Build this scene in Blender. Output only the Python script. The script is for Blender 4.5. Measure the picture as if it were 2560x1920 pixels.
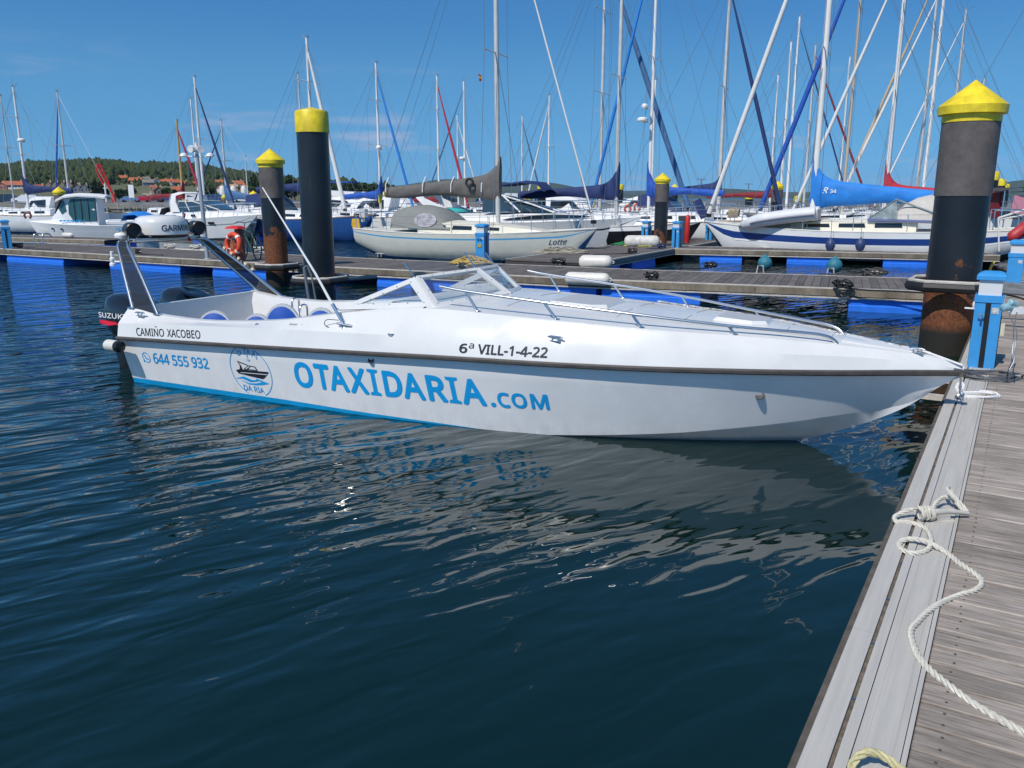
import bpy, bmesh, math, random
import numpy as np
from mathutils import Vector, Matrix
random.seed(7); np.random.seed(7)
for _o in list(bpy.data.objects): bpy.data.objects.remove(_o)
sc = bpy.context.scene
COL = sc.collection
# ------------------------------------------------------------------ camera, sky, sun, exposure
F_, HZ, EYE = 2050.0, 495.0, 2.1
PIT = math.atan((960 - HZ) / F_); CP, SP = math.cos(PIT), math.sin(PIT)
cam = bpy.data.cameras.new('camera'); camo = bpy.data.objects.new('camera', cam); COL.objects.link(camo)
cam.sensor_width = 36; cam.lens = 36 * F_ / 2560; cam.clip_start = 0.05; cam.clip_end = 40000
camo.location = (0, 0, EYE); camo.rotation_euler = (math.pi / 2 - PIT, 0, 0); sc.camera = camo
SUN_AZ = math.atan2(-0.60, -0.80)      # compass bearing of the sun (x, y) = (sin, cos)
SUN_EL = math.radians(50.5)
w = bpy.data.worlds.new('World'); sc.world = w; w.use_nodes = True
nt = w.node_tree; bg = nt.nodes['Background']
sky = nt.nodes.new('ShaderNodeTexSky'); sky.sky_type = 'NISHITA'; sky.sun_disc = False
sky.sun_elevation = SUN_EL; sky.sun_rotation = SUN_AZ
sky.air_density = 1.0; sky.dust_density = 0.15; sky.ozone_density = 4.0; sky.altitude = 1500
hs = nt.nodes.new('ShaderNodeHueSaturation'); hs.inputs['Saturation'].default_value = 1.12
tcw = nt.nodes.new('ShaderNodeTexCoord'); va = nt.nodes.new('ShaderNodeVectorMath'); va.operation = 'ADD'; va.inputs[1].default_value = (0, 0, .20); vn = nt.nodes.new('ShaderNodeVectorMath'); vn.operation = 'NORMALIZE'
nt.links.new(tcw.outputs['Generated'], va.inputs[0]); nt.links.new(va.outputs[0], vn.inputs[0]); nt.links.new(vn.outputs[0], sky.inputs[0])
nt.links.new(sky.outputs[0], hs.inputs['Color'])
# colour of the clear maritime sky by elevation, made less blue higher up to soften the cast on lit surfaces
sx = nt.nodes.new('ShaderNodeSeparateXYZ'); nt.links.new(tcw.outputs['Generated'], sx.inputs[0])
skr = nt.nodes.new('ShaderNodeValToRGB'); nt.links.new(sx.outputs[2], skr.inputs[0]); skr.color_ramp.interpolation = 'EASE'
SKYMUL = [(0.0, (.70, 1.05, .97)), (.05, (.72, 1.07, .98)), (.12, (.74, 1.10, 1.02)), (.21, (.56, .97, 1.03)), (.6, (.78, 1.0, .96))]
for i_, (p_, c_) in enumerate(SKYMUL):
    e_ = skr.color_ramp.elements[i_] if i_ < 2 else skr.color_ramp.elements.new(p_)
    e_.position = p_; e_.color = (*c_, 1)
mxs = nt.nodes.new('ShaderNodeMix'); mxs.data_type = 'RGBA'; mxs.blend_type = 'MULTIPLY'; mxs.inputs[0].default_value = 1
nt.links.new(hs.outputs[0], mxs.inputs[6]); nt.links.new(skr.outputs[0], mxs.inputs[7]); 
cm = nt.nodes.new('ShaderNodeMapping'); cm.inputs['Scale'].default_value = (5.5, 5.5, 34); nt.links.new(tcw.outputs['Generated'], cm.inputs[0])
cn = nt.nodes.new('ShaderNodeTexNoise'); cn.inputs['Scale'].default_value = 1.0; cn.inputs['Detail'].default_value = 5; cn.inputs['Roughness'].default_value = .55; nt.links.new(cm.outputs[0], cn.inputs[0])
cr_ = nt.nodes.new('ShaderNodeMapRange'); cr_.inputs[1].default_value = .58; cr_.inputs[2].default_value = .80; cr_.inputs[4].default_value = .95; nt.links.new(cn.outputs[0], cr_.inputs[0])
ce = nt.nodes.new('ShaderNodeMapRange'); ce.inputs[1].default_value = .17; ce.inputs[2].default_value = .07; nt.links.new(sx.outputs[2], ce.inputs[0])
cf = nt.nodes.new('ShaderNodeMath'); cf.operation = 'MULTIPLY'; nt.links.new(cr_.outputs[0], cf.inputs[0]); nt.links.new(ce.outputs[0], cf.inputs[1])
cx = nt.nodes.new('ShaderNodeMix'); cx.data_type = 'RGBA'; cx.inputs[7].default_value = (2.9, 3.3, 4.5, 1); nt.links.new(cf.outputs[0], cx.inputs[0]); nt.links.new(mxs.outputs[2], cx.inputs[6]); nt.links.new(cx.outputs[2], bg.inputs[0])
bg.inputs[1].default_value = 0.15
sl = bpy.data.lights.new('sun', 'SUN'); sl.energy = 4.2; sl.angle = math.radians(0.53); sl.color = (1, 0.94, 0.86)
so = bpy.data.objects.new('sun', sl); COL.objects.link(so)
sd = Vector((math.sin(SUN_AZ) * math.cos(SUN_EL), math.cos(SUN_AZ) * math.cos(SUN_EL), math.sin(SUN_EL)))
so.rotation_euler = sd.to_track_quat('Z', 'Y').to_euler(); so.location = sd * 60
sc.cycles.blur_glossy = 0.3
sc.view_settings.view_transform = 'Standard'; sc.view_settings.look = 'None'
sc.view_settings.exposure = 0.0; sc.view_settings.gamma = 1.0; sc.view_settings.use_curve_mapping = False

# ------------------------------------------------------------------ measuring helpers (photo survey -> metres)
def ray(x, y):
    a = (x - 1280) / F_; v = (960 - y) / F_
    return np.array([a, CP + v * SP, v * CP - SP])
def at(x, y, z):
    r = ray(x, y); t = (z - EYE) / r[2]; return np.array([0, 0, EYE]) + r * t
def aty(x, y, Y):
    r = ray(x, y); t = Y / r[1]; return np.array([0, 0, EYE]) + r * t
# ------------------------------------------------------------------ materials
MATS = {}
def mat(name, col, rough=0.5, metal=0.0, var=0.0, scale=8.0, bump=0.0, bscale=60.0, spec=0.5, col2=None, stretch=None, rnd=0.0, coat=0.0):
    if name in MATS: return MATS[name]
    m = bpy.data.materials.new(name); m.use_nodes = True; t = m.node_tree; N, L = t.nodes, t.links
    b = N['Principled BSDF']; b.inputs['Roughness'].default_value = rough; b.inputs['Metallic'].default_value = metal
    b.inputs['Specular IOR Level'].default_value = spec
    if coat: b.inputs['Coat Weight'].default_value = coat; b.inputs['Coat Roughness'].default_value = 0.08
    c = (*col, 1); b.inputs['Base Color'].default_value = c
    tc = N.new('ShaderNodeTexCoord'); vec = tc.outputs['Object']
    if stretch:
        mp = N.new('ShaderNodeMapping'); mp.inputs['Scale'].default_value = stretch; L.new(vec, mp.inputs[0]); vec = mp.outputs[0]
    out = None
    if var > 0 or col2:
        n = N.new('ShaderNodeTexNoise'); n.inputs['Scale'].default_value = scale; n.inputs['Detail'].default_value = 6; n.inputs['Roughness'].default_value = 0.65
        L.new(vec, n.inputs['Vector'])
        rp = N.new('ShaderNodeValToRGB'); rp.color_ramp.elements[0].position = 0.32; rp.color_ramp.elements[1].position = 0.68
        lo = col2 if col2 else tuple(max(0, x * (1 - var)) for x in col); hi = col if col2 else tuple(min(1, x * (1 + var * .6)) for x in col)
        rp.color_ramp.elements[0].color = (*lo, 1); rp.color_ramp.elements[1].color = (*hi, 1)
        L.new(n.outputs[0], rp.inputs[0]); out = rp.outputs[0]
        mr = N.new('ShaderNodeMapRange'); mr.inputs[3].default_value = max(0.02, rough - .08); mr.inputs[4].default_value = min(1, rough + .12)
        L.new(n.outputs[0], mr.inputs[0]); L.new(mr.outputs[0], b.inputs['Roughness'])
    if rnd > 0:
        oi = N.new('ShaderNodeObjectInfo'); hv = N.new('ShaderNodeHueSaturation')
        m2 = N.new('ShaderNodeMapRange'); m2.inputs[3].default_value = 1 - rnd; m2.inputs[4].default_value = 1 + rnd
        L.new(oi.outputs['Random'], m2.inputs[0]); L.new(m2.outputs[0], hv.inputs['Value'])
        if out: L.new(out, hv.inputs['Color'])
        else: hv.inputs['Color'].default_value = c
        out = hv.outputs[0]
    if out: L.new(out, b.inputs['Base Color'])
    if bump > 0:
        n2 = N.new('ShaderNodeTexNoise'); n2.inputs['Scale'].default_value = bscale; n2.inputs['Detail'].default_value = 4
        L.new(vec, n2.inputs['Vector']); bp = N.new('ShaderNodeBump'); bp.inputs['Strength'].default_value = bump; bp.inputs['Distance'].default_value = 0.01
        L.new(n2.outputs[0], bp.inputs['Height']); L.new(bp.outputs[0], b.inputs['Normal'])
    MATS[name] = m; return m
def glassmat(name, tint=(0.75, 0.85, 0.9), op=0.25):
    if name in MATS: return MATS[name]
    m = bpy.data.materials.new(name); m.use_nodes = True; t = m.node_tree; N, L = t.nodes, t.links
    for n in list(N): N.remove(n)
    o = N.new('ShaderNodeOutputMaterial'); tr = N.new('ShaderNodeBsdfTransparent'); tr.inputs[0].default_value = (*tint, 1)
    gl = N.new('ShaderNodeBsdfGlossy'); gl.inputs['Roughness'].default_value = 0.03; ge = N.new('ShaderNodeNewGeometry'); mi_ = N.new('ShaderNodeMapRange'); mi_.inputs[3].default_value = 1.5; mi_.inputs[4].default_value = .6667; L.new(ge.outputs['Backfacing'], mi_.inputs[0]); df = N.new('ShaderNodeBsdfDiffuse'); df.inputs[0].default_value = (.5, .55, .6, 1)
    fr = N.new('ShaderNodeFresnel'); L.new(mi_.outputs[0], fr.inputs[0]); m1 = N.new('ShaderNodeMixShader'); m2 = N.new('ShaderNodeMixShader')
    m1.inputs[0].default_value = op; L.new(tr.outputs[0], m1.inputs[1]); L.new(df.outputs[0], m1.inputs[2])
    L.new(fr.outputs[0], m2.inputs[0]); L.new(m1.outputs[0], m2.inputs[1]); L.new(gl.outputs[0], m2.inputs[2]); L.new(m2.outputs[0], o.inputs[0])
    MATS[name] = m; return m
GEL = mat('gelcoat', (.66, .665, .655), .22, var=.05, scale=3, coat=.25)
HULLW = mat('hull_white', (.74, .75, .74), .28, var=.05, scale=2.5, coat=.2)
CREAM = mat('cream_gelcoat', (.72, .68, .56), .35, var=.05, scale=2)
WHITE = mat('white_paint', (.78, .78, .77), .4, var=.05, scale=4)
OFFW = mat('offwhite', (.66, .65, .60), .5, var=.1, scale=4)
GREYD = mat('nonskid_grey', (.52, .54, .56), .6, bump=.3, bscale=300)
STEEL = mat('stainless', (.70, .70, .70), .28, 1.0)
ALU = mat('aluminium', (.52, .49, .44), .7, .1, var=.28, scale=9, bump=.12, bscale=120)
KERB = mat('kerb_alu', (.47, .45, .415), .7, .1, var=.10, scale=1, bump=.06, bscale=3, stretch=(1.6, 40, 1))
ALUW = mat('mast_alu', (.60, .59, .56), .45, .25, var=.12, scale=3)
MASTW = mat('mast_white', (.74, .73, .70), .4, var=.06, scale=3)
MASTT = mat('mast_wood', (.50, .33, .12), .5, var=.2, scale=5)
WIRE = mat('wire', (.30, .31, .33), .4, .6)
BLACK = mat('black_plastic', (.012, .012, .014), .35, var=.2, scale=6)
GLOSSB = mat('gloss_black', (.010, .010, .012), .10, coat=.6)
RUBBER = mat('rubber_grey', (.060, .055, .050), .6, var=.3, scale=14, bump=.2, bscale=90)
RUBB2 = mat('black_rubber', (.018, .018, .019), .55, var=.3, scale=10, bump=.2)
BLUEF = mat('float_blue', (.022, .17, .74), .42, var=.12, scale=5, bump=.1, bscale=40)
PEDB = mat('pedestal_blue', (.040, .28, .62), .45, var=.08, scale=7)
LETB = mat('letter_blue', (.010, .36, .76), .3)
LETK = mat('letter_dark', (.022, .022, .030), .4)
BOOT = mat('boot_blue', (.006, .33, .66), .35, var=.15, scale=7)
STRB = mat('stripe_lightblue', (.06, .32, .58), .35)
NAVY = mat('navy_canvas', (.012, .030, .12), .75, var=.25, scale=5, bump=.4, bscale=18)
RBLUE = mat('royal_canvas', (.012, .085, .42), .7, var=.2, scale=4, bump=.4, bscale=14)
LBLUE = mat('sky_canvas', (.012, .20, .62), .7, var=.18, scale=4, bump=.5, bscale=9)
SLATE = mat('slate_canvas', (.05, .13, .27), .75, var=.2, scale=4)
GREYC = mat('grey_canvas', (.125, .118, .112), .8, var=.2, scale=5, bump=.5, bscale=12)
GREYT = mat('grey_tent', (.20, .21, .20), .75, var=.12, scale=5, bump=.3, bscale=14)
REDC = mat('red_canvas', (.42, .018, .035), .7, var=.2, scale=5, bump=.4, bscale=14)
MAROON = mat('maroon_canvas', (.20, .012, .022), .7, var=.2, scale=5, bump=.3, bscale=14)
SAILW = mat('sail_white', (.70, .69, .66), .7, var=.08, scale=6)
TANS = mat('sail_tan', (.50, .40, .27), .7, var=.1, scale=6)
YEL = mat('cap_yellow', (.78, .60, .020), .45, var=.28, scale=5, bump=.12, bscale=30)
YELR = mat('rope_yellow', (.58, .38, .06), .7)
GOLD = mat('oilskin_yellow', (.62, .36, .02), .6, var=.2, scale=8)
ROPEW = mat('rope_white', (.62, .59, .51), .8, var=.15, scale=40, bump=.4, bscale=300)
ROPEC = mat('rope_clean', (.72, .72, .72), .7, var=.1, scale=60)
ROPEK = mat('rope_black', (.014, .014, .016), .7, var=.3, scale=40)
GREENR = mat('rope_green', (.02, .20, .06), .7)
HOSE = mat('hose_grey', (.085, .088, .095), .45)
SEATB = mat('seat_blue', (.010, .085, .42), .5, var=.08, scale=10, bump=.15, bscale=90)
ORANGE = mat('buoy_orange', (.68, .065, .022), .5, var=.1, scale=6)
REDP = mat('red_paint', (.55, .02, .02), .45, var=.15, scale=6)
TEAL = mat('fender_teal', (.025, .17, .23), .6, var=.15, scale=9)
FENDW = mat('fender_white', (.66, .64, .58), .4, var=.12, scale=6)
FENDN = mat('fender_navy', (.03, .05, .14), .5)
TEAK = mat('teak', (.32, .20, .11), .65, var=.25, scale=8)
WINK = mat('window_dark', (.015, .02, .025), .08, coat=.4)
WINB = mat('window_tint', (.03, .06, .09), .06, coat=.5)
WING = mat('window_green', (.03, .10, .11), .06, coat=.5)
GLASS = glassmat('clear_glass', (.86, .91, .94), .08)
DARKG = glassmat('smoked_panel', (.11, .11, .115), .05)
LAMPG = mat('lamp_diffuser', (.62, .63, .64), .35)
PINK = mat('pink_cloth', (.62, .25, .32), .8)
AF_BLUE = mat('antifoul_blue', (.02, .12, .30), .6, var=.2, scale=5)
AF_RED = mat('antifoul_red', (.18, .03, .03), .6)
AF_DK = mat('antifoul_dark', (.02, .03, .04), .6)
HBLUE = mat('hull_blue', (.02, .08, .26), .25, var=.08, scale=3)
HBLK = mat('hull_black', (.012, .013, .016), .2)
TURQ = mat('turquoise', (.05, .45, .45), .5)
def hullmat(name, col):
    m = mat(name, col, .22, coat=.35); t = m.node_tree; N, L = t.nodes, t.links; b = N['Principled BSDF']
    tc = N.new('ShaderNodeTexCoord'); sp = N.new('ShaderNodeSeparateXYZ'); L.new(tc.outputs['Object'], sp.inputs[0])
    def noise(sc_, st, det):
        mp = N.new('ShaderNodeMapping'); mp.inputs['Scale'].default_value = st; L.new(tc.outputs['Object'], mp.inputs[0])
        n = N.new('ShaderNodeTexNoise'); n.inputs['Scale'].default_value = sc_; n.inputs['Detail'].default_value = det; n.inputs['Roughness'].default_value = .65; L.new(mp.outputs[0], n.inputs[0]); return n.outputs[0]
    sc1 = noise(3, (1, 1, 1), 5); st = noise(1, (9, 9, 1.2), 6); scr = noise(1, (2.5, 2.5, 60), 3)
    def rng(x, a, c, lo, hi):
        r = N.new('ShaderNodeMapRange'); r.inputs[1].default_value = a; r.inputs[2].default_value = c; r.inputs[3].default_value = lo; r.inputs[4].default_value = hi; L.new(x, r.inputs[0]); return r.outputs[0]
    def mul(x, y):
        r = N.new('ShaderNodeMath'); r.operation = 'MULTIPLY'; L.new(x, r.inputs[0]); L.new(y, r.inputs[1]); return r.outputs[0]
    hv = N.new('ShaderNodeHueSaturation'); hv.inputs['Color'].default_value = (*col, 1); L.new(mul(rng(sc1, .3, .7, .94, 1.03), rng(scr, .66, .74, 1.0, .90)), hv.inputs['Value'])
    grime = mul(rng(sp.outputs[2], .26, .02, 0, 1), rng(st, .45, .75, 0, .30))
    mx = N.new('ShaderNodeMix'); mx.data_type = 'RGBA'; mx.inputs[7].default_value = (.40, .36, .25, 1); L.new(grime, mx.inputs[0]); L.new(hv.outputs[0], mx.inputs[6]); L.new(mx.outputs[2], b.inputs['Base Color'])
    L.new(rng(sc1, .3, .7, .16, .30), b.inputs['Roughness']); return m
def plankmat(name, a, b, sx, sy):
    m = bpy.data.materials.new(name); m.use_nodes = True; t = m.node_tree; N, L = t.nodes, t.links
    bs = N['Principled BSDF']; bs.inputs['Roughness'].default_value = .8; bs.inputs['Specular IOR Level'].default_value = .25
    tc = N.new('ShaderNodeTexCoord'); oi = N.new('ShaderNodeObjectInfo'); cb = N.new('ShaderNodeCombineXYZ')
    mu = N.new('ShaderNodeMath'); mu.operation = 'MULTIPLY'; mu.inputs[1].default_value = 37.0; L.new(oi.outputs['Random'], mu.inputs[0])
    L.new(mu.outputs[0], cb.inputs[0]); L.new(mu.outputs[0], cb.inputs[1])
    ad = N.new('ShaderNodeVectorMath'); L.new(tc.outputs['Object'], ad.inputs[0]); L.new(cb.outputs[0], ad.inputs[1])
    mp = N.new('ShaderNodeMapping'); mp.inputs['Scale'].default_value = (sx, sy, 1); L.new(ad.outputs[0], mp.inputs[0])
    n = N.new('ShaderNodeTexNoise'); n.inputs['Scale'].default_value = 1; n.inputs['Detail'].default_value = 8; n.inputs['Roughness'].default_value = .75; L.new(mp.outputs[0], n.inputs[0])
    rp = N.new('ShaderNodeValToRGB'); e = rp.color_ramp.elements; e[0].position = .30; e[1].position = .72; e[0].color = (*b, 1); e[1].color = (*a, 1); L.new(n.outputs[0], rp.inputs[0])
    n3 = N.new('ShaderNodeTexNoise'); n3.inputs['Scale'].default_value = 2.2; n3.inputs['Detail'].default_value = 5; L.new(ad.outputs[0], n3.inputs[0])
    r3 = N.new('ShaderNodeMapRange'); r3.inputs[1].default_value = .3; r3.inputs[2].default_value = .7; r3.inputs[3].default_value = .72; r3.inputs[4].default_value = 1.18; L.new(n3.outputs[0], r3.inputs[0])
    m2 = N.new('ShaderNodeMapRange'); m2.inputs[3].default_value = .80; m2.inputs[4].default_value = 1.14; L.new(oi.outputs['Random'], m2.inputs[0])
    mm = N.new('ShaderNodeMath'); mm.operation = 'MULTIPLY'; L.new(m2.outputs[0], mm.inputs[0]); L.new(r3.outputs[0], mm.inputs[1])
    hv = N.new('ShaderNodeHueSaturation'); L.new(mm.outputs[0], hv.inputs['Value']); L.new(rp.outputs[0], hv.inputs['Color']); L.new(hv.outputs[0], bs.inputs['Base Color'])
    bp = N.new('ShaderNodeBump'); bp.inputs['Strength'].default_value = .55; bp.inputs['Distance'].default_value = .006
    L.new(n.outputs[0], bp.inputs['Height']); L.new(bp.outputs[0], bs.inputs['Normal'])
    MATS[name] = m; return m
PLANK = plankmat('weathered_plank', (.54, .47, .41), (.12, .10, .082), 70, 3)
PLANK2 = plankmat('grey_plank', (.175, .158, .148), (.105, .093, .086), 60, 3)
FASC = plankmat('fascia_wood', (.30, .26, .20), (.10, .082, .062), 3, 40)
# ------------------------------------------------------------------ mesh helpers
class MB:
    def __init__(s): s.v = []; s.f = []; s.m = []
    def add(s, vs, fs, mi=0):
        o = len(s.v); s.v += [tuple(map(float, p)) for p in vs]; s.f += [tuple(i + o for i in f) for f in fs]; s.m += [mi] * len(fs); return s
    def box(s, c, d, rz=0.0, mi=0, tilt=None):
        hx, hy, hz = d[0] / 2, d[1] / 2, d[2] / 2
        M = Matrix.Rotation(rz, 3, 'Z')
        if tilt is not None: M = M @ tilt
        vs = [M @ Vector((x * hx, y * hy, z * hz)) + Vector(c) for z in (-1, 1) for x, y in ((-1, -1), (1, -1), (1, 1), (-1, 1))]
        return s.add(vs, [(3, 2, 1, 0), (4, 5, 6, 7), (0, 1, 5, 4), (1, 2, 6, 5), (2, 3, 7, 6), (3, 0, 4, 7)], mi)
    def tube(s, pts, r, n=6, caps=True, mi=0, closed=False):
        P = [Vector(p) for p in pts]; k = len(P); R = r if hasattr(r, '__len__') else [r] * k
        vs = []; up = None
        for i in range(k):
            if closed: d = P[(i + 1) % k] - P[i - 1]
            else: d = P[min(i + 1, k - 1)] - P[max(i - 1, 0)]
            if d.length < 1e-9: d = Vector((0, 0, 1))
            d.normalize()
            if up is None:
                up = Vector((0, 0, 1)) if abs(d.z) < .9 else Vector((1, 0, 0))
            a = up - d * up.dot(d)
            if a.length < 1e-6: a = d.orthogonal()
            a.normalize(); b = d.cross(a); up = a
            for j in range(n):
                q = 2 * math.pi * j / n; vs.append(P[i] + (a * math.cos(q) + b * math.sin(q)) * R[i])
        fs = []
        for i in range(k if closed else k - 1):
            i2 = (i + 1) % k
            for j in range(n):
                j2 = (j + 1) % n; fs.append((i * n + j, i * n + j2, i2 * n + j2, i2 * n + j))
        if caps and not closed: fs += [tuple(range(n))[::-1], tuple((k - 1) * n + j for j in range(n))]
        return s.add(vs, fs, mi)
    def lathe(s, prof, c=(0, 0, 0), n=24, mi=0, axis=None):
        k = len(prof); vs = []
        for r, z in prof:
            for j in range(n):
                q = 2 * math.pi * j / n; vs.append(Vector((r * math.cos(q), r * math.sin(q), z)))
        if axis is not None:
            q = Vector(axis).to_track_quat('Z', 'Y'); vs = [q @ v for v in vs]
        vs = [v + Vector(c) for v in vs]; fs = []
        for i in range(k - 1):
            for j in range(n):
                j2 = (j + 1) % n; fs.append((i * n + j, i * n + j2, (i + 1) * n + j2, (i + 1) * n + j))
        fs += [tuple(range(n))[::-1], tuple((k - 1) * n + j for j in range(n))]
        return s.add(vs, fs, mi)
    def loft(s, secs, closed=False, caps=False, mi=0, mfun=None):
        n = len(secs[0]); k = len(secs); o = len(s.v)
        s.v += [tuple(map(float, p)) for q in secs for p in q]
        for i in range(k - 1):
            for j in range(n if closed else n - 1):
                j2 = (j + 1) % n; s.f.append((o + i * n + j, o + (i + 1) * n + j, o + (i + 1) * n + j2, o + i * n + j2)); s.m.append(mfun(i, j) if mfun else mi)
        if caps:
            s.f.append(tuple(o + j for j in range(n))); s.m.append(mi); s.f.append(tuple(o + (k - 1) * n + j for j in range(n))[::-1]); s.m.append(mi)
        return s
    def prism(s, poly, nrm, th, mi=0):
        n = len(poly); N = Vector(nrm).normalized() * th
        a = [Vector(p) for p in poly]; b = [p + N for p in a]
        return s.add(a + b, [tuple(range(n))[::-1], tuple(range(n, 2 * n))] + [(i, (i + 1) % n, n + (i + 1) % n, n + i) for i in range(n)], mi)
    def ball(s, c, r, n=10, mi=0, sq=(1, 1, 1)):
        vs = []; fs = []; k = n // 2 + 1
        for i in range(k):
            a = math.pi * i / (k - 1)
            for j in range(n):
                q = 2 * math.pi * j / n; vs.append((c[0] + sq[0] * r * math.sin(a) * math.cos(q), c[1] + sq[1] * r * math.sin(a) * math.sin(q), c[2] + sq[2] * r * math.cos(a)))
        for i in range(k - 1):
            for j in range(n): j2 = (j + 1) % n; fs.append((i * n + j, (i + 1) * n + j, (i + 1) * n + j2, i * n + j2))
        return s.add(vs, fs, mi)
    def torus(s, c, R, r, axis=(0, 0, 1), n=28, m=10, mi=0, arc=None, sq=1.0):
        q = Vector(axis).to_track_quat('Z', 'Y'); pts = []
        a0, a1 = arc if arc else (0, 2 * math.pi)
        for i in range(n + (1 if arc else 0)):
            t = a0 + (a1 - a0) * i / n; pts.append(q @ Vector((R * math.cos(t), sq * R * math.sin(t), 0)) + Vector(c))
        return s.tube(pts, r, m, closed=not arc, mi=mi)
    def mesh(s, name, mats, smooth=40):
        me = bpy.data.meshes.new(name); me.from_pydata(s.v, [], s.f)
        mats = mats if isinstance(mats, (list, tuple)) else [mats]
        for m in mats: me.materials.append(m)
        if len(mats) > 1: me.polygons.foreach_set('material_index', s.m)
        bm = bmesh.new(); bm.from_mesh(me); bmesh.ops.remove_doubles(bm, verts=bm.verts, dist=1e-5); bmesh.ops.recalc_face_normals(bm, faces=bm.faces); bm.to_mesh(me); bm.free()
        if smooth:
            me.polygons.foreach_set('use_smooth', [True] * len(me.polygons)); me.set_sharp_from_angle(angle=math.radians(smooth))
        me.update(); return me
    def build(s, name, mats, parent=None, smooth=40, loc=None, rotz=0, label=None):
        o = bpy.data.objects.new(name, s.mesh(name, mats, smooth)); COL.objects.link(o)
        if parent is not None: o.parent = parent
        if loc is not None: o.location = loc
        if rotz: o.rotation_euler = (0, 0, rotz)
        if label: o['label'] = label
        return o
def tag(o, label, cat, group=None):
    o['label'] = label; o['category'] = cat
    if group: o['group'] = group
    return o
def thing(name, label, cat, loc=(0, 0, 0), rotz=0.0, group=None):
    o = bpy.data.objects.new(name, None); COL.objects.link(o); o.location = loc; o.rotation_euler = (0, 0, rotz); o.empty_display_size = .2
    return tag(o, label, cat, group)
def inst(name, me, parent=None, loc=(0, 0, 0), rotz=0.0, label=None):
    o = bpy.data.objects.new(name, me); COL.objects.link(o); o.location = loc; o.rotation_euler = (0, 0, rotz)
    if parent is not None: o.parent = parent
    if label: o['label'] = label
    return o
def dup(o, loc, rotz=None, label=None, group=None):
    c = o.copy(); COL.objects.link(c); c.location = loc
    if rotz is not None: c.rotation_euler = (0, 0, rotz)
    if label: c['label'] = label
    if group: c['group'] = group
    for ch in list(o.children):
        d = ch.copy(); COL.objects.link(d); d.parent = c
        for g in list(ch.children):
            e = g.copy(); COL.objects.link(e); e.parent = d
    return c
def catmull(P, k=6, closed=False):
    P = [Vector(p) for p in P]; n = len(P); out = []
    for i in range(n if closed else n - 1):
        p0 = P[i - 1] if (closed or i > 0) else P[0]; p1 = P[i]; p2 = P[(i + 1) % n]; p3 = P[(i + 2) % n] if (closed or i + 2 < n) else P[-1]
        for j in range(k):
            t = j / k; out.append(.5 * ((2 * p1) + (p2 - p0) * t + (2 * p0 - 5 * p1 + 4 * p2 - p3) * t * t + (3 * p1 - p0 - 3 * p2 + p3) * t ** 3))
    if not closed: out.append(P[-1])
    return out
def rope_mb(pts, r, pitch=None, k=8, closed=False):
    """three strand laid rope along a path"""
    P = catmull(pts, k, closed); mb = MB(); pitch = pitch or r * 7
    s = [0.0]
    for i in range(1, len(P)): s.append(s[-1] + (P[i] - P[i - 1]).length)
    # resample finely
    tot = s[-1]; m = max(8, int(tot / (pitch / 7))); Q = []
    j = 0
    for i in range(m + 1):
        d = tot * i / m
        while j < len(s) - 2 and s[j + 1] < d: j += 1
        u = (d - s[j]) / max(1e-9, s[j + 1] - s[j]); Q.append(P[j].lerp(P[j + 1], min(1, max(0, u))))
    for st in range(3):
        C = []
        for i in range(m + 1):
            t = (Q[min(i + 1, m)] - Q[max(i - 1, 0)]); t = t.normalized() if t.length > 1e-9 else Vector((1, 0, 0))
            a = Vector((0, 0, 1)) - t * t.z; a = a.normalized() if a.length > 1e-3 else t.orthogonal().normalized(); b = t.cross(a)
            q = 2 * math.pi * (tot * i / m / pitch + st / 3); C.append(Q[i] + (a * math.cos(q) + b * math.sin(q)) * r * .52)
        mb.tube(C, r * .52, 5)
    return mb
def cubic(xs, ys, x):
    """smooth (monotone-ish) interpolation"""
    xs = list(xs); ys = list(ys)
    if x <= xs[0]: return ys[0]
    if x >= xs[-1]: return ys[-1]
    i = max(j for j in range(len(xs) - 1) if xs[j] <= x); h = xs[i + 1] - xs[i]; t = (x - xs[i]) / h
    def sl_(j):
        if j == 0: return (ys[1] - ys[0]) / (xs[1] - xs[0])
        if j == len(xs) - 1: return (ys[-1] - ys[-2]) / (xs[-1] - xs[-2])
        a = (ys[j] - ys[j - 1]) / (xs[j] - xs[j - 1]); b = (ys[j + 1] - ys[j]) / (xs[j + 1] - xs[j])
        return 0 if a * b < 0 else (2 * a * b / (a + b) if a * b > 0 else 0)
    m0, m1 = sl_(i) * h, sl_(i + 1) * h
    return (2 * t ** 3 - 3 * t * t + 1) * ys[i] + (t ** 3 - 2 * t * t + t) * m0 + (-2 * t ** 3 + 3 * t * t) * ys[i + 1] + (t ** 3 - t * t) * m1
FONT = None
try:
    import os
    FONT = bpy.data.fonts.load(os.path.join(bpy.utils.resource_path('LOCAL'), 'datafiles', 'fonts', 'NotoSansMath-Regular.woff2'))
except Exception:
    FONT = None
TXT = {}
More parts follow.
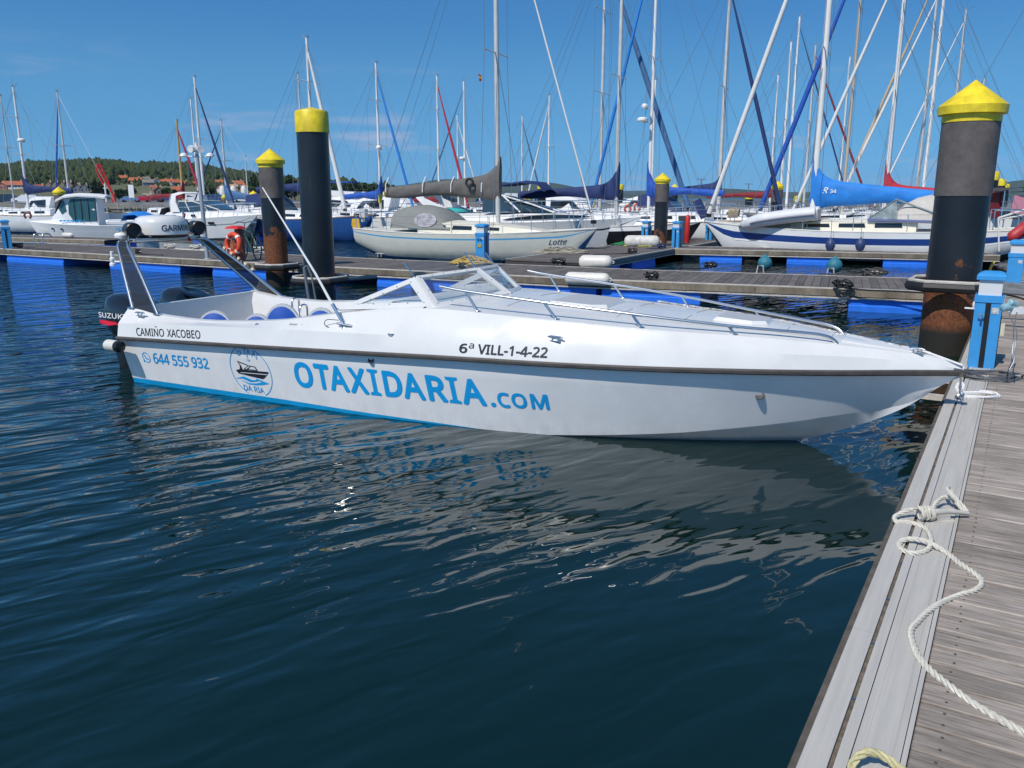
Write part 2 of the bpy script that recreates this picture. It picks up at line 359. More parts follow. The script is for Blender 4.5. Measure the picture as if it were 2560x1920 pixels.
def text_tris(s, bold=.03, shear=0.0):
    """outline lettering as flat triangles, normalised: x from 0, cap height 1"""
    key = (s, bold, shear)
    if key in TXT: return TXT[key]
    cu = bpy.data.curves.new('lettering', 'FONT'); cu.body = s
    if FONT is not None: cu.font = FONT
    cu.shear = shear; cu.resolution_u = 3; cu.fill_mode = 'FRONT'
    o = bpy.data.objects.new('lettering', cu); COL.objects.link(o); bpy.context.view_layer.update()
    me = bpy.data.meshes.new_from_object(o.evaluated_get(bpy.context.evaluated_depsgraph_get()))
    me.calc_loop_triangles()
    v = [tuple(p.co) for p in me.vertices]; f = [tuple(t.vertices) for t in me.loop_triangles]
    bpy.data.objects.remove(o); bpy.data.curves.remove(cu); bpy.data.meshes.remove(me)
    xs = [p[0] for p in v]; ys = [p[1] for p in v]; x0, x1, y0, y1 = min(xs), max(xs), min(ys), max(ys)
    TXT[key] = ([((p[0] - x0) / (x1 - x0), (p[1] - y0) / (y1 - y0)) for p in v], f, (x1 - x0) / (y1 - y0)); return TXT[key]
def letter(mb, s, fn, bold=.03, shear=0.0, mi=0):
    """fn maps (u, v) in 0..1 to a 3-D point"""
    # stroke weight: the same outline set a hair apart a few times, each copy slightly prouder of the surface
    v, f, ar = text_tris(s, 0, shear); k = 0
    offs = [(0, 0)] if bold <= 0 else [(-.72, -.72), (.72, -.72), (.72, .72), (-.72, .72), (-1, 0), (1, 0), (0, -1), (0, 1), (0, 0)]
    for a, c in offs:
        d = bold * .55; q = [Vector(fn((p[0] * (1 - 2 * d / ar) + d / ar) + a * d / ar, (p[1] * (1 - 2 * d) + d) + c * d)) for p in v]
        if k:
            nrm = Vector((0, 0, 0))
            for t_ in f[:12]: nrm += (q[t_[1]] - q[t_[0]]).cross(q[t_[2]] - q[t_[0]])
            if nrm.length > 0: nrm.normalize(); q = [p + nrm * (.00018 * k) for p in q]
        mb.add(q, f, mi); k += 1
    return mb
# ------------------------------------------------------------------ water
def water_material():
    m = bpy.data.materials.new('water'); m.use_nodes = True; t = m.node_tree; N, L = t.nodes, t.links
    b = N['Principled BSDF']; b.inputs['Base Color'].default_value = (.0012, .0125, .0105, 1); b.inputs['Roughness'].default_value = .015; b.inputs['IOR'].default_value = 1.58
    tc = N.new('ShaderNodeTexCoord'); V = tc.outputs['Object']
    def noise(rot, sx, sy, detail, rough=.5, dist=0.0):
        mp = N.new('ShaderNodeMapping'); mp.inputs['Rotation'].default_value = (0, 0, math.radians(rot)); L.new(V, mp.inputs[0])
        m2 = N.new('ShaderNodeMapping'); m2.inputs['Scale'].default_value = (sx, sy, 1); L.new(mp.outputs[0], m2.inputs[0])
        n = N.new('ShaderNodeTexNoise'); n.inputs['Scale'].default_value = 1; n.inputs['Detail'].default_value = detail; n.inputs['Roughness'].default_value = rough; n.inputs['Distortion'].default_value = dist
        L.new(m2.outputs[0], n.inputs[0]); return n.outputs[0]
    def mth(op, a, bb):
        q = N.new('ShaderNodeMath'); q.operation = op
        for i, x in enumerate((a, bb)):
            if isinstance(x, (int, float)): q.inputs[i].default_value = x
            else: L.new(x, q.inputs[i])
        return q.outputs[0]
    def wave(rot, scale, dist, dscale):
        mp = N.new('ShaderNodeMapping'); mp.inputs['Rotation'].default_value = (0, 0, math.radians(rot)); L.new(V, mp.inputs[0])
        n = N.new('ShaderNodeTexWave'); n.wave_type = 'BANDS'; n.bands_direction = 'X'; n.wave_profile = 'SIN'
        n.inputs['Scale'].default_value = scale; n.inputs['Distortion'].default_value = dist; n.inputs['Detail'].default_value = 1.5; n.inputs['Detail Scale'].default_value = dscale
        L.new(mp.outputs[0], n.inputs[0]); return n.outputs['Fac']
    sep = N.new('ShaderNodeSeparateXYZ'); L.new(V, sep.inputs[0])
    # open water to the left and far is ruffled, the lee between boat and near dock is calm
    d = mth('SUBTRACT', mth('MULTIPLY', sep.outputs[0], .852), mth('MULTIPLY', sep.outputs[1], .524))   # distance from the dock edge line, negative to the left
    mr = N.new('ShaderNodeMapRange'); mr.interpolation_type = 'SMOOTHSTEP'; mr.inputs[1].default_value = -1.0; mr.inputs[2].default_value = -6.5; mr.inputs[3].default_value = .30; mr.inputs[4].default_value = 1.0; L.new(d, mr.inputs[0])
    mf = N.new('ShaderNodeMapRange'); mf.interpolation_type = 'SMOOTHSTEP'; mf.inputs[1].default_value = 9; mf.inputs[2].default_value = 24; mf.inputs[3].default_value = 1.0; mf.inputs[4].default_value = 2.2; L.new(sep.outputs[1], mf.inputs[0])
    amp = mth('MULTIPLY', mr.outputs[0], mf.outputs[0])
    big = mth('ADD', mth('MULTIPLY', wave(40, .40, 5.0, .45), .014), mth('MULTIPLY', wave(58, 1.15, 4.0, .7), .0045))
    big2 = mth('MULTIPLY', noise(-42, 1.2, 2.8, 2, .45, .5), .034)
    mid = mth('MULTIPLY', noise(-34, 1.9, 5.6, 1, .5, .6), .030)
    sm = mth('MULTIPLY', noise(-20, 4.0, 12, 1, .5, .4), .0042)
    calm = mth('MULTIPLY', noise(-45, 1.0, 2.2, 1, .4, .5), .012)
    h = mth('ADD', mth('MULTIPLY', mth('ADD', mth('ADD', big, big2), mth('ADD', mid, sm)), amp), calm)
    bp = N.new('ShaderNodeBump'); bp.inputs['Strength'].default_value = 1.0; bp.inputs['Distance'].default_value = 1.0
    L.new(h, bp.inputs['Height']); L.new(bp.outputs[0], b.inputs['Normal'])
    return m
WATER = water_material()
wm = MB(); wm.add([(-2600, -400, 0), (4200, -400, 0), (4200, 9000, 0), (-2600, 9000, 0)], [(0, 1, 2, 3)])
wo = wm.build('water', WATER, smooth=0); wo['kind'] = 'structure'
ZD = 0.42                                                # deck height of the pontoons
DK = np.array([0.524, 0.852]); DE = np.array([0.852, -0.524])   # along the near dock, and from its edge onto it
# ------------------------------------------------------------------ near dock (walkway the photographer stands on)
p0 = at(1992, 1920, ZD); p1 = at(2379, 962, ZD); dv = (p1 - p0)[:2]; dv /= np.linalg.norm(dv)
RZ = math.atan2(dv[1], dv[0])                            # local x runs along the dock away from the viewer, local y to the left
dock_o = p0[:2] - dv * 1.6
def dk(s, q, z=0.0):                                     # s along the dock from its near end, q inwards from the edge
    return np.array([dock_o[0] + dv[0] * s + dv[1] * q, dock_o[1] + dv[1] * s - dv[0] * q, ZD + z])
def dkinv(px, py, z=0.0):
    p = at(px, py, ZD + z)[:2] - dock_o; return p @ dv, p @ np.array([dv[1], -dv[0]])
DOCKW = 3.1
P2n = [at(0, 622, ZD), at(820, 667, ZD), at(1500, 699.5, ZD), at(2300, 729, ZD)]
DOCKL = dkinv(2470, 731)[0] - .15
near_dock = thing('pontoon', 'near weathered timber pontoon with silver aluminium edge along the right of the picture', 'pontoon', (dock_o[0], dock_o[1], ZD), RZ)
def strip(mb, y0, y1, z0, z1, x0=0, x1=None, mi=0):
    x1 = x1 if x1 is not None else DOCKL; mb.box(((x0 + x1) / 2, -(y0 + y1) / 2, (z0 + z1) / 2), (x1 - x0, y1 - y0, z1 - z0), mi=mi)
b = MB()
xx = 0
for x1_ in (2.55, 6.2, 9.9, DOCKL): strip(b, 0, .078, -.03, .012, xx + .002, x1_ - .002); xx = x1_
b.build('edge_profile', KERB, near_dock)
b = MB(); strip(b, .078, .094, -.05, -.003); b.build('rail_slot', mat('slot_sand', (.15, .125, .095), .85, var=.5, scale=30), near_dock)
b = MB(); strip(b, .094, .128, -.03, .010); strip(b, .131, .262, -.03, .007); strip(b, .265, .280, -.03, .011); strip(b, .155, .159, .007, .0095); strip(b, .235, .239, .007, .0095); b.build('alu_kerb', KERB, near_dock)
b = MB(); strip(b, -.028, -.002, -.26, -.012); b.build('fascia', mat('dark_fascia', (.10, .085, .07), .7, var=.4, scale=9), near_dock)
b = MB(); strip(b, .01, DOCKW - .01, -.28, -.05); b.build('frame', mat('frame_dark', (.05, .05, .05), .7), near_dock)
b = MB()
for s in np.arange(.8, DOCKL, .42): b.ball((s, -.086, .001), .009, 6, sq=(1, 1, .7))
b.build('bolt', STEEL, near_dock)['kind'] = 'stuff'
pk = MB().box((0, 0, -.012), (.131, DOCKW - .285, .03)); bmk = pk.mesh('plank', PLANK, smooth=0)
bb = bmesh.new(); bb.from_mesh(bmk); bmesh.ops.bevel(bb, geom=list(bb.edges), offset=.004, segments=1, affect='EDGES'); bb.to_mesh(bmk); bb.free()
s = .08; k = 0
while s < DOCKL:
    o = inst('plank', bmk, near_dock, (s, -(.283 + (DOCKW - .285) / 2), .006 + random.uniform(-.002, .002)), random.uniform(-.0015, .0015)); s += .143; k += 1
b = MB(); s = .08
while s < min(DOCKL, 8.5):
    for q in (.36, .98, 1.02, 1.7):
        for e_ in (-.035, .035): b.lathe([(.0055, 0), (.0055, .0012), (.001, .0015)], (s + e_, -q + random.uniform(-.004, .004), .0095), 6)
    s += .143
b.build('deck_screw', mat('screw_dull', (.16, .15, .14), .5, .6), near_dock)['kind'] = 'stuff'
fl = MB(); fl.box((0, 0, -.16), (1.9, 2.7, .30)); fm = fl.mesh('float', BLUEF)
for i in range(5): inst('float', fm, near_dock, (1.4 + 2.9 * i, -1.6, -.27))
# steel framework seen under the bow between dock and water
b = MB()
for s_, z_ in ((9.0 - 1.15, -.16), (9.0 - .80, -.24), (9.0 - .25, -.17)): b.box((s_, .25, z_), (.05, .62, .05))
b.build('bracing', ALU, near_dock)
# ------------------------------------------------------------------ other pontoons
def pontoon(label, A, B, width, floats, group='pontoons', planks=True, fz=.22, pw=.14, wood=True, wanted=None, skip=None):
    A = np.array(A[:2]); B = np.array(B[:2]); d = B - A; Ln = float(np.linalg.norm(d)); rz = math.atan2(d[1], d[0])
    t = thing('pontoon', label, 'pontoon', (A[0], A[1], ZD), rz, group)
    for y in (0.0, width - .07):
        b = MB(); b.box((Ln / 2, y + .035, -.008), (Ln, .07, .04)); b.build('edge_profile', mat('edge_light', (.50, .47, .42), .6, var=.25, scale=5), t)
    for y in (-.022, width + .022):
        b = MB()
        n = max(1, int(Ln / 2.6))
        for i in range(n): b.box((Ln * (i + .5) / n, y, -.075), (Ln / n - .012, .04, .13))
        b.build('fascia', FASC if wood else mat('fascia_grey', (.12, .14, .15), .6, var=.2), t)
        b = MB(); b.box((Ln / 2, y, -.172), (Ln, .05, .028)); b.build('lower_rail', ALU, t)
    b = MB(); b.box((Ln / 2, width / 2, -.10), (Ln - .02, width - .12, .12)); b.build('frame', MATS['frame_dark'], t)
    if planks:
        pk = MB().box((0, 0, -.008), (pw - .009, width - .15, .03)); me = pk.mesh('plank', PLANK2, smooth=0); x = pw / 2; k = 0
        rest = MB()
        while x < Ln:
            if k < 298: inst('plank', me, t, (x, width / 2, random.uniform(-.0015, .0015)))
            else: rest.box((x, width / 2, -.008), (pw - .009, width - .15, .03))
            x += pw; k += 1
        if rest.v: rest.build('decking', PLANK2, t, smooth=0)['kind'] = 'stuff'
    for f in floats:
        x0, x1 = f; fb = MB(); prof = [(0, -.19), (0, -.30), (-.02, -.315), (-.02, -.72), (width * .98 + .02, -.72), (width * .98 + .02, -.315), (width * .98, -.30), (width * .98, -.19)]
        fb.loft([[(x, p[0] + .01, p[1]) for p in prof] for x in (x0, x0 + .015, (x0 + x1) / 2, x1 - .015, x1)], closed=True, caps=True)
        fb.build('float', BLUEF, t)
    return t
def fl_px(A, B, spans, z=.2):
    A = np.array(A[:2]); B = np.array(B[:2]); d = B - A; L_ = np.linalg.norm(d); d = d / L_; out = []
    for a, c, y in spans:
        r0, r1 = ray(a, y), ray(c, y); v = []
        for r in (r0, r1):
            # intersection of the sight plane with the pontoon's front edge, in plan
            M = np.array([[d[0], -r[0]], [d[1], -r[1]]]); v.append(np.linalg.solve(M, -A)[0])
        out.append((v[0], v[1]))
    return out
W2 = 2.75
P2A = P2n[0] + (P2n[0] - P2n[1]) * .12; P2B = P2n[1]; P2C = P2n[2]; P2D = P2n[3]
fA = [(p, q, y) for p, q, y in ((-90, -20, 640), (18, 158, 650), (275, 449, 660), (531, 700, 670))]
pontoon('long timber pontoon with blue floats at the left behind the speedboat stern', P2A, P2B, W2, fl_px(P2A, P2B, fA))
pontoon('stretch of timber pontoon right behind the speedboat windscreen', P2B, P2C, W2, fl_px(P2B, P2C, [(830, 838, 690), (943, 1200, 700), (1240, 1490, 705)]))
e = (P2D - P2C); e = e / np.linalg.norm(e); P2E = P2D + e * 3.4
pontoon('timber pontoon with visible diagonal plank joints between speedboat bow and big rusty pile', P2C, P2E, W2, fl_px(P2C, P2E, [(1505, 1752, 715), (2123, 2330, 745), (2400, 2600, 760)]), pw=.155)
# finger running back from the junction
F0 = at(1500, 654, ZD); F1 = at(1680, 623, ZD); Fd = (F1 - F0)[:2]; Fl = np.linalg.norm(Fd); Fd /= Fl
Fn = np.array([-Fd[1], Fd[0]])
Fs = F0[:2] - Fd * .6
pontoon('short connecting pontoon with dark side running back from the speedboat windscreen', Fs, Fs + Fd * (Fl + 9), 2.7, [(.6, 2.1), (3.1, 5.2)], wood=False, pw=.16)
P3A = at(1681, 622, ZD); P3B = at(2320, 635, ZD)
P3A = P3A; d3 = (P3B - P3A); P3E = P3B + d3 * .25
pontoon('narrow pontoon with rounded brown edge beside the blue striped yacht', P3A, P3E, 1.7, fl_px(P3A, P3E, [(1750, 1855, 640), (1968, 2085, 640), (2209, 2330, 645)]), pw=.16)
P4A = at(-120, 590, ZD); P4B = at(262, 600.5, ZD)
pontoon('finger pontoon at far left under the white pilothouse boat', P4A, P4B, 1.6, fl_px(P4A, P4B, [(100, 135, 610), (149, 187, 610), (199, 234, 610), (237, 262, 610)]), pw=.3)
P5A = at(470, 577, ZD); P5B = at(1010, 566, ZD)
P5A = aty(470, 571, 43); P5B = aty(960, 571, 43.5)
pontoon('distant pontoon with blue floats behind the lifebuoy and rusty pile', P5A, P5B, 2.0, fl_px(P5A, P5B, [(480, 540, 585), (640, 662, 585), (668, 700, 585), (860, 870, 585), (877, 905, 585)]), pw=.4, fz=.2)
# ------------------------------------------------------------------ mooring piles
def pile_material(name, ztop, zgrey, zrust, seed):
    m = bpy.data.materials.new(name); m.use_nodes = True; t = m.node_tree; N, L = t.nodes, t.links; b = N['Principled BSDF']
    tc = N.new('ShaderNodeTexCoord'); sp = N.new('ShaderNodeSeparateXYZ'); L.new(tc.outputs['Object'], sp.inputs[0])
    n = N.new('ShaderNodeTexNoise'); n.inputs['Scale'].default_value = 1.9; n.inputs['Detail'].default_value = 8; n.inputs['Roughness'].default_value = .55; n.noise_dimensions = '4D'; n.inputs['W'].default_value = seed; L.new(tc.outputs['Object'], n.inputs[0])
    n2 = N.new('ShaderNodeTexNoise'); n2.inputs['Scale'].default_value = 26; n2.inputs['Detail'].default_value = 8; n2.inputs['Roughness'].default_value = .7; L.new(tc.outputs['Object'], n2.inputs[0])
    rr = N.new('ShaderNodeValToRGB'); e = rr.color_ramp.elements; e[0].position = .35; e[0].color = (.055, .022, .012, 1); e[1].position = .7; e[1].color = (.27, .085, .024, 1); L.new(n2.outputs[0], rr.inputs[0])
    kr = N.new('ShaderNodeValToRGB'); e = kr.color_ramp.elements; e[0].position = .3; e[0].color = (.008, .009, .011, 1); e[1].position = .75; e[1].color = (.020, .022, .026, 1); L.new(n.outputs[0], kr.inputs[0])
    a = N.new('ShaderNodeMath'); a.operation = 'MULTIPLY_ADD'; a.inputs[1].default_value = 2.6; a.inputs[2].default_value = -1.3; L.new(n.outputs[0], a.inputs[0])
    z = N.new('ShaderNodeMath'); z.operation = 'SUBTRACT'; z.inputs[0].default_value = zrust; L.new(sp.outputs[2], z.inputs[1])
    s_ = N.new('ShaderNodeMath'); s_.operation = 'ADD'; L.new(z.outputs[0], s_.inputs[0]); L.new(a.outputs[0], s_.inputs[1])
    mr = N.new('ShaderNodeMapRange'); mr.inputs[1].default_value = -.02; mr.inputs[2].default_value = .04; L.new(s_.outputs[0], mr.inputs[0])
    mx = N.new('ShaderNodeMix'); mx.data_type = 'RGBA'; L.new(mr.outputs[0], mx.inputs[0]); L.new(kr.outputs[0], mx.inputs[6]); L.new(rr.outputs[0], mx.inputs[7]); low_z = N.new('ShaderNodeMapRange'); low_z.inputs[1].default_value = .30; low_z.inputs[2].default_value = .42; L.new(sp.outputs[2], low_z.inputs[0])
    mix_low = N.new('ShaderNodeMix'); mix_low.data_type = 'RGBA'; mix_low.inputs[6].default_value = (.012, .013, .010, 1); L.new(low_z.outputs[0], mix_low.inputs[0]); L.new(mx.outputs[2], mix_low.inputs[7]); L.new(mix_low.outputs[2], b.inputs['Base Color'])  # shaft colour turns near-black below deck height
    mps = N.new('ShaderNodeMapping'); mps.inputs['Scale'].default_value = (14, 14, .9); L.new(tc.outputs['Object'], mps.inputs[0]); ns = N.new('ShaderNodeTexNoise'); ns.inputs['Scale'].default_value = 1.0; ns.inputs['Detail'].default_value = 7; ns.inputs['Roughness'].default_value = .7; L.new(mps.outputs[0], ns.inputs[0])
    ms = N.new('ShaderNodeMapRange'); ms.inputs[1].default_value = .62; ms.inputs[2].default_value = .74; ms.inputs[4].default_value = .22; L.new(ns.outputs[0], ms.inputs[0])
    mz = N.new('ShaderNodeMix'); mz.data_type = 'RGBA'; mz.inputs[7].default_value = (.16, .16, .155, 1); L.new(ms.outputs[0], mz.inputs[0]); L.new(mix_low.outputs[2], mz.inputs[6]); L.new(mz.outputs[2], b.inputs['Base Color'])
    r = N.new('ShaderNodeMapRange'); r.inputs[3].default_value = .32; r.inputs[4].default_value = .85; L.new(mr.outputs[0], r.inputs[0]); L.new(r.outputs[0], b.inputs['Roughness'])
    bp = N.new('ShaderNodeBump'); bp.inputs['Strength'].default_value = .5; bp.inputs['Distance'].default_value = .008; L.new(n2.outputs[0], bp.inputs['Height']); L.new(bp.outputs[0], b.inputs['Normal'])
    return m
SLEEVE = mat('pile_sleeve', (.115, .10, .092), .62, var=.35, scale=3.5, bump=.25, bscale=40)
def pile(label, px, py, D, r, ztop, cap, zgrey=None, zrust=None, seed=0., group='yellow capped mooring piles', lean=0.0):
    p = aty(px, py, D)
    t = thing('mooring_pile', label, 'pile', (p[0], p[1], 0), random.uniform(0, 6), group)
    n = 36 if D < 40 else 16
    zg = zgrey if zgrey is not None else ztop
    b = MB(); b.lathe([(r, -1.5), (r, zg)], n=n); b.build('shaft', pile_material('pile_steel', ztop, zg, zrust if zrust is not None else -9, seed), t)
    if zgrey is not None:
        b = MB(); b.lathe([(r + .012, zg - .01), (r + .014, ztop - .1), (r + .012, ztop)], n=n); b.build('sleeve', SLEEVE, t)
    b = MB()
    if cap == 'cone':
        b.lathe([(r * 1.06, ztop - .02), (r * 1.06, ztop + .22 * r), (r * 1.22, ztop + .24 * r), (r * 1.24, ztop + .55 * r), (r * 1.18, ztop + .62 * r), (r * .04, ztop + 1.52 * r), (.004, ztop + 1.54 * r)], n=n)
    else:
        b.lathe([(r * 1.07, ztop - .30 * r * 4), (r * 1.05, ztop), (r * .98, ztop + .04), (r * .05, ztop + .35 * r), (.004, ztop + .36 * r)], n=n)
    b.build('cap', YEL, t, smooth=30); return t, p
D_R = at(2360, 880, 0)[1]
zt = lambda x, y, D: float(aty(x, y, D)[2])
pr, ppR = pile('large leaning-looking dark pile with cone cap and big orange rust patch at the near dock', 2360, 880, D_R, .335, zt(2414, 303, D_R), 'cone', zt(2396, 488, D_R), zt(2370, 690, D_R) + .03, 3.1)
D_B = 16.9
pb, ppB = pile('tall clean black pile with flat cylindrical yellow cap behind the speedboat cockpit', 801, 720, D_B, .31, zt(777, 283, D_B), 'cyl')
D_U = 20.3
pu, ppU = pile('grey and brown pile with cone cap and long rust streak left of the black pile', 694.5, 700, D_U, .275, zt(676, 417, D_U), 'cone', zt(682, 494, D_U), zt(690, 570, D_U) - .1, 8.4)
D_M = 29.9
pmd, ppM = pile('cone capped pile with rusty foot beside blue pedestals in the middle of the marina', 1650.5, 600, D_M, .235, zt(1655, 458, D_M), 'cone', zt(1653, 504, D_M), zt(1651, 575, D_M) - .2, 5.5)
pile('cone capped pile between royal blue furled sail and blue striped yacht', 1940, 530, 42, .26, zt(1942, 473, 42), 'cone', zt(1940, 504, 42), None)
pile('cone capped brown pile behind the white pilothouse boat at far left', 157, 560, 43, .25, zt(151.5, 486, 43), 'cone', zt(155, 521, 43))
pile('small cone capped pile beside the white sports cruiser bow', 636, 520, 62, .26, zt(635, 490, 62), 'cone', .5)
pile('tiny cone capped pile left of the blue covered boom behind the sports cruiser', 563, 510, 75, .26, zt(562, 497, 75), 'cone', .5)
pile('flat yellow capped pile left of the navy sail cover end', 1354, 530, 48, .24, zt(1353, 459, 48), 'cyl')
pile('flat yellow capped pile just right of the big navy sail cover', 1549, 500, 62, .26, zt(1548, 463, 62), 'cyl')
pile('small pile with worn yellow cap behind the yellow horseshoe buoy mast', 962, 500, 62, .27, zt(960, 492, 62), 'cone', .4)
pile('far pile whose yellow dome shows over the royal blue boom cover', 1686, 480, 95, .4, zt(1686, 474, 95), 'cone')
pile('far pile with yellow dome over the white boom of the red sail boat', 1874, 480, 80, .36, zt(1874, 486, 80), 'cyl')
pile('far pile with yellow dome beside the dark barge', 1995, 490, 85, .36, zt(1995, 492, 85), 'cyl')
pile('blurred pile with tall yellow cap just right of the large rusty pile', 2471, 520, 38, .27, zt(2472, 452, 38) + .35, 'cyl')
pile('second blurred yellow capped pile right of the large rusty pile', 2494, 520, 46, .25, zt(2494, 466, 46) + .33, 'cyl')
pile('third low yellow capped pile over the dark awning', 2510, 500, 60, .25, zt(2510, 462, 60), 'cyl')
# pile guides on the pontoons
def guide(label, p, r, zc, arm, rz):
    t = thing('pile_guide', label, 'bracket', (p[0], p[1], zc), rz, 'pile guides')
    a = r + .16; c = .42 * a; pts = [(a, -a + c, 0), (a, a - c, 0), (a - c, a, 0), (-a + c, a, 0), (-a, a - c, 0), (-a, -a + c, 0), (-a + c, -a, 0), (a - c, -a, 0)]
    b = MB(); b.tube(pts, .07, 8, closed=True); b.build('rubber_ring', RUBB2, t)
    b = MB(); b.tube([(x, y, .062) for x, y, z in pts], .032, 6, closed=True); b.build('top_rim', ALU, t)
    b = MB()
    for sgn in (-1, 1): b.tube([(a * .9, sgn * a * .75, 0), (arm, sgn * a * .85, -.02)], .045, 6)
    b.build('arm', mat('galv', (.25, .26, .27), .5, .5, var=.2), t)
    return t
zg = float(aty(2330, 712, D_R)[2])
guide('dark rubber lined ring around the large rusty pile at the near dock', ppR, .335, max(.46, zg), 1.0, math.radians(-32))
guide('dark ring bracket around the rust streaked pile on the left pontoon', ppU, .275, .46, 1.2, math.radians(60))
guide('slim ring bracket around the tall black pile', ppB, .31, .46, 1.3, math.radians(60))
# ------------------------------------------------------------------ the white speedboat
BA = math.radians(-26.99); BS = Vector((-3.952, 10.294, 0))
boat = thing('speedboat', 'white open speedboat with large blue web address along its side, bow at near dock', 'speedboat', BS, BA)
XT = [0, 1, 2, 3, 4, 5, 6, 7, 7.6, 8.1, 8.5]; HBT = [1.22, 1.24, 1.25, 1.255, 1.23, 1.15, .98, .68, .44, .19, .012]
hb = lambda x: cubic(XT, HBT, x)
zst = lambda x: cubic([0, 1.78, 3.37, 4.4, 5.44, 6.47, 7.6, 8.5], [.565, .629, .686, .718, .730, .739, .747, .752], x)
zsb = lambda x: zst(x) - (.038 + .009 * x / 8.5)
KX = [0, 1.73, 3.33, 4.07, 5.46, 6.45, 7.19, 7.6, 8.04, 8.3, 8.5]; KY = [1.165, 1.19, 1.19, 1.165, 1.012, .785, .545, .38, .165, .06, .010]; KZ = [.712, .792, .845, .862, .879, .870, .864, .853, .818, .79, .760]
ky = lambda x: cubic(KX, KY, x); kz = lambda x: cubic(KX, KZ, x)
DX = [0, .2, .48, 1.13, 1.65, 2.33, 2.64, 2.98, 3.5, 4.17, 4.63, 5.38, 6.12, 6.91, 7.56, 8.1, 8.35, 8.5]
DY = [1.0, 1.0, 1.01, 1.02, 1.03, 1.03, 1.03, 1.03, 1.02, .97, .95, .90, .77, .54, .29, .085, .025, .006]
DZ = [.872, .852, .813, .796, .820, .880, .930, .985, 1.052, 1.105, 1.088, 1.060, 1.022, .985, .93, .872, .835, .79]
dy = lambda x: cubic(DX, DY, x); dz = lambda x: cubic(DX, DZ, x)
CXs = [0, 3, 4.4, 5.3, 6.25, 7.0, 7.6, 8.05, 8.5]; CYs = [1.02, 1.035, .96, .83, .62, .385, .17, .004, .003]; CZs = [-.06, -.06, -.05, .005, .09, .195, .31, .405, .705]
cy = lambda x: cubic(CXs, CYs, x); cz = lambda x: cubic(CXs, CZs, x)
kl = lambda x: cubic([0, 5.5, 6.5, 7.27, 7.75, 8.1, 8.45, 8.5], [-.42, -.40, -.26, 0.0, .197, .395, .679, .70], x)
bz = lambda x: max(cz(x) + .004, cubic([0, 2, 3.3, 4.4, 5.2, 8.5], [.058, .054, .034, .008, -.03, -.3], x))
def side_y(x, z):                                        # hull side below the rubbing strake
    t = (z - cz(x)) / (zsb(x) - cz(x)); t = max(0, min(1, t)); return cy(x) + (hb(x) - .045 - cy(x)) * t
def top_y(x, z):                                         # topside band between strake and knuckle
    t = (z - zst(x)) / (kz(x) - zst(x)); t = max(0, min(1, t)); return hb(x) - .025 + (ky(x) - hb(x) + .025) * t
XS = sorted(set(list(np.linspace(0, 7, 36)) + list(np.linspace(7, 8.5, 22)) + DX[:9]))
h = MB(); secs = []
for x in XS:
    ys, c_, z_, k_ = hb(x) - .045 if x < 8.2 else hb(x) * .8, cy(x), cz(x), kl(x)
    ys = max(ys, c_); z_ = max(z_, k_ + .001); zb_ = bz(x); zb_ = max(zb_, z_ + .001); zs = max(zsb(x), z_ + .003)
    half = [(0.0, k_), (c_ * .97, z_ - .012 if x < 7.5 else z_ - .001), (c_, z_)]
    half.append((side_y(x, zb_), zb_))
    for f in (.25, .5, .75): zz = zb_ + (zs - zb_) * f; half.append((max(c_, side_y(x, zz)), zz))
    half += [(ys, zs), (ys, zst(x))]
    sec = [(x, -y, z) for y, z in half[::-1]] + [(x, y, z) for y, z in half[1:]]
    secs.append(sec)
nh = 9
def hm(i, j):
    return 1 if 5 <= j <= 10 else 0
h.loft(secs, mfun=lambda i, j: 1 if (5 <= j <= 10) and XS[i] < 4.85 else (2 if 6 <= j <= 9 else 0))
# transom
tp = secs[0]; h.add(tp, [tuple(range(len(tp)))], 0)
HULLM = hullmat('hull_gelcoat', (.84, .84, .83))
h.build('hull', [HULLM, BOOT, HULLM], boat, smooth=28)
# topsides and deck
d = MB(); secs = []
for x in XS:
    ys = hb(x) - .025; secs.append([(x, -ys, zst(x) - .002), (x, -ky(x), kz(x)), (x, -dy(x) - .02 * min(1, dy(x) * 4), dz(x) - .012), (x, -dy(x), dz(x))])
for sgn in (1, -1): d.loft([[(p[0], p[1] * sgn, p[2]) for p in q] for q in secs])
d.build('topside', GEL, boat, smooth=24)
b = MB()                                                # foredeck
def dk_front(y): return 4.40 - .32 * (abs(y) / .9) ** 1.5
def deckz(x, y):
    Y = max(.004, dy(x)); return dz(x) + .055 * min(1, Y / .5) * (1 - (abs(y) / Y) ** 2)
XD = list(np.linspace(0, 1, 34)); secs = []
for u in XD:
    row = []
    for v in np.linspace(-1, 1, 15):
        x0 = 4.02 + .36 * (1 - v * v); x = x0 + (8.49 - x0) * u; y = v * dy(x); row.append((x, y, deckz(x, y)))
    secs.append(row)
b.loft(secs); b.build('foredeck', GEL, boat, smooth=50)
def deckpanel(name, outline, h_, m_, inset=.04, top=None):
    b = MB(); n = len(outline); A = [(x, y, deckz(x, y) + .001) for x, y in outline]; cx = sum(p[0] for p in outline) / n; cyy = sum(p[1] for p in outline) / n
    B = [(x + (cx - x) * inset, y + (cyy - y) * inset, deckz(x, y) + h_) for x, y in outline]
    b.add(A + B, [(i, (i + 1) % n, n + (i + 1) % n, n + i) for i in range(n)], 0); b.add(B, [tuple(range(n))], 1 if top else 0)
    return b.build(name, [m_, top] if top else m_, boat, smooth=20)
deckpanel('deck_hatch', [(4.98, -.36), (5.42, -.36), (5.56, -.26), (5.56, .26), (5.42, .36), (4.98, .36)], .034, GEL, .10, mat('hatch_top', (.42, .43, .45), .45))
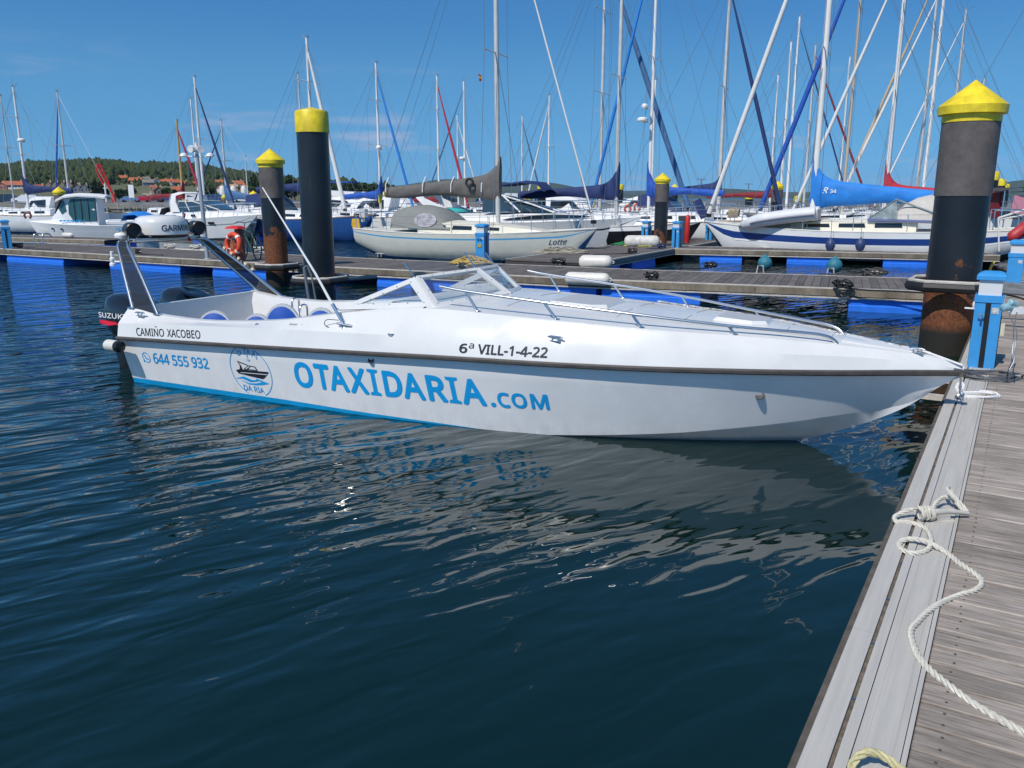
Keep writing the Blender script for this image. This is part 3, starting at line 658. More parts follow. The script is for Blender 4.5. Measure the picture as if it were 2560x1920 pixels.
deckpanel('deck_hatch', [(6.52, -.22), (6.86, -.22), (6.98, -.14), (6.98, .14), (6.86, .22), (6.52, .22)], .032, GEL, .12, MATS['hatch_top'])
deckpanel('anchor_locker', [(7.58, -.20), (8.16, -.045), (8.16, .045), (7.58, .20)], .012, GEL, .05, mat('locker_lid', (.66, .68, .70), .5))
for s_ in (-1, 1):                                       # moulded recess lines of the non-skid panels
    b = MB()
    for (xa, xb, f) in ((4.6, 5.0, .72), (5.0, 7.5, .66)):
        P = [(x, s_ * dy(x) * f, deckz(x, s_ * dy(x) * f) + .002) for x in np.linspace(xa, xb, 14)]; b.tube(P, .0045, 4)
    for xx_ in (4.7, 5.75, 6.3, 7.15, 7.5): b.tube([(xx_, s_ * dy(xx_) * f, deckz(xx_, s_ * dy(xx_) * f) + .002) for f in (.12, .4, .66)], .004, 4)
    b.build('deck_seam', mat('seam', (.42, .43, .45), .6), boat)
# rubbing strake
b = MB()
for sgn in (-1, 1):
    secs = []
    for x in XS:
        y = hb(x); zt_, zb_ = zst(x), zsb(x); secs.append([(x, sgn * (y - .035), zt_), (x, sgn * (y - .004), zt_), (x, sgn * (y + .008), zt_ - .012), (x, sgn * (y + .008), zb_ + .010), (x, sgn * (y - .004), zb_), (x, sgn * (y - .06), zb_)])
    b.loft(secs, closed=True, caps=True)
b.box((-.012, 0, .546), (.03, 2.40, .038)); b.box((8.505, 0, .728), (.03, .06, .048))
b.build('rubbing_strake', mat('strake_rubber', (.062, .055, .050), .5, var=.3, scale=9, bump=.15, bscale=60), boat, smooth=30)
# cockpit: coaming caps, inner walls, floor, transom wall, dash bulkhead
b = MB(); secs = []
CX0 = 4.0
for x in [x for x in XS if x <= CX0]: secs.append([(x, -dy(x), dz(x)), (x, -dy(x) + .05, dz(x) + .012), (x, -dy(x) + .12, dz(x) - .004), (x, -dy(x) + .17, dz(x) - .12), (x, -.80, .14)])
for sgn in (1, -1): b.loft([[(p[0], p[1] * sgn, p[2]) for p in q] for q in secs])
b.build('coaming', GEL, boat, smooth=35)
b = MB(); b.box((2.0, 0, .13), (4.0, 1.66, .03)); b.build('cockpit_floor', GREYD, boat)
b = MB(); b.loft([[(0.0, y, .565) for y in np.linspace(-1.19, 1.19, 9)], [(0.0, y, .872) for y in np.linspace(-1.0, 1.0, 9)], [(.07, y, .872) for y in np.linspace(-1.0, 1.0, 9)], [(.16, y, .14) for y in np.linspace(-.84, .84, 9)]]); b.build('transom_wall', GEL, boat, smooth=20)
b = MB(); b.loft([[(CX0, -.97, .14), (CX0, .97, .14)], [(3.9, -.95, .95), (3.9, .95, .95)], [(4.08, -.93, 1.10), (4.08, .93, 1.10)]]); b.build('dash_panel', GEL, boat, smooth=10)
b = MB(); b.loft([[(3.30, y, .60) for y in (-.88, -.5, 0, .5, .88)], [(3.42, y, 1.03) for y in (-.90, -.5, 0, .5, .90)], [(3.60, y, 1.13) for y in (-.88, -.5, 0, .5, .88)], [(4.10, y, 1.10 + .04 * (1 - abs(y))) for y in (-.86, -.5, 0, .5, .86)]]); b.build('dash_console', GEL, boat, smooth=40)
b = MB(); b.torus((3.22, -.38, .86), .17, .014, axis=(-.8, 0, .6), n=28, m=8); b.tube([(3.38, -.38, .80), (3.22, -.38, .86)], .03, 8); b.build('steering_wheel', BLACK, boat)
# windscreen
def frame_panel(outer, inset, th, name):
    P = [Vector(p) for p in outer]; n = len(P); nrm = (P[1] - P[0]).cross(P[2] - P[0]).normalized(); inner = []
    for i in range(n):
        e0 = (P[i] - P[i - 1]).normalized(); e1 = (P[(i + 1) % n] - P[i]).normalized(); ins = inset if not hasattr(inset, '__len__') else None
        a0, a1 = (inset, inset) if ins is not None else (inset[i - 1], inset[i])
        n0 = nrm.cross(e0); n1 = nrm.cross(e1); den = n0.cross(n1).dot(nrm)
        # offset lines intersection
        q0 = P[i] + n0 * a0; q1 = P[i] + n1 * a1
        t = (q1 - q0).cross(e1).dot(nrm) / e0.cross(e1).dot(nrm); inner.append(q0 + e0 * t)
    b = MB(); A = [p + nrm * th / 2 for p in P]; B = [p - nrm * th / 2 for p in P]; C = [p + nrm * th / 2 for p in inner]; D = [p - nrm * th / 2 for p in inner]
    V = A + B + C + D; f = []
    for i in range(n):
        j = (i + 1) % n; f += [(i, j, 2 * n + j, 2 * n + i), (n + i, 3 * n + i, 3 * n + j, n + j), (i, n + i, n + j, j), (2 * n + i, 2 * n + j, 3 * n + j, 3 * n + i)]
    b.add(V, f); o = b.build(name, GEL, boat, smooth=20)
    b = MB(); cen = sum(inner, Vector()) / n
    b.add([cen + (p - cen) * 1.02 for p in inner], [tuple(range(n))]); b.build('pane', GLASS, o, smooth=0)
    b = MB()
    for i in range(n):
        a_, c_ = inner[i], inner[(i + 1) % n]; ln = (c_ - a_).length; k = max(2, int(ln / .14))
        for q in range(k + 1):
            p = a_.lerp(c_, q / k); p = p + (p - cen).normalized() * .018; b.ball(p, .006, 6); b.ball(p - nrm * (th * .5), .008, 6); b.ball(p + nrm * (th * .5), .008, 6)
    b.build('snap_fastener', STEEL, o)['kind'] = 'stuff'
    return o
for s_ in (-1, 1):
    side = [(2.98, s_ * 1.00, 1.02), (4.10, s_ * .90, 1.10), (3.82, s_ * .82, 1.365)]
    fr = [(4.10, s_ * .895, 1.09), (4.41, s_ * .012, 1.15), (4.03, s_ * .012, 1.392), (3.82, s_ * .815, 1.365)]
    if s_ < 0: frame_panel(side, [.055, .075, .045], .035, 'side_window')
    else: frame_panel(side[::-1], [.045, .075, .055], .035, 'side_window')
    if s_ < 0: frame_panel(fr, [.05, .035, .035, .05], .035, 'windscreen')
    else: frame_panel(fr[::-1], [.035, .035, .05, .05], .035, 'windscreen')
b = MB(); b.add([(3.80, -.81, 1.385), (4.01, 0, 1.412), (3.90, 0, 1.545), (3.70, -.80, 1.49)], [(0, 1, 2, 3)]); b.add([(3.80, .81, 1.385), (4.01, 0, 1.412), (3.90, 0, 1.545), (3.70, .80, 1.49)], [(0, 1, 2, 3)])
b.build('wind_deflector', glassmat('deflector', (.88, .92, .95), .05), boat, smooth=0)
b = MB()
for y, x0, x1, z0, z1 in ((-.81, 3.81, 3.69, 1.36, 1.50), (0, 4.02, 3.89, 1.39, 1.55), (.81, 3.81, 3.69, 1.36, 1.50)): b.tube([(x0, y, z0), (x1, y, z1)], .008, 6)
b.build('deflector_rod', STEEL, boat)
# rails
for s_ in (-1, 1):
    sy = lambda x: s_ * (dy(x) - .035)
    b = MB(); P = [(4.16, sy(4.3), 1.305), (4.43, sy(4.5), 1.272), (5.2, sy(5.28), 1.207), (5.97, sy(6.03), 1.138), (6.74, sy(6.78), 1.062), (7.30, sy(7.33), 1.018), (7.455, sy(7.46), .998), (7.52, sy(7.52), .972), (7.56, sy(7.56), dz(7.56) + .005)]
    b.tube(catmull(P, 5), .0145, 10); b.build('handrail', STEEL, boat)
    b = MB()
    for (xt, zt_, xb) in ((4.43, 1.272, 4.56), (5.2, 1.207, 5.32), (5.97, 1.138, 6.05), (6.74, 1.062, 6.79)):
        b = MB(); b.tube([(xt, sy(xt), zt_), (xb, sy(xb), dz(xb) - .005)], .0125, 8); b.lathe([(.028, 0), (.028, .006), (.016, .012)], (xb, sy(xb), dz(xb) + .001), 10); b.build('stanchion', STEEL, boat)
# radar arch
TOPZ = 1.59; TY = .60; TXR, TXF = -.60, -.47
for s_ in (-1, 1):
    rear = [(.06, s_ * 1.0, .86), (-.27, s_ * .81, 1.22), (-.545, s_ * .645, 1.53), (-.585, s_ * .60, 1.575), (TXR, s_ * .52, TOPZ)]
    front = [(.47, s_ * 1.0, .81), (.03, s_ * .81, 1.20), (-.37, s_ * .64, 1.53), (-.43, s_ * .595, 1.575), (TXF, s_ * .52, TOPZ)]
    o = None
    b = MB(); b.tube(rear, .021, 10); b.tube(front, .021, 10); o = b.build('arch_leg', STEEL, boat)
    b = MB(); ra, fa = catmull(rear[:4], 4), catmull(front[:4], 4); b.loft([[a, c] for a, c in zip(ra, fa)]); b.build('smoked_panel', DARKG, o, smooth=0)
    b = MB(); b.box((.05, s_ * 1.0, .872), (.09, .07, .012)); b.box((.47, s_ * 1.0, .822), (.09, .07, .012)); b.build('base_plate', STEEL, o)
b = MB(); b.tube([(TXR, -.54, TOPZ), (TXR, .54, TOPZ)], .021, 10); b.tube([(TXF, -.54, TOPZ), (TXF, .54, TOPZ)], .021, 10); b.box((-.535, 0, TOPZ + .022), (.20, 1.0, .012)); b.build('arch_bar', STEEL, boat)
b = MB(); R_ = .325; b.lathe([(R_ * .9, 0), (R_, .012), (R_ * 1.0, .06), (R_ * .97, .15), (R_ * .90, .205), (R_ * .72, .235), (R_ * .3, .247), (.004, .25)], (-.56, .02, 1.645), 40); rd = b.build('radar_dome', GEL, boat, smooth=50)
b = MB(); b.lathe([(R_ * .86, 0), (R_ * .92, .03)], (-.56, .02, 1.615), 32); b.build('radar_base', RUBB2, rd)
b = MB()
# lettering on the dome, wrapped around it towards the viewer
a_c = math.radians(-6)
def wrapd(u, v):
    a = a_c + (u - .5) * 1.18; z = 1.70 + .075 * v; r = R_ * 1.003 - .004; r2 = np.interp(z - 1.645, [0, .012, .06, .15, .205], [.9 * R_, R_, R_, .97 * R_, .9 * R_]) + .003
    return (-.56 + r2 * math.cos(a), .02 + r2 * math.sin(a), z)
letter(b, 'GARMIN', wrapd, .035); b.build('lettering', LETK, rd, smooth=0)
for y, x, az in ((-.47, -.50, -72), (.50, -.47, -72)):
    ax = Vector((math.cos(math.radians(az + 45)), math.sin(math.radians(az + 45)), -.03)); c = Vector((x, y, 1.725))
    b = MB(); b.lathe([(.05, -.16), (.075, -.15), (.085, -.09), (.088, .10), (.090, .13), (.080, .14), (.074, .132), (.07, .115), (.004, .105)], c, 24, axis=ax)
    spk = b.build('speaker', BLACK, boat); b = MB(); b.box((x, y, 1.63), (.06, .05, .08)); b.build('bracket', BLACK, spk)
b = MB(); b.lathe([(.05, 0), (.075, .02), (.08, .05), (.06, .075), (.004, .085)], (-.63, -.52, 1.61), 20); b.build('gps_antenna', WHITE, boat)
b = MB(); b.tube([(-.42, -.72, 1.36), (-.52, -.76, 1.36)], .012, 6); b.lathe([(.035, 0), (.035, .03), (.022, .04), (.030, .05), (.030, .09), (.018, .1), (.018, .17), (.004, .175)], (-.52, -.76, 1.31), 14); b.build('anchor_light', WHITE, boat)
b = MB(); b.tube([(-.42, .27, 1.62), (-.44, .27, 1.95)], .008, 6); fo = b.build('flag_staff', WIRE, boat)
b = MB()
secs = []
for u in np.linspace(0, 1, 10):
    secs.append([(-.44 + .07 * math.sin(u * 7) * u - .03 * u, .27 + .07 * u + .02 * math.sin(v * 9 + u * 5), 1.93 - .28 * v - .10 * u) for v in np.linspace(0, 1, 9)])
b.loft(secs, mfun=lambda i, j: 1 if 2 <= j <= 5 else 0); b.build('flag', [REDP, mat('flag_yellow', (.75, .50, .02), .7)], boat, smooth=60)
# lamp strip along the far arch leg
b = MB()
for k in range(11):
    t = .08 + .80 * k / 10; p = Vector((-.37, .66, 1.53)).lerp(Vector((.47, 1.02, .83)), t * .62); b.box(p + Vector((.03, .0, .03)), (.035, .02, .03), tilt=Matrix.Rotation(.7, 3, 'Y'), mi=k % 2)
b.build('deck_light_strip', [mat('lens_warm', (.60, .50, .30), .3), BLACK], boat)
# outboard engines
def engine(y, lettered):
    secs = []
    #          x-centre, half length, half width, z
    for (xc, hl, hw, z) in ((-.60, .30, .19, .42), (-.62, .37, .235, .50), (-.63, .385, .245, .68), (-.64, .37, .235, .80), (-.66, .32, .20, .885), (-.69, .22, .14, .93), (-.70, .08, .05, .94)):
        ring = []
        for k in range(22):
            q = 2 * math.pi * k / 22; c, s_ = math.cos(q), math.sin(q); ring.append((xc + hl * math.copysign(abs(c) ** .62, c), y + hw * math.copysign(abs(s_) ** .62, s_), z - (.05 * max(0, c) if z > .8 else 0)))
        secs.append(ring)
    b = MB(); b.loft(secs, closed=True, caps=True); o = b.build('outboard_engine', GLOSSB, boat, smooth=45)
    b = MB(); b.loft([[(-.66 + a * c_, y + w_ * s_, z) for c_, s_ in ((1, 0), (.7, .7), (0, 1), (-.7, .7), (-1, 0), (-.7, -.7), (0, -1), (.7, -.7))] for (a, w_, z) in ((.36, .20, .45), (.36, .18, .28), (.32, .15, .05), (.26, .10, -.5))], closed=True, caps=True); b.build('midsection', BLACK, o)
    b = MB(); b.box((-.22, y, .42), (.30, .22, .16)); b.box((-.12, y, .62), (.22, .10, .34)); b.build('mount', BLACK, o)
    if lettered:
        sy_ = y - .2505
        b = MB()
        pts = lambda u, v: (-1.0 + .50 * u, sy_ + .035 * (abs(u - .55) * 1.5) ** 3, .655 + .065 * v)
        letter(b, 'SUZUKI', pts, .045); b.build('lettering', mat('decal_white', (.75, .75, .75), .4), o, smooth=0)
        b = MB(); q = lambda x, z: (x, sy_ + .035 * (abs((x + 1.0) / .5 - .55) * 1.5) ** 3, z)
        b.add([q(-.99, .575), q(-.82, .560), q(-.66, .585), q(-.66, .615), q(-.99, .625)], [(0, 1, 2, 3, 4)]); b.add([q(-.66, .575), q(-.50, .60), q(-.50, .61), q(-.66, .60)], [(0, 1, 2, 3)]); b.build('stripe_decal', mat('decal_red', (.62, .01, .03), .4), o, smooth=0)
engine(-.44, True); engine(.40, False)
# seats
def seat(x, y, z, w_, hgt, rz):
    o = MB(); 
    def shell(grow, thk, off):
        rows = []
        for q in np.linspace(0, math.pi, 15):
            c, s_ = math.cos(q), math.sin(q); rows.append((c * w_ * .5 * grow, (abs(s_) ** .75) * hgt * grow))
        return [(off, a, b_ - .15) for a, b_ in rows], [(off + thk, a, b_ - .15) for a, b_ in rows]
    A, B = shell(1.0, .06, -.03); o.loft([A, B]); o.add(A, [tuple(range(len(A)))]); o.add(B, [tuple(range(len(B)))])
    s_o = o.build('seat', GEL, boat, smooth=35, loc=(x, y, z), rotz=rz)
    for off, sg in ((.03, 1), (-.03, -1)):
        b = MB(); A, B = shell(.93, .0, off); cen = Vector((off + .028 * sg, 0, hgt * .32 - .15))
        rings = [[Vector(p).lerp(cen, t_) + Vector((.028 * sg * (1 - (1 - t_) ** 2), 0, 0)) * (1 if t_ > 0 else 0) for p in A] for t_ in (0, .12, .3, .6, .97)]
        b.loft(rings); b.build('cushion', SEATB, s_o, smooth=60)
    b = MB(); b.box((.12, 0, -.25), (.42, w_ * .9, .12)); b.box((.08, 0, -.46), (.2, .2, .40)); b.build('base', GEL, s_o)
seat(.72, -.42, .60, .44, .36, -1.05); seat(1.38, -.42, .585, .40, .38, -1.05); seat(1.36, .02, .58, .46, .45, -1.05); seat(1.86, .12, .58, .42, .42, -1.05)
# VHF aerial leaning aft from the side deck
b = MB(); b.tube([(3.17, -1.13, .93), (2.86, -1.11, 1.38), (2.26, -1.12, 2.20)], [.014, .012, .006], 8); a_o = b.build('aerial', WHITE, boat)
b = MB(); b.tube([(3.20, -1.13, .885), (3.17, -1.13, .95), (3.06, -1.125, 1.10)], .018, 8); b.tube([(3.14, -1.17, .925), (3.30, -1.15, .905)], .012, 8); b.lathe([(.035, 0), (.03, .015), (.012, .03)], (3.20, -1.13, .868), 12); b.build('base', STEEL, a_o)
b = MB(); b.tube(catmull([(3.14, -1.14, .95), (3.02, -1.17, .95), (2.98, -1.16, .90), (3.05, -1.155, .865), (3.08, -1.15, .86)], 5), .004, 5); b.build('cable', HOSE, a_o)
# cleats, skin fittings, fender
def bcleat(x, y, z, rz, name='cleat', ln=.16):
    b = MB(); b.tube([(-ln / 2, 0, .035), (-ln * .3, 0, .04), (ln * .3, 0, .04), (ln / 2, 0, .035)], [.006, .010, .010, .006], 8)
    for q in (-.03, .03): b.tube([(q, 0, 0), (q, 0, .04)], .009, 8)
    b.box((0, 0, .003), (.10, .03, .006)); b.build(name, STEEL, boat, loc=(x, y, z), rotz=rz)
bcleat(5.37, -1.015, .900, -.15); bcleat(.28, -1.09, .80, 0); bcleat(5.37, 1.015, .900, .15); bcleat(8.15, -.06, .872, -.3, ln=.12)
b = MB(); b.torus((3.77, -1.165, .868), .032, .006, n=16, m=6); b.build('deck_eye', STEEL, boat)
for x, z, r in ((3.542, .602, .026), (7.02, .50, .03)):
    y = -side_y(x, z); b = MB(); b.torus((x, y - .004, z), r, .008, axis=(0, -1, .45), n=16, m=6); b.lathe([(r, 0), (.002, .001)], (x, y - .001, z), 14, axis=(0, -1, .45)); b.build('skin_fitting', BLACK, boat)
b = MB(); b.torus((7.72, 0, .20), .03, .008, axis=(0, 1, 0), n=14, m=6); b.build('bow_eye', STEEL, boat)
b = MB(); b.lathe([(.01, -.13), (.05, -.125), (.065, -.10), (.065, .06), (.055, .065)], (.06, -1.30, .475), 18, axis=(1, -.05, 0)); fo = b.build('stern_fender', FENDW, boat); b = MB(); b.lathe([(.058, .062), (.064, .066), (.064, .12), (.05, .13), (.01, .135)], (.06, -1.30, .475), 18, axis=(1, -.05, 0)); b.build('end_cap', BLACK, fo)
# small fittings: filler cap, throttle, seat grips, bow roller, vents
b = MB(); b.lathe([(.030, 0), (.030, .006), (.022, .009), (.004, .009)], (2.05, -1.11, .815), 16, axis=(0, -.75, .6)); b.build('filler_cap', STEEL, boat)
b = MB(); b.box((3.30, .20, .98), (.12, .06, .05)); b.tube([(3.30, .20, 1.0), (3.24, .20, 1.12), (3.24, .15, 1.14)], .012, 6); b.build('throttle_lever', BLACK, boat)
for x_, y_ in ((1.62, .10), (1.10, .55)):
    b = MB(); b.tube(catmull([(x_, y_ - .06, .70), (x_, y_ - .06, .84), (x_, y_, .87), (x_, y_ + .06, .84), (x_, y_ + .06, .70)], 5), .013, 8); b.build('grab_handle', STEEL, boat)
for x_ in (2.55, 2.70):
    b = MB(); b.box((x_, -1.125, .86), (.09, .012, .028), tilt=Matrix.Rotation(-.35, 3, 'X')); b.build('vent', mat('vent_grey', (.30, .30, .31), .5), boat)
b = MB(); b.tube([(3.36, -.93, 1.075), (3.36, -.93, 1.10)], .01, 6); b.tube([(3.33, -.93, 1.10), (3.44, -.93, 1.10)], .007, 6); b.build('screen_latch', STEEL, boat)
# ---- lettering on the hull
def on_side(x, z, off=.0022):
    y = side_y(x, z); e = .01; n = Vector((-(side_y(x + e, z) - y) / e, 1, -(side_y(x, z + e) - y) / e)).normalized(); return (x + n.x * off, -(y + n.y * off), z + n.z * off)
def on_top(x, z, off=.0022):
    y = top_y(x, z); return (x, -(y + off), z)

def word(mb, s_, xa, za, xb, zb, h0, h1, on, bold=.03, shear=0.0):
    letter(mb, s_, lambda u, v: on(xa + (xb - xa) * u, za + (zb - za) * u + (h0 + (h1 - h0) * u) * v), bold, shear)
def poly(mb, pts, on): mb.add([on(x, z) for x, z in pts], [tuple(range(len(pts)))])
web = MB()
_c, _s = math.cos(BA), math.sin(BA); _u = np.array([_c, _s, 0]); _n = np.array([-_s, _c, 0]); _S = np.array(BS)
def survey(px, py, yfun):
    """where the sight line of a measured photo point meets the near side of the hull: (x, z) in boat coordinates"""
    r = ray(px, py); o = np.array([0, 0, EYE]) - _S; y = -1.1
    for _ in range(40):
        t = (y - o @ _n) / (r @ _n); p = o + r * t; y = .5 * y - .5 * yfun(p @ _u, p[2])
    return p @ _u, p[2]
def quad_word(mb, s_, corners, org, sc_, on, yfun, bold):
    q = [survey(org[0] + a / sc_, org[1] + c / sc_, yfun) for a, c in corners]      # tl, tr, bl, br
    def f(u, v):
        tx, tz = q[0][0] + (q[1][0] - q[0][0]) * u, q[0][1] + (q[1][1] - q[0][1]) * u; bx, bz_ = q[2][0] + (q[3][0] - q[2][0]) * u, q[2][1] + (q[3][1] - q[2][1]) * u
        return on(bx + (tx - bx) * v, bz_ + (tz - bz_) * v)
    if s_ == 'serif_I':
        for P in ([(0, 0), (1, 0), (1, .10), (.70, .15), (.30, .15), (0, .10)], [(.30, .15), (.70, .15), (.70, .85), (.30, .85)], [(.30, .85), (.70, .85), (1, .90), (1, 1), (0, 1), (0, .90)]): mb.add([f(*p) for p in P], [tuple(range(len(P)))])
    else: letter(mb, s_, f, bold)
o1, o2, o3 = (720, 890), (1040, 890), (330, 790)
for g, c in (('O', [(37, 46), (206, 63), (85, 288), (255, 305)]), ('T', [(228, 65), (370, 82), (274, 306), (416, 322)]), ('A', [(355, 80), (532, 97), (408, 322), (585, 342)]), ('X', [(545, 100), (710, 117), (593, 343), (768, 362)]), ('serif_I', [(730, 118), (828, 128), (779, 363), (878, 374)]), ('D', [(868, 131), (1041, 150), (915, 376), (1090, 394)]), ('A', [(1036, 147), (1239, 167), (1093, 397), (1296, 416)])): quad_word(web, g, c, o1, 3.735, on_side, side_y, .085)
for g, c in (('R', [(72, 162), (242, 180), (122, 395), (292, 412)]), ('serif_I', [(250, 180), (357, 189), (300, 412), (408, 424)]), ('A', [(366, 192), (577, 206), (422, 425), (633, 442)]), ('.', [(660, 408), (706, 411), (667, 448), (713, 451)]), ('C', [(704, 314), (815, 324), (731, 448), (842, 460)]), ('O', [(829, 322), (964, 331), (856, 454), (992, 466)]), ('M', [(998, 331), (1157, 339), (1024, 466), (1185, 474)])): quad_word(web, g, c, o2, 3.528, on_side, side_y, .0 if g == '.' else .085)
web.build('web_address', LETB, boat, smooth=0)
b = MB(); quad_word(b, '644 555 932', [(165, 297), (613, 343), (180, 385), (632, 433)], o3, 3.256, on_side, side_y, .05); b.build('phone_number', LETB, boat, smooth=0)
b = MB()                                                # speech bubble with handset
def ringpoly(mb, cx_, cz_, r0, r1, on, n=40, sx=1.0, a0=0.0, a1=2 * math.pi, zlim=(-9, 9)):
    for k in range(n):
        q0 = a0 + (a1 - a0) * k / n; q1 = a0 + (a1 - a0) * (k + 1) / n
        P = [(cx_ + sx * r * math.cos(q), cz_ + r * math.sin(q)) for r, q in ((r0, q0), (r1, q0), (r1, q1), (r0, q1))]
        if min(p[1] for p in P) < zlim[0] or max(p[1] for p in P) > zlim[1]: continue
        poly(mb, P, on)
ringpoly(b, .365, .340, .052, .063, on_side); poly(b, [(.305, .315), (.33, .292), (.297, .275)], on_side); ringpoly(b, .385, .360, .030, .047, on_side, 10, 1, math.radians(165), math.radians(285))
b.build('phone_symbol', LETB, boat, smooth=0)
b = MB(); lc, lz = 1.945, .325
ringpoly(b, lc, lz, .276, .286, on_side, 72, .985, zlim=(.064, .585))
quad_word(b, 'DA RIA', [(906, 556), (1070, 584), (918, 602), (1083, 630)], o3, 3.256, on_side, side_y, .03)
for g, c in (('O', [(850, 278), (882, 276), (856, 322), (888, 318)]), ('T', [(896, 262), (930, 262), (902, 304), (934, 302)]), ('A', [(926, 264), (958, 272), (932, 306), (964, 312)]), ('X', [(972, 282), (1004, 290), (972, 326), (1006, 334)]), ('I', [(1014, 304), (1022, 306), (1010, 350), (1018, 352)])): quad_word(b, g, c, o3, 3.256, on_side, side_y, .04)
for q in ([(1.69, .225), (1.82, .262), (1.93, .232), (2.06, .243), (2.0, .222), (1.9, .205), (1.8, .235)], [(1.76, .225), (1.87, .190), (1.97, .198), (2.07, .222), (2.17, .214), (2.06, .188), (1.97, .176), (1.86, .176)], [(2.0, .255), (2.08, .235), (2.17, .212), (2.07, .222), (1.98, .238)]): poly(b, q, on_side)
ringpoly(b, 1.955, .470, .020, .026, on_side, 14, 1, math.radians(190), math.radians(350)); poly(b, [(1.952, .447), (1.958, .447), (1.958, .50), (1.952, .50)], on_side); ringpoly(b, 1.955, .505, .004, .010, on_side, 10)
b.build('round_emblem', LETB, boat, smooth=0)
b = MB()
for q in ([(1.735, .325), (1.80, .345), (1.95, .342), (2.20, .350), (2.13, .285), (2.09, .262), (1.93, .276), (1.76, .295)], [(1.80, .345), (1.835, .345), (1.83, .385), (1.80, .430), (1.79, .435), (1.812, .385)], [(1.79, .437), (1.93, .405), (1.925, .397), (1.80, .425)], [(1.85, .35), (1.94, .40), (2.03, .393), (2.05, .350)]): poly(b, q, lambda x, z: on_side(x, z, .0045))
b.build('boat_emblem', LETK, boat, smooth=0)
b = MB()
poly(b, [(1.80, .31), (2.17, .322), (2.165, .314), (1.80, .303)], lambda x, z: on_side(x, z, .006)); poly(b, [(1.88, .358), (1.945, .392), (1.955, .388), (1.90, .357)], lambda x, z: on_side(x, z, .006)); poly(b, [(1.97, .388), (2.02, .384), (2.035, .357), (1.93, .357)], lambda x, z: on_side(x, z, .006)); b.build('emblem_line', HULLM, boat, smooth=0)
b = MB(); quad_word(b, 'CAMINO', [(32, 94), (258, 105), (40, 161), (264, 169)], o3, 3.256, on_top, top_y, .03); quad_word(b, '~', [(184, 82), (204, 83), (186, 92), (206, 93)], o3, 3.256, on_top, top_y, .0); quad_word(b, 'XACOBEO', [(283, 105), (553, 117), (290, 170), (560, 186)], o3, 3.256, on_top, top_y, .03); b.build('boat_name', LETK, boat, smooth=0)
b = MB(); word(b, '6', 4.495, .750, 4.575, .750, .084, .084, on_top, .07); word(b, 'a', 4.585, .795, 4.635, .795, .045, .045, on_top, .02); word(b, 'VILL-1-4-22', 4.675, .752, 5.320, .759, .086, .088, on_top, .07); b.build('registration', LETK, boat, smooth=0)
# ------------------------------------------------------------------ service pedestals
def pedestal(label, px, py, h=.93, w_=.21, rz=RZ, style=0, z=ZD, scale=1.0):
    p = at(px, py, z); t = thing('service_pedestal', label, 'pedestal', (p[0], p[1], z), rz, 'blue service pedestals')
    s = scale; W = w_ * s; Hh = h * s
    b = MB(); b.loft([[(sx * W / 2, sy * W / 2, zz) for sx, sy in ((-1, -1), (1, -1), (1, 1), (-1, 1))] for zz in (0, Hh * .70)], closed=True, caps=True)
    b.build('body', PEDB, t)
    b = MB(); b.box((0, 0, Hh * .715), (W * 1.08, W * 1.08, Hh * .07)); b.build('collar', PEDB, t)
    b = MB(); b.box((0, 0, Hh * .82), (W * .86, W * .86, Hh * .16)); b.build('lamp', LAMPG, t)
    b = MB(); b.loft([[(sx * W * q / 2, sy * W * q / 2, zz) for sx, sy in ((-1, -1), (1, -1), (1, 1), (-1, 1))] for q, zz in ((1.0, Hh * .90), (1.10, Hh * .905), (1.10, Hh * .945), (.9, Hh * .97), (.6, Hh * .985))], closed=True, caps=True); b.build('cap', PEDB, t)
    b = MB()
    for ang in (0, 1, 2, 3):
        if style == 3 or (style == 2 and ang != 3): continue
        q = math.radians(90 * ang); c, sn = math.cos(q), math.sin(q); b.box((c * W * .5, sn * W * .5, Hh * .345), (.012 if ang % 2 == 0 else W * .2, W * .2 if ang % 2 == 0 else .012, Hh * .66))
    b.build('trim_strip', BLACK, t)
    b = MB(); b.box((-W * .5 - .002, -W * .27, Hh * .60), (.004, W * .26, Hh * .06)); b.build('label_plate', mat('plate_pale', (.55, .56, .55), .5, var=.5, scale=60), t)
    if style == 1:
        b = MB(); b.tube([(-W * .5, W * .22, Hh * .55), (-W * .5 - .05, W * .22, Hh * .55), (-W * .5 - .06, W * .22, Hh * .515)], .011, 8); b.box((-W * .5 - .05, W * .22, Hh * .565), (.02, .06, .008)); b.build('tap', STEEL, t)
        b = MB(); b.tube([(-W * .12, W * .5, Hh * .60), (-W * .12, W * .5 + .09, Hh * .60)], .009, 6); b.ball((W * .1, W * .52, Hh * .63), .05, 10, sq=(.9, .5, 1)); b.build('socket', WHITE, t)
        b = MB(); b.box((W * .1, -W * .5 - .02, Hh * .40), (.07, .05, .12)); b.build('socket_box', mat('socket_cream', (.6, .57, .42), .5), t)
    if style == 2:
        b = MB()
        for qx in (-.045, .045): b.lathe([(.03, 0), (.03, .02), (.02, .03)], (-W / 2, qx, Hh * .58), 12, axis=(-1, 0, 0))
        b.build('socket', mat('socket_blue', (.012, .09, .30), .5), t); b = MB(); b.box((-W / 2 - .008, 0, Hh * .42), (.016, .12, .10)); b.build('sign_plate', mat('sign_gold', (.40, .31, .08), .5, var=.3, scale=30), t)
    return t, p
pedF, ppF = pedestal('front blue pedestal with black centre strip and coiled grey hose at its foot', 2452, 917, h=.985, w_=.235, style=1)
pedG, ppG = pedestal('blue pedestal at the right picture edge, behind the front one, with yellow hose', 2529, 736, h=.98, w_=.24, style=3)
pedestal('blue pedestal with two round sockets and gold plate in front of the cream sailing yacht', 1206, 653, h=1.02, w_=.27, style=2, rz=math.radians(62))
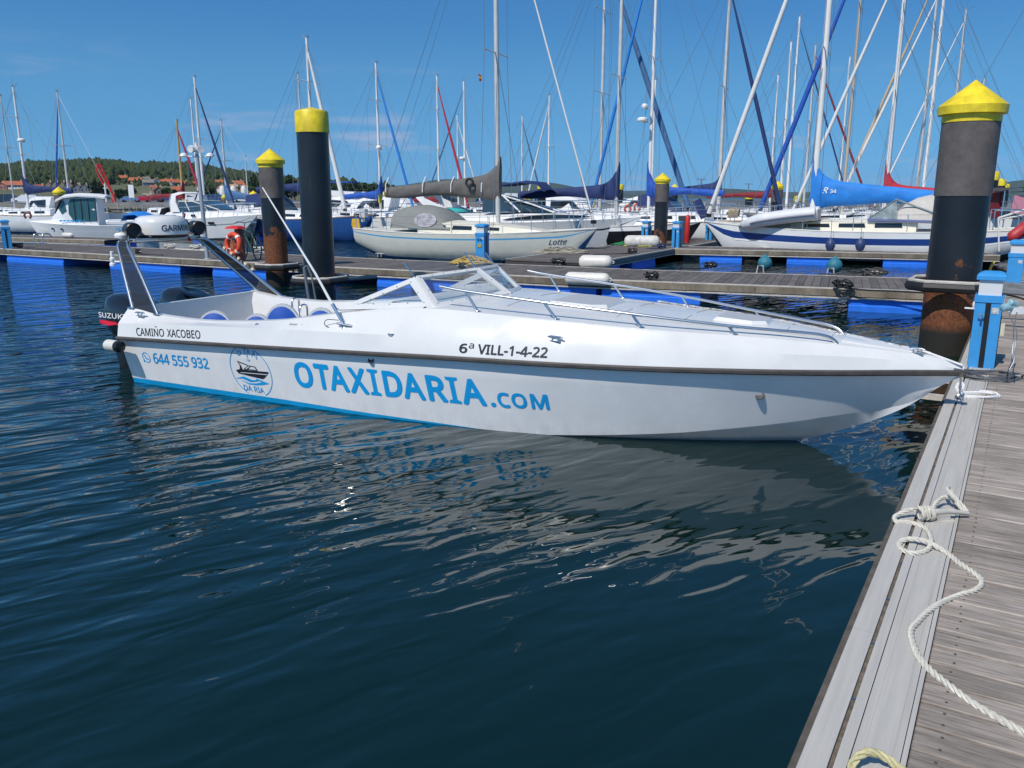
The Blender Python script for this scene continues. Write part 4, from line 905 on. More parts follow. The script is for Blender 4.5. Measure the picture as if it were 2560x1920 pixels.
pedestal('blue pedestal standing left of the middle pile in front of the black hull', 1615, 612, h=.88, w_=.27, rz=math.radians(50))
pedestal('blue pedestal standing right of the middle pile beside the red extinguisher', 1692, 619, h=.92, w_=.27, rz=math.radians(50))
pedestal('blue pedestal half hidden behind the bow of the blue striped yacht', 1774, 600, h=.80, w_=.27, rz=math.radians(50))
pedestal('blue pedestal at the extreme left edge of the picture', 20, 622, h=.98, w_=.26, rz=math.radians(30))
t = thing('fire_extinguisher', 'red fire extinguisher in a dark cabinet behind the middle pedestal', 'extinguisher', at(1706, 607, ZD), 0)
b = MB(); b.lathe([(.09, 0), (.10, .02), (.10, .95), (.06, 1.03), (.03, 1.06)], (.16, 0, 0), 16); b.build('cylinder', REDP, t); b = MB(); b.box((-.05, .05, .5), (.22, .18, 1.0)); b.build('cabinet', mat('cabinet_grey', (.05, .055, .06), .6), t)
# ------------------------------------------------------------------ ropes, hoses, cleats near the camera
def gp(px, py, z=.02): return at(px, py, ZD + z)
def crop5(x, y): return 1900 + x / 1.9076, 1050 + y / 1.9076
R0 = .0135
P = [(1345, 1545, .014), (1259, 1495, .014), (1180, 1448, .014), (1100, 1402, .014), (1000, 1340, .014), (900, 1265, .014), (820, 1200, .014), (760, 1130, .014), (725, 1050, .014), (722, 1000, .014), (755, 960, .014), (800, 915, .014), (870, 870, .014), (950, 835, .014), (1020, 815, .014), (1056, 788, .014), (1055, 760, .014), (1020, 730, .014), (950, 682, .014), (900, 640, .014), (820, 592, .03), (760, 572, .035), (700, 568, .03), (664, 592, .016), (690, 625, .014), (740, 636, .014), (795, 622, .016), (818, 580, .03), (806, 535, .02), (770, 505, .014), (700, 488, .014), (650, 486, .016), (645, 460, .03), (690, 437, .05), (735, 425, .06)]
pts = [gp(*crop5(x, y), z) for x, y, z in P]
o = rope_mb(pts, R0).build('rope', ROPEW, smooth=60); tag(o, 'thick off-white three strand rope snaking along the near dock edge from its cleat', 'rope')
ca, cb = gp(*crop5(765, 443), .055), gp(*crop5(985, 445), .035)
t = thing('dock_cleat', 'grey dock cleat wrapped with off-white rope on the near dock edge', 'cleat', ((ca[0] + cb[0]) / 2, (ca[1] + cb[1]) / 2, ZD), math.atan2(cb[1] - ca[1], cb[0] - ca[0]))
ln = float(np.linalg.norm((cb - ca)[:2])); b = MB(); b.tube([(-ln / 2, 0, .055), (ln * .1, 0, .055), (ln / 2 + .01, 0, .035)], [.019, .016, .010], 12); b.build('horn', ALU, t); b = MB(); b.box((-.01, 0, .02), (.07, .045, .045)); b.box((-.01, 0, .006), (.12, .07, .012)); b.build('foot', ALU, t)
d_ = (cb - ca); d_ = d_ / np.linalg.norm(d_); nn_ = np.array([-d_[1], d_[0], 0])
wr = []
for k in range(26):
    q = 2 * math.pi * k / 9; f = -.015 + .085 * k / 26; c_ = ca + d_ * f; wr.append(c_ + nn_ * .030 * math.cos(q) + np.array([0, 0, .030 * math.sin(q)]))
wr += [gp(*crop5(830, 412), .05), gp(*crop5(868, 372), .06), gp(*crop5(915, 372), .06), gp(*crop5(945, 402), .05), gp(*crop5(975, 438), .03)]
o = rope_mb(wr, .0125, k=4).build('rope', ROPEW, smooth=60); tag(o, 'off-white rope turns wound round the near dock cleat', 'rope')
o = rope_mb([gp(*crop5(990, 440), .016), gp(*crop5(965, 410), .04), gp(*crop5(930, 375), .075), gp(*crop5(905, 345), .10), gp(*crop5(893, 325), .10), gp(*crop5(905, 330), .07), gp(*crop5(945, 390), .05), gp(*crop5(968, 430), .02)], .0125).build('rope', ROPEW, smooth=60); tag(o, 'stiff standing bight of off-white rope beside the near dock cleat', 'rope')
o = rope_mb([gp(*crop5(430, 1700), .014), gp(*crop5(438, 1660), .016), gp(*crop5(460, 1612), .05), gp(*crop5(520, 1583), .06), gp(*crop5(590, 1605), .05), gp(*crop5(650, 1650), .03), gp(*crop5(710, 1690), .014)], .014).build('rope', mat('rope_stained', (.55, .50, .28), .8, var=.25, scale=30, bump=.4, bscale=300), smooth=60); tag(o, 'stained yellowish rope loop at the bottom edge of the picture', 'rope')
cD = lambda x, y: (1960 + x / 3.318, 600 + y / 3.318)
cP = lambda x, y: (2380 + x / 3.606, 560 + y / 3.606)
# hose coil round the front pedestal
hp = []
c0 = gp(*cP(330, 1380), .02)
for k in range(70):
    q = 2 * math.pi * k / 16 + .4; r_ = .19 + .012 * math.sin(k * .7); z_ = .014 + .007 * (k // 16) + .006 * math.sin(k * 1.3)
    off = np.array([math.cos(q) * r_ * 1.15 + .035 * (k // 16 % 2), math.sin(q) * r_ * .8, 0]); hp.append(np.array([c0[0], c0[1], ZD + z_]) + off + np.array([0, .015 * (k // 16), 0]))
hp += [gp(*cP(430, 1425), .014), gp(*cP(520, 1425), .014), gp(*cP(590, 1405), .014), gp(*cP(628, 1385), .02), gp(*cP(640, 1362), .05), gp(*cP(690, 1358), .06)]
b = MB(); b.tube(catmull(hp, 3), .0105, 8); o = b.build('hose', HOSE, smooth=60); tag(o, 'grey water hose coiled at the foot of the front pedestal', 'hose')
o = rope_mb([gp(*cP(60, 1560), .03), gp(*cP(70, 1530), .06), gp(*cP(55, 1505), .08), gp(*cP(40, 1475), .10), gp(*cP(60, 1440), .13), gp(*cP(90, 1430), .13), gp(*cP(105, 1455), .12), gp(*cP(95, 1490), .09), gp(*cP(70, 1505), .07), gp(*cP(90, 1530), .05)], .013).build('rope', ROPEC, smooth=60); tag(o, 'white rope eye tied at the dock edge under the speedboat bow', 'rope')
lp = []
cc = gp(*cP(245, 1547), .015)
for k in range(34):
    q = 2 * math.pi * k / 15; r_ = .145 + .008 * math.sin(k); lp.append(np.array([cc[0] + r_ * math.cos(q) * 1.1, cc[1] + r_ * .62 * math.sin(q), ZD + .014 + .010 * (k // 15)]))
o = rope_mb(lp, .0115, k=3).build('rope', ROPEC, smooth=60); tag(o, 'flat white rope coil lying on the dock below the front pedestal', 'rope')
rb = BS.to_2d()
def boatw(x, y, z):
    c, s_ = math.cos(BA), math.sin(BA); return np.array([BS.x + x * c - y * s_, BS.y + x * s_ + y * c, z])
b = MB(); b.tube([boatw(8.15, 0, .90), boatw(8.48, -.03, .80), gp(*cP(70, 1545), .05)], .009, 6); o = b.build('mooring_line', ROPEC); tag(o, 'white bow line from the speedboat to the dock edge', 'rope')
t = thing('dock_cleat', 'steel bow cleat on the dock edge under the speedboat bow', 'cleat', gp(*cP(62, 1600), 0), RZ)
b = MB(); b.torus((0, 0, .03), .03, .008, axis=(1, .3, .2), n=16, m=6); b.box((0, 0, .004), (.10, .06, .008)); b.build('ring_plate', STEEL, t)
P = []
for k in range(44):
    x_ = 5.7 + 2.55 * k / 43; P.append(boatw(x_, max(.03, dy(x_) - .03 + .012 * math.sin(k * 1.3)), dz(x_) + .016))
o = rope_mb(P, .010, k=2).build('rope', mat('rope_fleck', (.50, .50, .50), .8, var=.8, scale=25), smooth=60); tag(o, 'flecked grey rope lying along the far edge of the speedboat foredeck', 'rope')
# cord with plug hanging at the right of the front pedestal
b = MB(); P = [gp(*cP(515, 790), .74), gp(*cP(525, 850), .58), gp(*cP(555, 900), .45), gp(*cP(555, 1000), .30), gp(*cP(545, 1150), .18), gp(*cP(535, 1250), .05), gp(*cP(550, 1290), .006)]
b.tube(catmull(P, 6), .005, 5); P = [gp(*cP(590, 790), .74), gp(*cP(570, 850), .6), gp(*cP(575, 930), .46), gp(*cP(585, 1010), .33), gp(*cP(565, 1120), .2), gp(*cP(562, 1220), .08), gp(*cP(515, 1318), .006)]; b.tube(catmull(P, 6), .005, 5); o = b.build('cord', ROPEC); tag(o, 'thin white cord dangling beside the front pedestal', 'cord')
t = thing('shore_power_plug', 'pale blue and white shore power plug on the right of the front pedestal', 'plug', tuple(gp(*cP(490, 770), .70)), 0)
b = MB(); b.lathe([(.02, -.05), (.035, -.04), (.038, .05), (.03, .06)], (0, 0, .02), 14, axis=(1, .2, .1)); b.lathe([(.018, -.05), (.03, -.04), (.03, .05)], (.05, .0, .055), 12, axis=(1, .4, -.3)); b.build('socket_cover', mat('plug_blue', (.25, .42, .48), .5), t); b = MB(); b.box((.10, 0, -.01), (.11, .05, .06), .2); b.build('plug', WHITE, t)
b = MB(); P = [gp(*cP(470, 625), .10), gp(*cP(500, 640), .06), gp(*cP(560, 650), .03), gp(*cP(620, 668), .02), gp(*cP(680, 690), .02)]; b.tube(catmull(P, 5), .016, 6); o = b.build('cable', ROPEK); tag(o, 'black twisted cable lying behind the front pedestal to the right edge', 'cable')
b = MB(); P = [gp(*cP(375, 345), .78), gp(*cP(350, 390), .66), gp(*cP(335, 450), .48), gp(*cP(330, 490), .36), gp(*cP(335, 560), .1), gp(*cP(300, 590), .02)]; b.tube(catmull(P, 6), .018, 8)
for k in range(5): b.tube(catmull([gp(*cP(160, 592 + 7 * k), .02 + .01 * k), gp(*cP(215, 590 + 8 * k), .02 + .01 * k), gp(*cP(275, 600 + 6 * k), .02 + .01 * k)], 4), .012, 6)
o = b.build('hose', mat('hose_yellow', (.62, .55, .03), .5)); tag(o, 'yellow hose hanging from the rear right pedestal', 'hose')
# cleats with dark ropes on the other pontoons
CLM = None
def rope_cleat(label, px, py, size=.30, rope=ROPEK, coil=.12, rz=0.0, tail=None, group='cleats with coiled dark rope'):
    p = at(px, py, ZD + .012); t = thing('dock_cleat', label, 'cleat', tuple(p), rz, group)
    b = MB(); b.tube([(-size / 2, 0, .085), (-size * .25, 0, .095), (size * .25, 0, .095), (size / 2, 0, .085)], [.012, .018, .018, .012], 8)
    for q in (-.06, .06): b.tube([(q, 0, 0), (q, 0, .095)], .018, 8)
    b.build('horn', mat('cleat_alu', (.45, .45, .44), .5, .3), t)
    if coil:
        rs = random.Random(int(px)); b = MB(); C = []
        for k in range(44):
            q = 2 * math.pi * k / 9; r_ = coil * (1 + .25 * math.sin(k * .9)); C.append((r_ * math.cos(q) + rs.uniform(-.02, .02), r_ * .8 * math.sin(q), .02 + .11 * (k / 44) + .03 * math.sin(k * 1.7) + .02))
        b.tube(catmull(C, 3), .014, 6)
        if tail: b.tube(catmull([(0, 0, .03)] + [tuple(v) for v in tail], 6), .016, 6)
        o = b.build('rope', rope); tag(o, ('rope on ' + label).replace('black roped', 'black').replace('pale roped', 'pale').replace('pontoon front edge', 'front edge'), 'rope', 'rope coils on cleats'); o.location = tuple(p); o.rotation_euler = (0, 0, rz)
    return t
b31 = -.5
rope_cleat('black roped cleat on the pontoon front edge above the middle of the speedboat rail', 1628, 700, tail=None, rz=b31)
rope_cleat('black roped cleat on the plank pontoon nearest the big rusty pile', 2105, 722, coil=.15, rz=b31, tail=[(.4, -.02, 0), (.9, .03, 0), (1.6, -.02, 0), (2.4, .05, 0)])
rope_cleat('black roped cleat on the far edge left of the first teal ball fender', 1775, 672, rz=b31, tail=[(-.3, -.1, 0), (-.7, -.12, 0)])
rope_cleat('grey cleat with flat coil on the far edge left of the rusty pile', 2185, 690, coil=.22, rz=b31, rope=mat('rope_greydark', (.07, .065, .06), .8), tail=[(-.5, .0, 0), (-1.2, .1, 0)])
rope_cleat('black roped cleat in the corner between the two middle pontoons', 1395, 662, coil=.16, rz=b31, tail=[(.3, .1, .0), (.7, .3, .0)])
rope_cleat('black roped cleat half way along the connecting pontoon edge', 1580, 634, coil=.12, rz=b31, tail=[(-.3, -.3, 0), (-.9, -.9, 0)])
rope_cleat('navy roped cleat at the far end of the connecting pontoon', 1655, 622, coil=.12, rz=b31, rope=NAVY, tail=[(-.5, -.2, 0)])
rope_cleat('black roped cleat behind the top of the speedboat windscreen', 1155, 674, coil=.07, rz=b31)
rope_cleat('bare white cleat below the stern of the cream yacht', 949, 642, coil=0, rz=b31)
rope_cleat('black roped cleat on the left pontoon behind the radar arch', 345, 636, coil=.07, rz=b31, tail=[(.5, .1, 0), (1.0, .1, 0)])
rope_cleat('black roped cleat beside the pedestal at the left edge', 45, 620, coil=.15, rz=b31, tail=[(.5, .0, 0), (1.3, -.05, 0), (1.9, 0, 0)])
rope_cleat('pale roped cleat on the far edge left of the floodlight pole', 425, 622, coil=.16, rope=ROPEW, rz=b31, tail=[(.5, .05, 0), (1.2, .0, 0), (2.0, -.02, 0)])
rope_cleat('pale roped cleat on the far edge beside the floodlight pole', 489, 624, coil=.16, rope=ROPEW, rz=b31, tail=[(.6, .02, 0), (1.0, .0, 0)])
rope_cleat('pale roped cleat on the far edge right of the bicycle', 645, 630, coil=.16, rope=ROPEW, rz=b31, tail=[(.4, -.05, 0)])
def ropepile(label, px, py, r, h_, m, rad=.014, n=120, seed=1):
    p = at(px, py, ZD + .01); rs = random.Random(seed); C = []
    for k in range(n):
        q = k * .9 + rs.uniform(-.4, .4); rr = r * math.sqrt(rs.random()); C.append((rr * math.cos(q) * 1.25, rr * math.sin(q) * .8, .02 + h_ * (1 - (rr / r) ** 1.5) * rs.random()))
    b = MB(); b.tube(catmull(C, 4), rad, 5); o = b.build('rope', m, loc=tuple(p)); tag(o, label, 'rope'); return o
ropepile('tangled heap of yellow rope on the pontoon in front of the cream yacht', 1180, 660, .48, .22, YELR, .014, 150, 3)
ropepile('pale tangled mooring rope pile at the cream yacht bow', 1405, 632, .75, .20, mat('rope_dirty', (.32, .29, .23), .8, var=.4, scale=5), .018, 110, 5)
ropepile('green rope heap in front of the left middle pedestal', 1575, 612, .55, .14, GREENR, .018, 80, 7)
ropepile('loose yellow hose loop at the foot of the left middle pedestal', 1600, 616, .5, .05, mat('hose_yellow2', (.52, .50, .08), .6), .018, 24, 8)
# fenders on the pontoons
def ballfender(label, px, py, z, r):
    p = at(px, py, z); t = thing('ball_fender', label, 'fender', tuple(p), 0, 'teal ball fenders'); b = MB(); b.ball((0, 0, .02), r, 20); b.lathe([(.06, r - .02), (.05, r + .05), (.03, r + .06)], n=12); b.build('ball', TEAL, t, smooth=60)
    b = MB(); b.tube([(-.28, -.26, -.22), (-.25, -.27, -.02), (-.13, -.30, -.02), (-.10, -.28, -.22)], .02, 6); b.build('bracket', ALU, t)
ballfender('left one of two teal ball fenders behind the plank pontoon', 1912, 660, .42, .185)
ballfender('right one of two teal ball fenders, nearer the big rusty pile', 2086, 666, .42, .19)
def cylfender(label, px, py, z, r, L_, rz, m, rot=None, ridges=True, zz=None):
    p = at(px, py, z); t = thing('fender', label, 'fender', tuple(p), rz)
    prof = [(.02, -L_ / 2 - .02), (r * .6, -L_ / 2), (r * .95, -L_ / 2 + r * .4), (r, -L_ / 2 + r)] + ([(r * (1.0 if k % 2 else .975), -L_ / 2 + r + (L_ - 2 * r) * k / 8) for k in range(1, 8)] if ridges else []) + [(r, L_ / 2 - r), (r * .95, L_ / 2 - r * .4), (r * .6, L_ / 2), (.02, L_ / 2 + .02)]
    b = MB(); b.lathe(prof, n=22, axis=(1, 0, 0)); b.build('body', m, t, smooth=50); b = MB(); b.torus((L_ / 2 + .03, 0, 0), .03, .012, axis=(0, 1, 0), n=12, m=6); b.build('eye', m, t); return t
cylfender('big white ribbed fender hanging at the pontoon edge behind the speedboat far rail', 1468, 697, .44, .135, .95, -.42, FENDW)
cylfender('white fender lying in the corner where the connecting pontoon starts', 1489, 655, .55, .17, .80, -.25, FENDW, ridges=False)
cylfender('white rope-wrapped fender lying at the foot of the middle pile', 1605, 604, .60, .22, 1.2, -.2, mat('fender_striped', (.62, .60, .55), .6, var=.3, scale=9))
cylfender('small white fender on the edge of the left finger pontoon', 170, 588, .55, .11, .62, -.45, FENDW, ridges=False)
# ------------------------------------------------------------------ lifebuoy post, floodlight pole, bicycle on the left pontoon
pR = at(603, 653, ZD); t = thing('lifebuoy_post', 'reddish brown post with small red hood carrying the lifebuoy', 'post', tuple(pR), math.radians(-30))
b = MB(); b.lathe([(.14, 0), (.13, .02), (.125, .84), (.12, .86)], n=18); b.build('post', mat('post_brown', (.17, .045, .03), .5, var=.2), t); b = MB(); b.loft([[(-.34, -.2, .87), (.16, -.2, .87), (.16, .12, .87), (-.34, .12, .87)], [(-.30, -.16, .92), (.13, -.16, .92), (.13, .08, .92), (-.30, .08, .92)], [(-.17, -.08, .95), (.06, -.08, .95), (.06, .04, .95), (-.17, .04, .95)]], closed=True, caps=True); b.build('hood', REDP, t, smooth=20)
pb_ = aty(583, 610, pR[1] - .22); t = thing('lifebuoy', 'orange lifebuoy ring with pale bands on the brown post', 'lifebuoy', tuple(pb_), 0)
ax = Vector((-.55, -.83, .08)); b = MB(); b.torus((0, 0, 0), .255, .068, axis=ax, n=40, m=14); b.build('ring', ORANGE, t, smooth=60)
q_ = ax.to_track_quat('Z', 'Y')
for k in range(4):
    a = math.pi / 4 + k * math.pi / 2; P = [q_ @ Vector((.255 * math.cos(a + s), .255 * math.sin(a + s), 0)) for s in (-.10, 0, .10)]; b = MB(); b.tube(P, .0715, 14); b.build('band', WHITE, t, smooth=60)
b = MB(); C = [q_ @ Vector((random.gauss(0, .07), random.gauss(-.08, .09), .03 * random.random())) for k in range(40)]; b.tube(catmull(C, 3), .010, 5); b.build('throw_line', mat('line_orange', (.38, .10, .03), .8), t)
pC = at(519, 648, ZD); zc = float(aty(492, 385, pC[1])[2]); t = thing('floodlight_pole', 'tall grey pole with white floodlights standing on the left pontoon', 'lamp pole', tuple(pC), 0)
Hh = zc - ZD; lx = float(aty(492, 385, pC[1])[0] - pC[0])
b = MB(); b.tube([(0, 0, 0), (lx, 0, Hh)], [.062, .05], 12); b.lathe([(.11, 0), (.11, .015), (.07, .03)], n=14); b.build('pole', mat('galv_pole', (.42, .44, .46), .45, .4), t)
for dx_, dyy, r_, dz_ in ((-.10, -.06, .10, .13), (.12, -.02, .10, .12), (0, .1, .09, .15)):
    b = MB(); b.lathe([(.05, -.10), (.09, -.06), (.10, .05), (.095, .07), (.004, .065)], (lx + dx_, dyy, Hh + dz_), 16, axis=(dx_ * 3, -.8, -.1)); b.build('floodlight', WHITE, t)
for s_ in (-1, 1):
    b = MB(); b.lathe([(.02, -.02), (.11, 0), (.09, .06), (.03, .09)], (lx + s_ * .36, 0, Hh - .06), 14); b.tube([(lx, 0, Hh - .08), (lx + s_ * .36, 0, Hh - .05)], .018, 6); b.build('dome_light', WHITE, t)
b = MB(); b.tube([(lx, 0, Hh), (lx, 0, Hh + .30)], .03, 8); b.build('top_stub', WHITE, t)
pK = at(627, 648, ZD); t = thing('bicycle', 'dark bicycle leaning end-on beside the lifebuoy post', 'bicycle', (pK[0], pK[1], ZD), math.radians(128))
for x_, in ((-.52,), (.52,)):
    b = MB(); b.torus((x_, 0, .33), .32, .018, axis=(0, 1, 0), n=32, m=8); w1 = b.build('wheel', BLACK, t); b = MB()
    for k in range(12): a = k * math.pi / 6; b.tube([(x_, 0, .33), (x_ + .31 * math.cos(a), 0, .33 + .31 * math.sin(a))], .003, 4)
    b.build('spokes', STEEL, w1)
b = MB(); fr_ = mat('bike_frame', (.03, .08, .06), .35)
for a_, c_ in (((-.52, 0, .33), (-.1, 0, .30)), ((-.1, 0, .30), (-.22, 0, .82)), ((-.52, 0, .33), (-.2, 0, .72)), ((-.2, 0, .74), (.34, 0, .80)), ((-.1, 0, .30), (.36, 0, .70)), ((.34, 0, .82), (.52, 0, .33))): b.tube([a_, c_], .019, 8)
b.build('frame', fr_, t); b = MB(); b.tube([(.32, 0, .80), (.30, 0, 1.0)], .016, 6); b.tube(catmull([(.18, -.30, 1.0), (.28, -.18, 1.03), (.30, 0, 1.0), (.28, .18, 1.03), (.18, .30, 1.0)], 4), .015, 6); b.build('handlebar', STEEL, t)
b = MB(); b.tube([(-.22, 0, .80), (-.24, 0, .92)], .014, 6); b.ball((-.25, 0, .95), .13, 10, sq=(1, .55, .3)); b.build('saddle', BLACK, t)
t = thing('pipe_bracket', 'thin bent pipes standing at the left side of the tall black pile', 'pipes', tuple(aty(772, 748, 15.9)), 0)
pO = aty(772, 748, 15.9); b = MB(); pa = aty(760, 668, 15.9) - pO; pb2 = pO - pO; b.tube([pa, pb2], .03, 8); pa2 = aty(779, 690, 15.9) - pO; pb3 = aty(789, 748, 15.9) - pO; b.tube([pa2, pb3], .018, 6); b.tube([pa, aty(768, 664, 15.9) - pO, pa2], .02, 6); b.build('pipe', mat('pipe_grey', (.22, .23, .24), .45, .4), t)
t = thing('boarding_ladder', 'two bent chrome ladder tops on the left pontoon edge', 'ladder', tuple(at(98, 614, ZD)), -.5)
for x_ in (-.25, .25):
    b = MB(); b.tube(catmull([(x_, 0, -.1), (x_, 0, .32), (x_, .1, .42), (x_, .28, .40), (x_, .36, .28)], 5), .025, 8); b.build('handrail', STEEL, t)
# ------------------------------------------------------------------ sailing boats
def hull_lines(L, B, fb, bow_rake=.10, stern_over=.08, tumble=.0, sheer=.18, full=2.2, tr=.62):
    """stations from stern (x=0) to bow (x=L): returns function x,f -> (half breadth, z) with f from 0 keel to 1 sheer"""
    def zs(x): u = x / L; return fb * (1 + sheer * (2 * u - .85) ** 2 - .02)
    def hb_(x): u = x / L; return B / 2 * (tr + (1 - tr) * math.sin(min(1, u / .5) * math.pi / 2) if u < .5 else max(.012, 1 - ((u - .5) / .5) ** full))
    def zk(x):
        u = x / L
        if u > 1 - bow_rake: return -.30 + (zs(L) + .30) * ((u - 1 + bow_rake) / bow_rake) ** 1.0 * .985
        if u < stern_over * 2.2: return -.30 + (.30 + fb * .32) * (1 - u / (stern_over * 2.2)) ** 1.4
        return -.30
    return zs, hb_, zk
def sailboat(label, px, D, bow=1, L=9., B=2.9, fb=1.0, top=(0, 0), mx=.56, mr=.065, mastm=None, hull=None, stripe=None, boot=AF_BLUE, cover=None, coverh=.34, boomz=None, boomlen=.40, jib=None, jibr=.07, head=None, spreads=2, deckm=CREAM, dodger=None, lod=0, tall=None, extras=None, group='sailing yachts in the marina', backfall=0.0, topmul=1.0, sagsail=0., wins=3, jibto=None, collar=0.75, name='sailing_yacht', py0=None, cabin=True, stripe_h=(.80, .87), wirer=.008):
    hull = hull or HULLW; mastm = mastm or ALUW
    p = aty(px, HZ, D); rz = head if head is not None else (math.radians(-27) if bow > 0 else math.radians(153))
    t = thing(name, label, 'sailboat', (p[0], p[1], 0), rz, group)
    Hm = float(aty(top[0], top[1], D)[2]) if tall is None else tall
    x0 = -L * mx                                          # stern x in local coordinates (mast foot at 0)
    zs, hbf, zk = hull_lines(L, B, fb)
    n = 26 if lod == 0 else 14; b = MB(); secs = []
    for u in np.linspace(0, 1, n):
        x = u * L; h_ = hbf(x); k_ = zk(x); z1 = zs(x); fr = [0, .10, .3, .55, stripe_h[0], stripe_h[1], 1.0]; wd = [0, .55, .84, .95, .985, .99, 1.0]
        half = []
        for f, w_ in zip(fr, wd):
            z = k_ + (z1 - k_) * f; half.append((h_ * w_, z))
        secs.append([(x0 + x, -y, z) for y, z in half[::-1]] + [(x0 + x, y, z) for y, z in half[1:]])
    hmats = [hull, stripe or hull, boot]
    b.loft(secs, mfun=lambda i, j: (1 if j in (1, 10) else (2 if 3 <= j <= 8 and j not in (3, 8) else 0))); b.add(secs[0], [tuple(range(13))], 0); b.build('hull', hmats, t, smooth=45)
    b = MB(); secs = []
    for u in np.linspace(0, 1, n):
        x = u * L; secs.append([(x0 + x, v * hbf(x) * .995, zs(x) - .012 + .05 * (1 - v * v)) for v in (-1, -.5, 0, .5, 1)])
    b.loft(secs); b.build('deck', deckm, t, smooth=50)
    if lod < 2:
        b = MB()
        for sgn in (-1, 1): b.tube([(x0 + u * L, sgn * hbf(u * L) * .99, zs(u * L) + .015) for u in np.linspace(0, 1, 16)], .028, 5)
        b.build('toe_rail', TEAK if lod == 0 and stripe is None else OFFW, t)
    c0, c1 = .30 * L, .80 * L; ch = .42
    if cabin:
        b = MB(); secs = []
        for u in np.linspace(0, 1, 12):
            x = c0 + (c1 - c0) * u; w_ = hbf(x) * .66 * (1 - .25 * u); zz = zs(x); hh = ch * (1 - .95 * u ** 2.6) + .02
            secs.append([(x0 + x, -w_, zz), (x0 + x, -w_ * .93, zz + hh * .85), (x0 + x, -w_ * .6, zz + hh), (x0 + x, 0, zz + hh * 1.06), (x0 + x, w_ * .6, zz + hh), (x0 + x, w_ * .93, zz + hh * .85), (x0 + x, w_, zz)])
        b.loft(secs, caps=True); cab = b.build('cabin', deckm, t, smooth=35)
        if lod < 2:
            for s_ in (-1, 1):
                for k in range(wins):
                    xa = c0 + (c1 - c0) * (.08 + .22 * k); wl = .11 * (c1 - c0); xs = [xa, xa + wl * 1.5]
                    P = []
                    for x, f in ((xs[0], .35), (xs[1], .35), (xs[1], .68), (xs[0] + .04, .68)):
                        u = (x - c0) / (c1 - c0); w_ = hbf(x) * .66 * (1 - .25 * u); hh = ch * (1 - .95 * u ** 2.6) + .02; P.append((x0 + x, s_ * (w_ * (1 - .07 * f / .85) + .012), zs(x) + hh * f))
                    b = MB(); b.add(P, [(0, 1, 2, 3)]); b.build('window', WINK, cab, smooth=0)
    zd = zs(L * mx) + (ch * .8 if cabin else .05)
    b = MB(); zt_ = Hm; b.tube([(0, 0, zd - .1), (-backfall * .4, 0, (zd + zt_) / 2), (-backfall, 0, zt_)], [mr, mr, mr * .75], 10 if lod < 2 else 6); mast = b.build('mast', mastm, t)
    hs_ = [zd + (zt_ - zd) * f for f in ((.46, .76) if spreads == 2 else ((.55,) if spreads == 1 else ()))]
    for z_ in hs_: sp = MB(); sp.tube([(-.05, -B * .30, z_), (-backfall * .4, 0, z_), (-.05, B * .30, z_)], .022, 5); sp.build('spreader', mastm, mast)
    if lod < 2:
        b = MB(); b.tube([(-.1, 0, zt_), (-.35, .05, zt_ + .18), (-.5, .05, zt_ + .18)], .009, 4); b.tube([(.0, 0, zt_), (.02, 0, zt_ + .55)], .006, 4); b.box((.05, 0, zt_ + .06), (.10, .08, .10)); b.build('masthead_gear', WIRE, mast)
    bowx = x0 + L; bz_ = zs(L) + .05
    W = MB()
    W.tube([(-backfall, 0, zt_ - .1), (x0 + .05, 0, zs(0) + .3)], wirer, 4)
    for s_ in (-1, 1):
        y = s_ * hbf(L * mx) * .95
        prev = (-.05, y, zs(L * mx))
        for z_ in hs_: W.tube([prev, (-.05, s_ * B * .30, z_)], wirer, 4); prev = (-.05, s_ * B * .30, z_)
        W.tube([prev, (-backfall, 0, zt_ - .2)], wirer, 4)
        if hs_: W.tube([(.45, y, zs(L * mx)), (0, 0, hs_[0] - .2)], wirer, 4)
    W.tube([(-backfall, 0, zt_ * .985), (bowx - .1, 0, bz_)], wirer, 4); W.build('rigging', WIRE, t)
    jx = bowx - .12 if jibto is None else jibto
    if jib is not None:
        a, c = Vector((-backfall * .9, 0, zt_ - .5)), Vector((jx, 0, bz_ + .25)); b = MB(); P = [a.lerp(c, f) for f in np.linspace(0.02, 1, 14)]
        rr = [jibr * (.35 + .65 * min(1, f * 2.2)) * (1 + .05 * math.sin(f * 40)) for f in np.linspace(0.02, 1, 14)]; b.tube(P, rr, 8); b.build('furled_jib', jib, t, smooth=60)
        b = MB(); b.lathe([(.10, 0), (.10, .12)], (jx, 0, bz_ + .12), 10); b.build('furler_drum', BLACK, t)
    if cover is not None or boomz is not None:
        bzz = boomz if boomz is not None else zd + .75; bl = L * boomlen
        b = MB(); b.tube([(-.08, 0, bzz), (-bl, 0, bzz + .04)], .06, 8); b.build('boom', mastm, t)
        if cover is not None:
            b = MB(); secs = []
            for f in np.linspace(0, 1, 34):
                x = .10 - (bl * 1.01 + .10) * f; hh = coverh * (1.05 - .74 * f ** .8); extra = collar * math.exp(-((f) / .055) ** 1.2); top_ = bzz + .04 + hh + extra; bot = bzz - .09 - .05 * math.sin(f * 9) - (.12 * math.exp(-((f - .05) / .06) ** 2) if collar > .5 else 0) + sagsail * 0
                ww = .17 * (1 - .45 * f) * (1 - .25 * math.exp(-(f / .05) ** 2)); m_ = (top_ + bot) / 2 - .05; ring = []
                for k in range(12):
                    q = 2 * math.pi * k / 12; ring.append((x, ww * math.sin(q) * (1 + .16 * math.sin(f * 31 + k * 1.7) + .10 * math.sin(f * 67 + k)), m_ + (top_ - bot) / 2 * math.cos(q) if True else 0))
                secs.append(ring)
            b.loft(secs, closed=True, caps=True); b.build('sail_cover', cover, t, smooth=60)
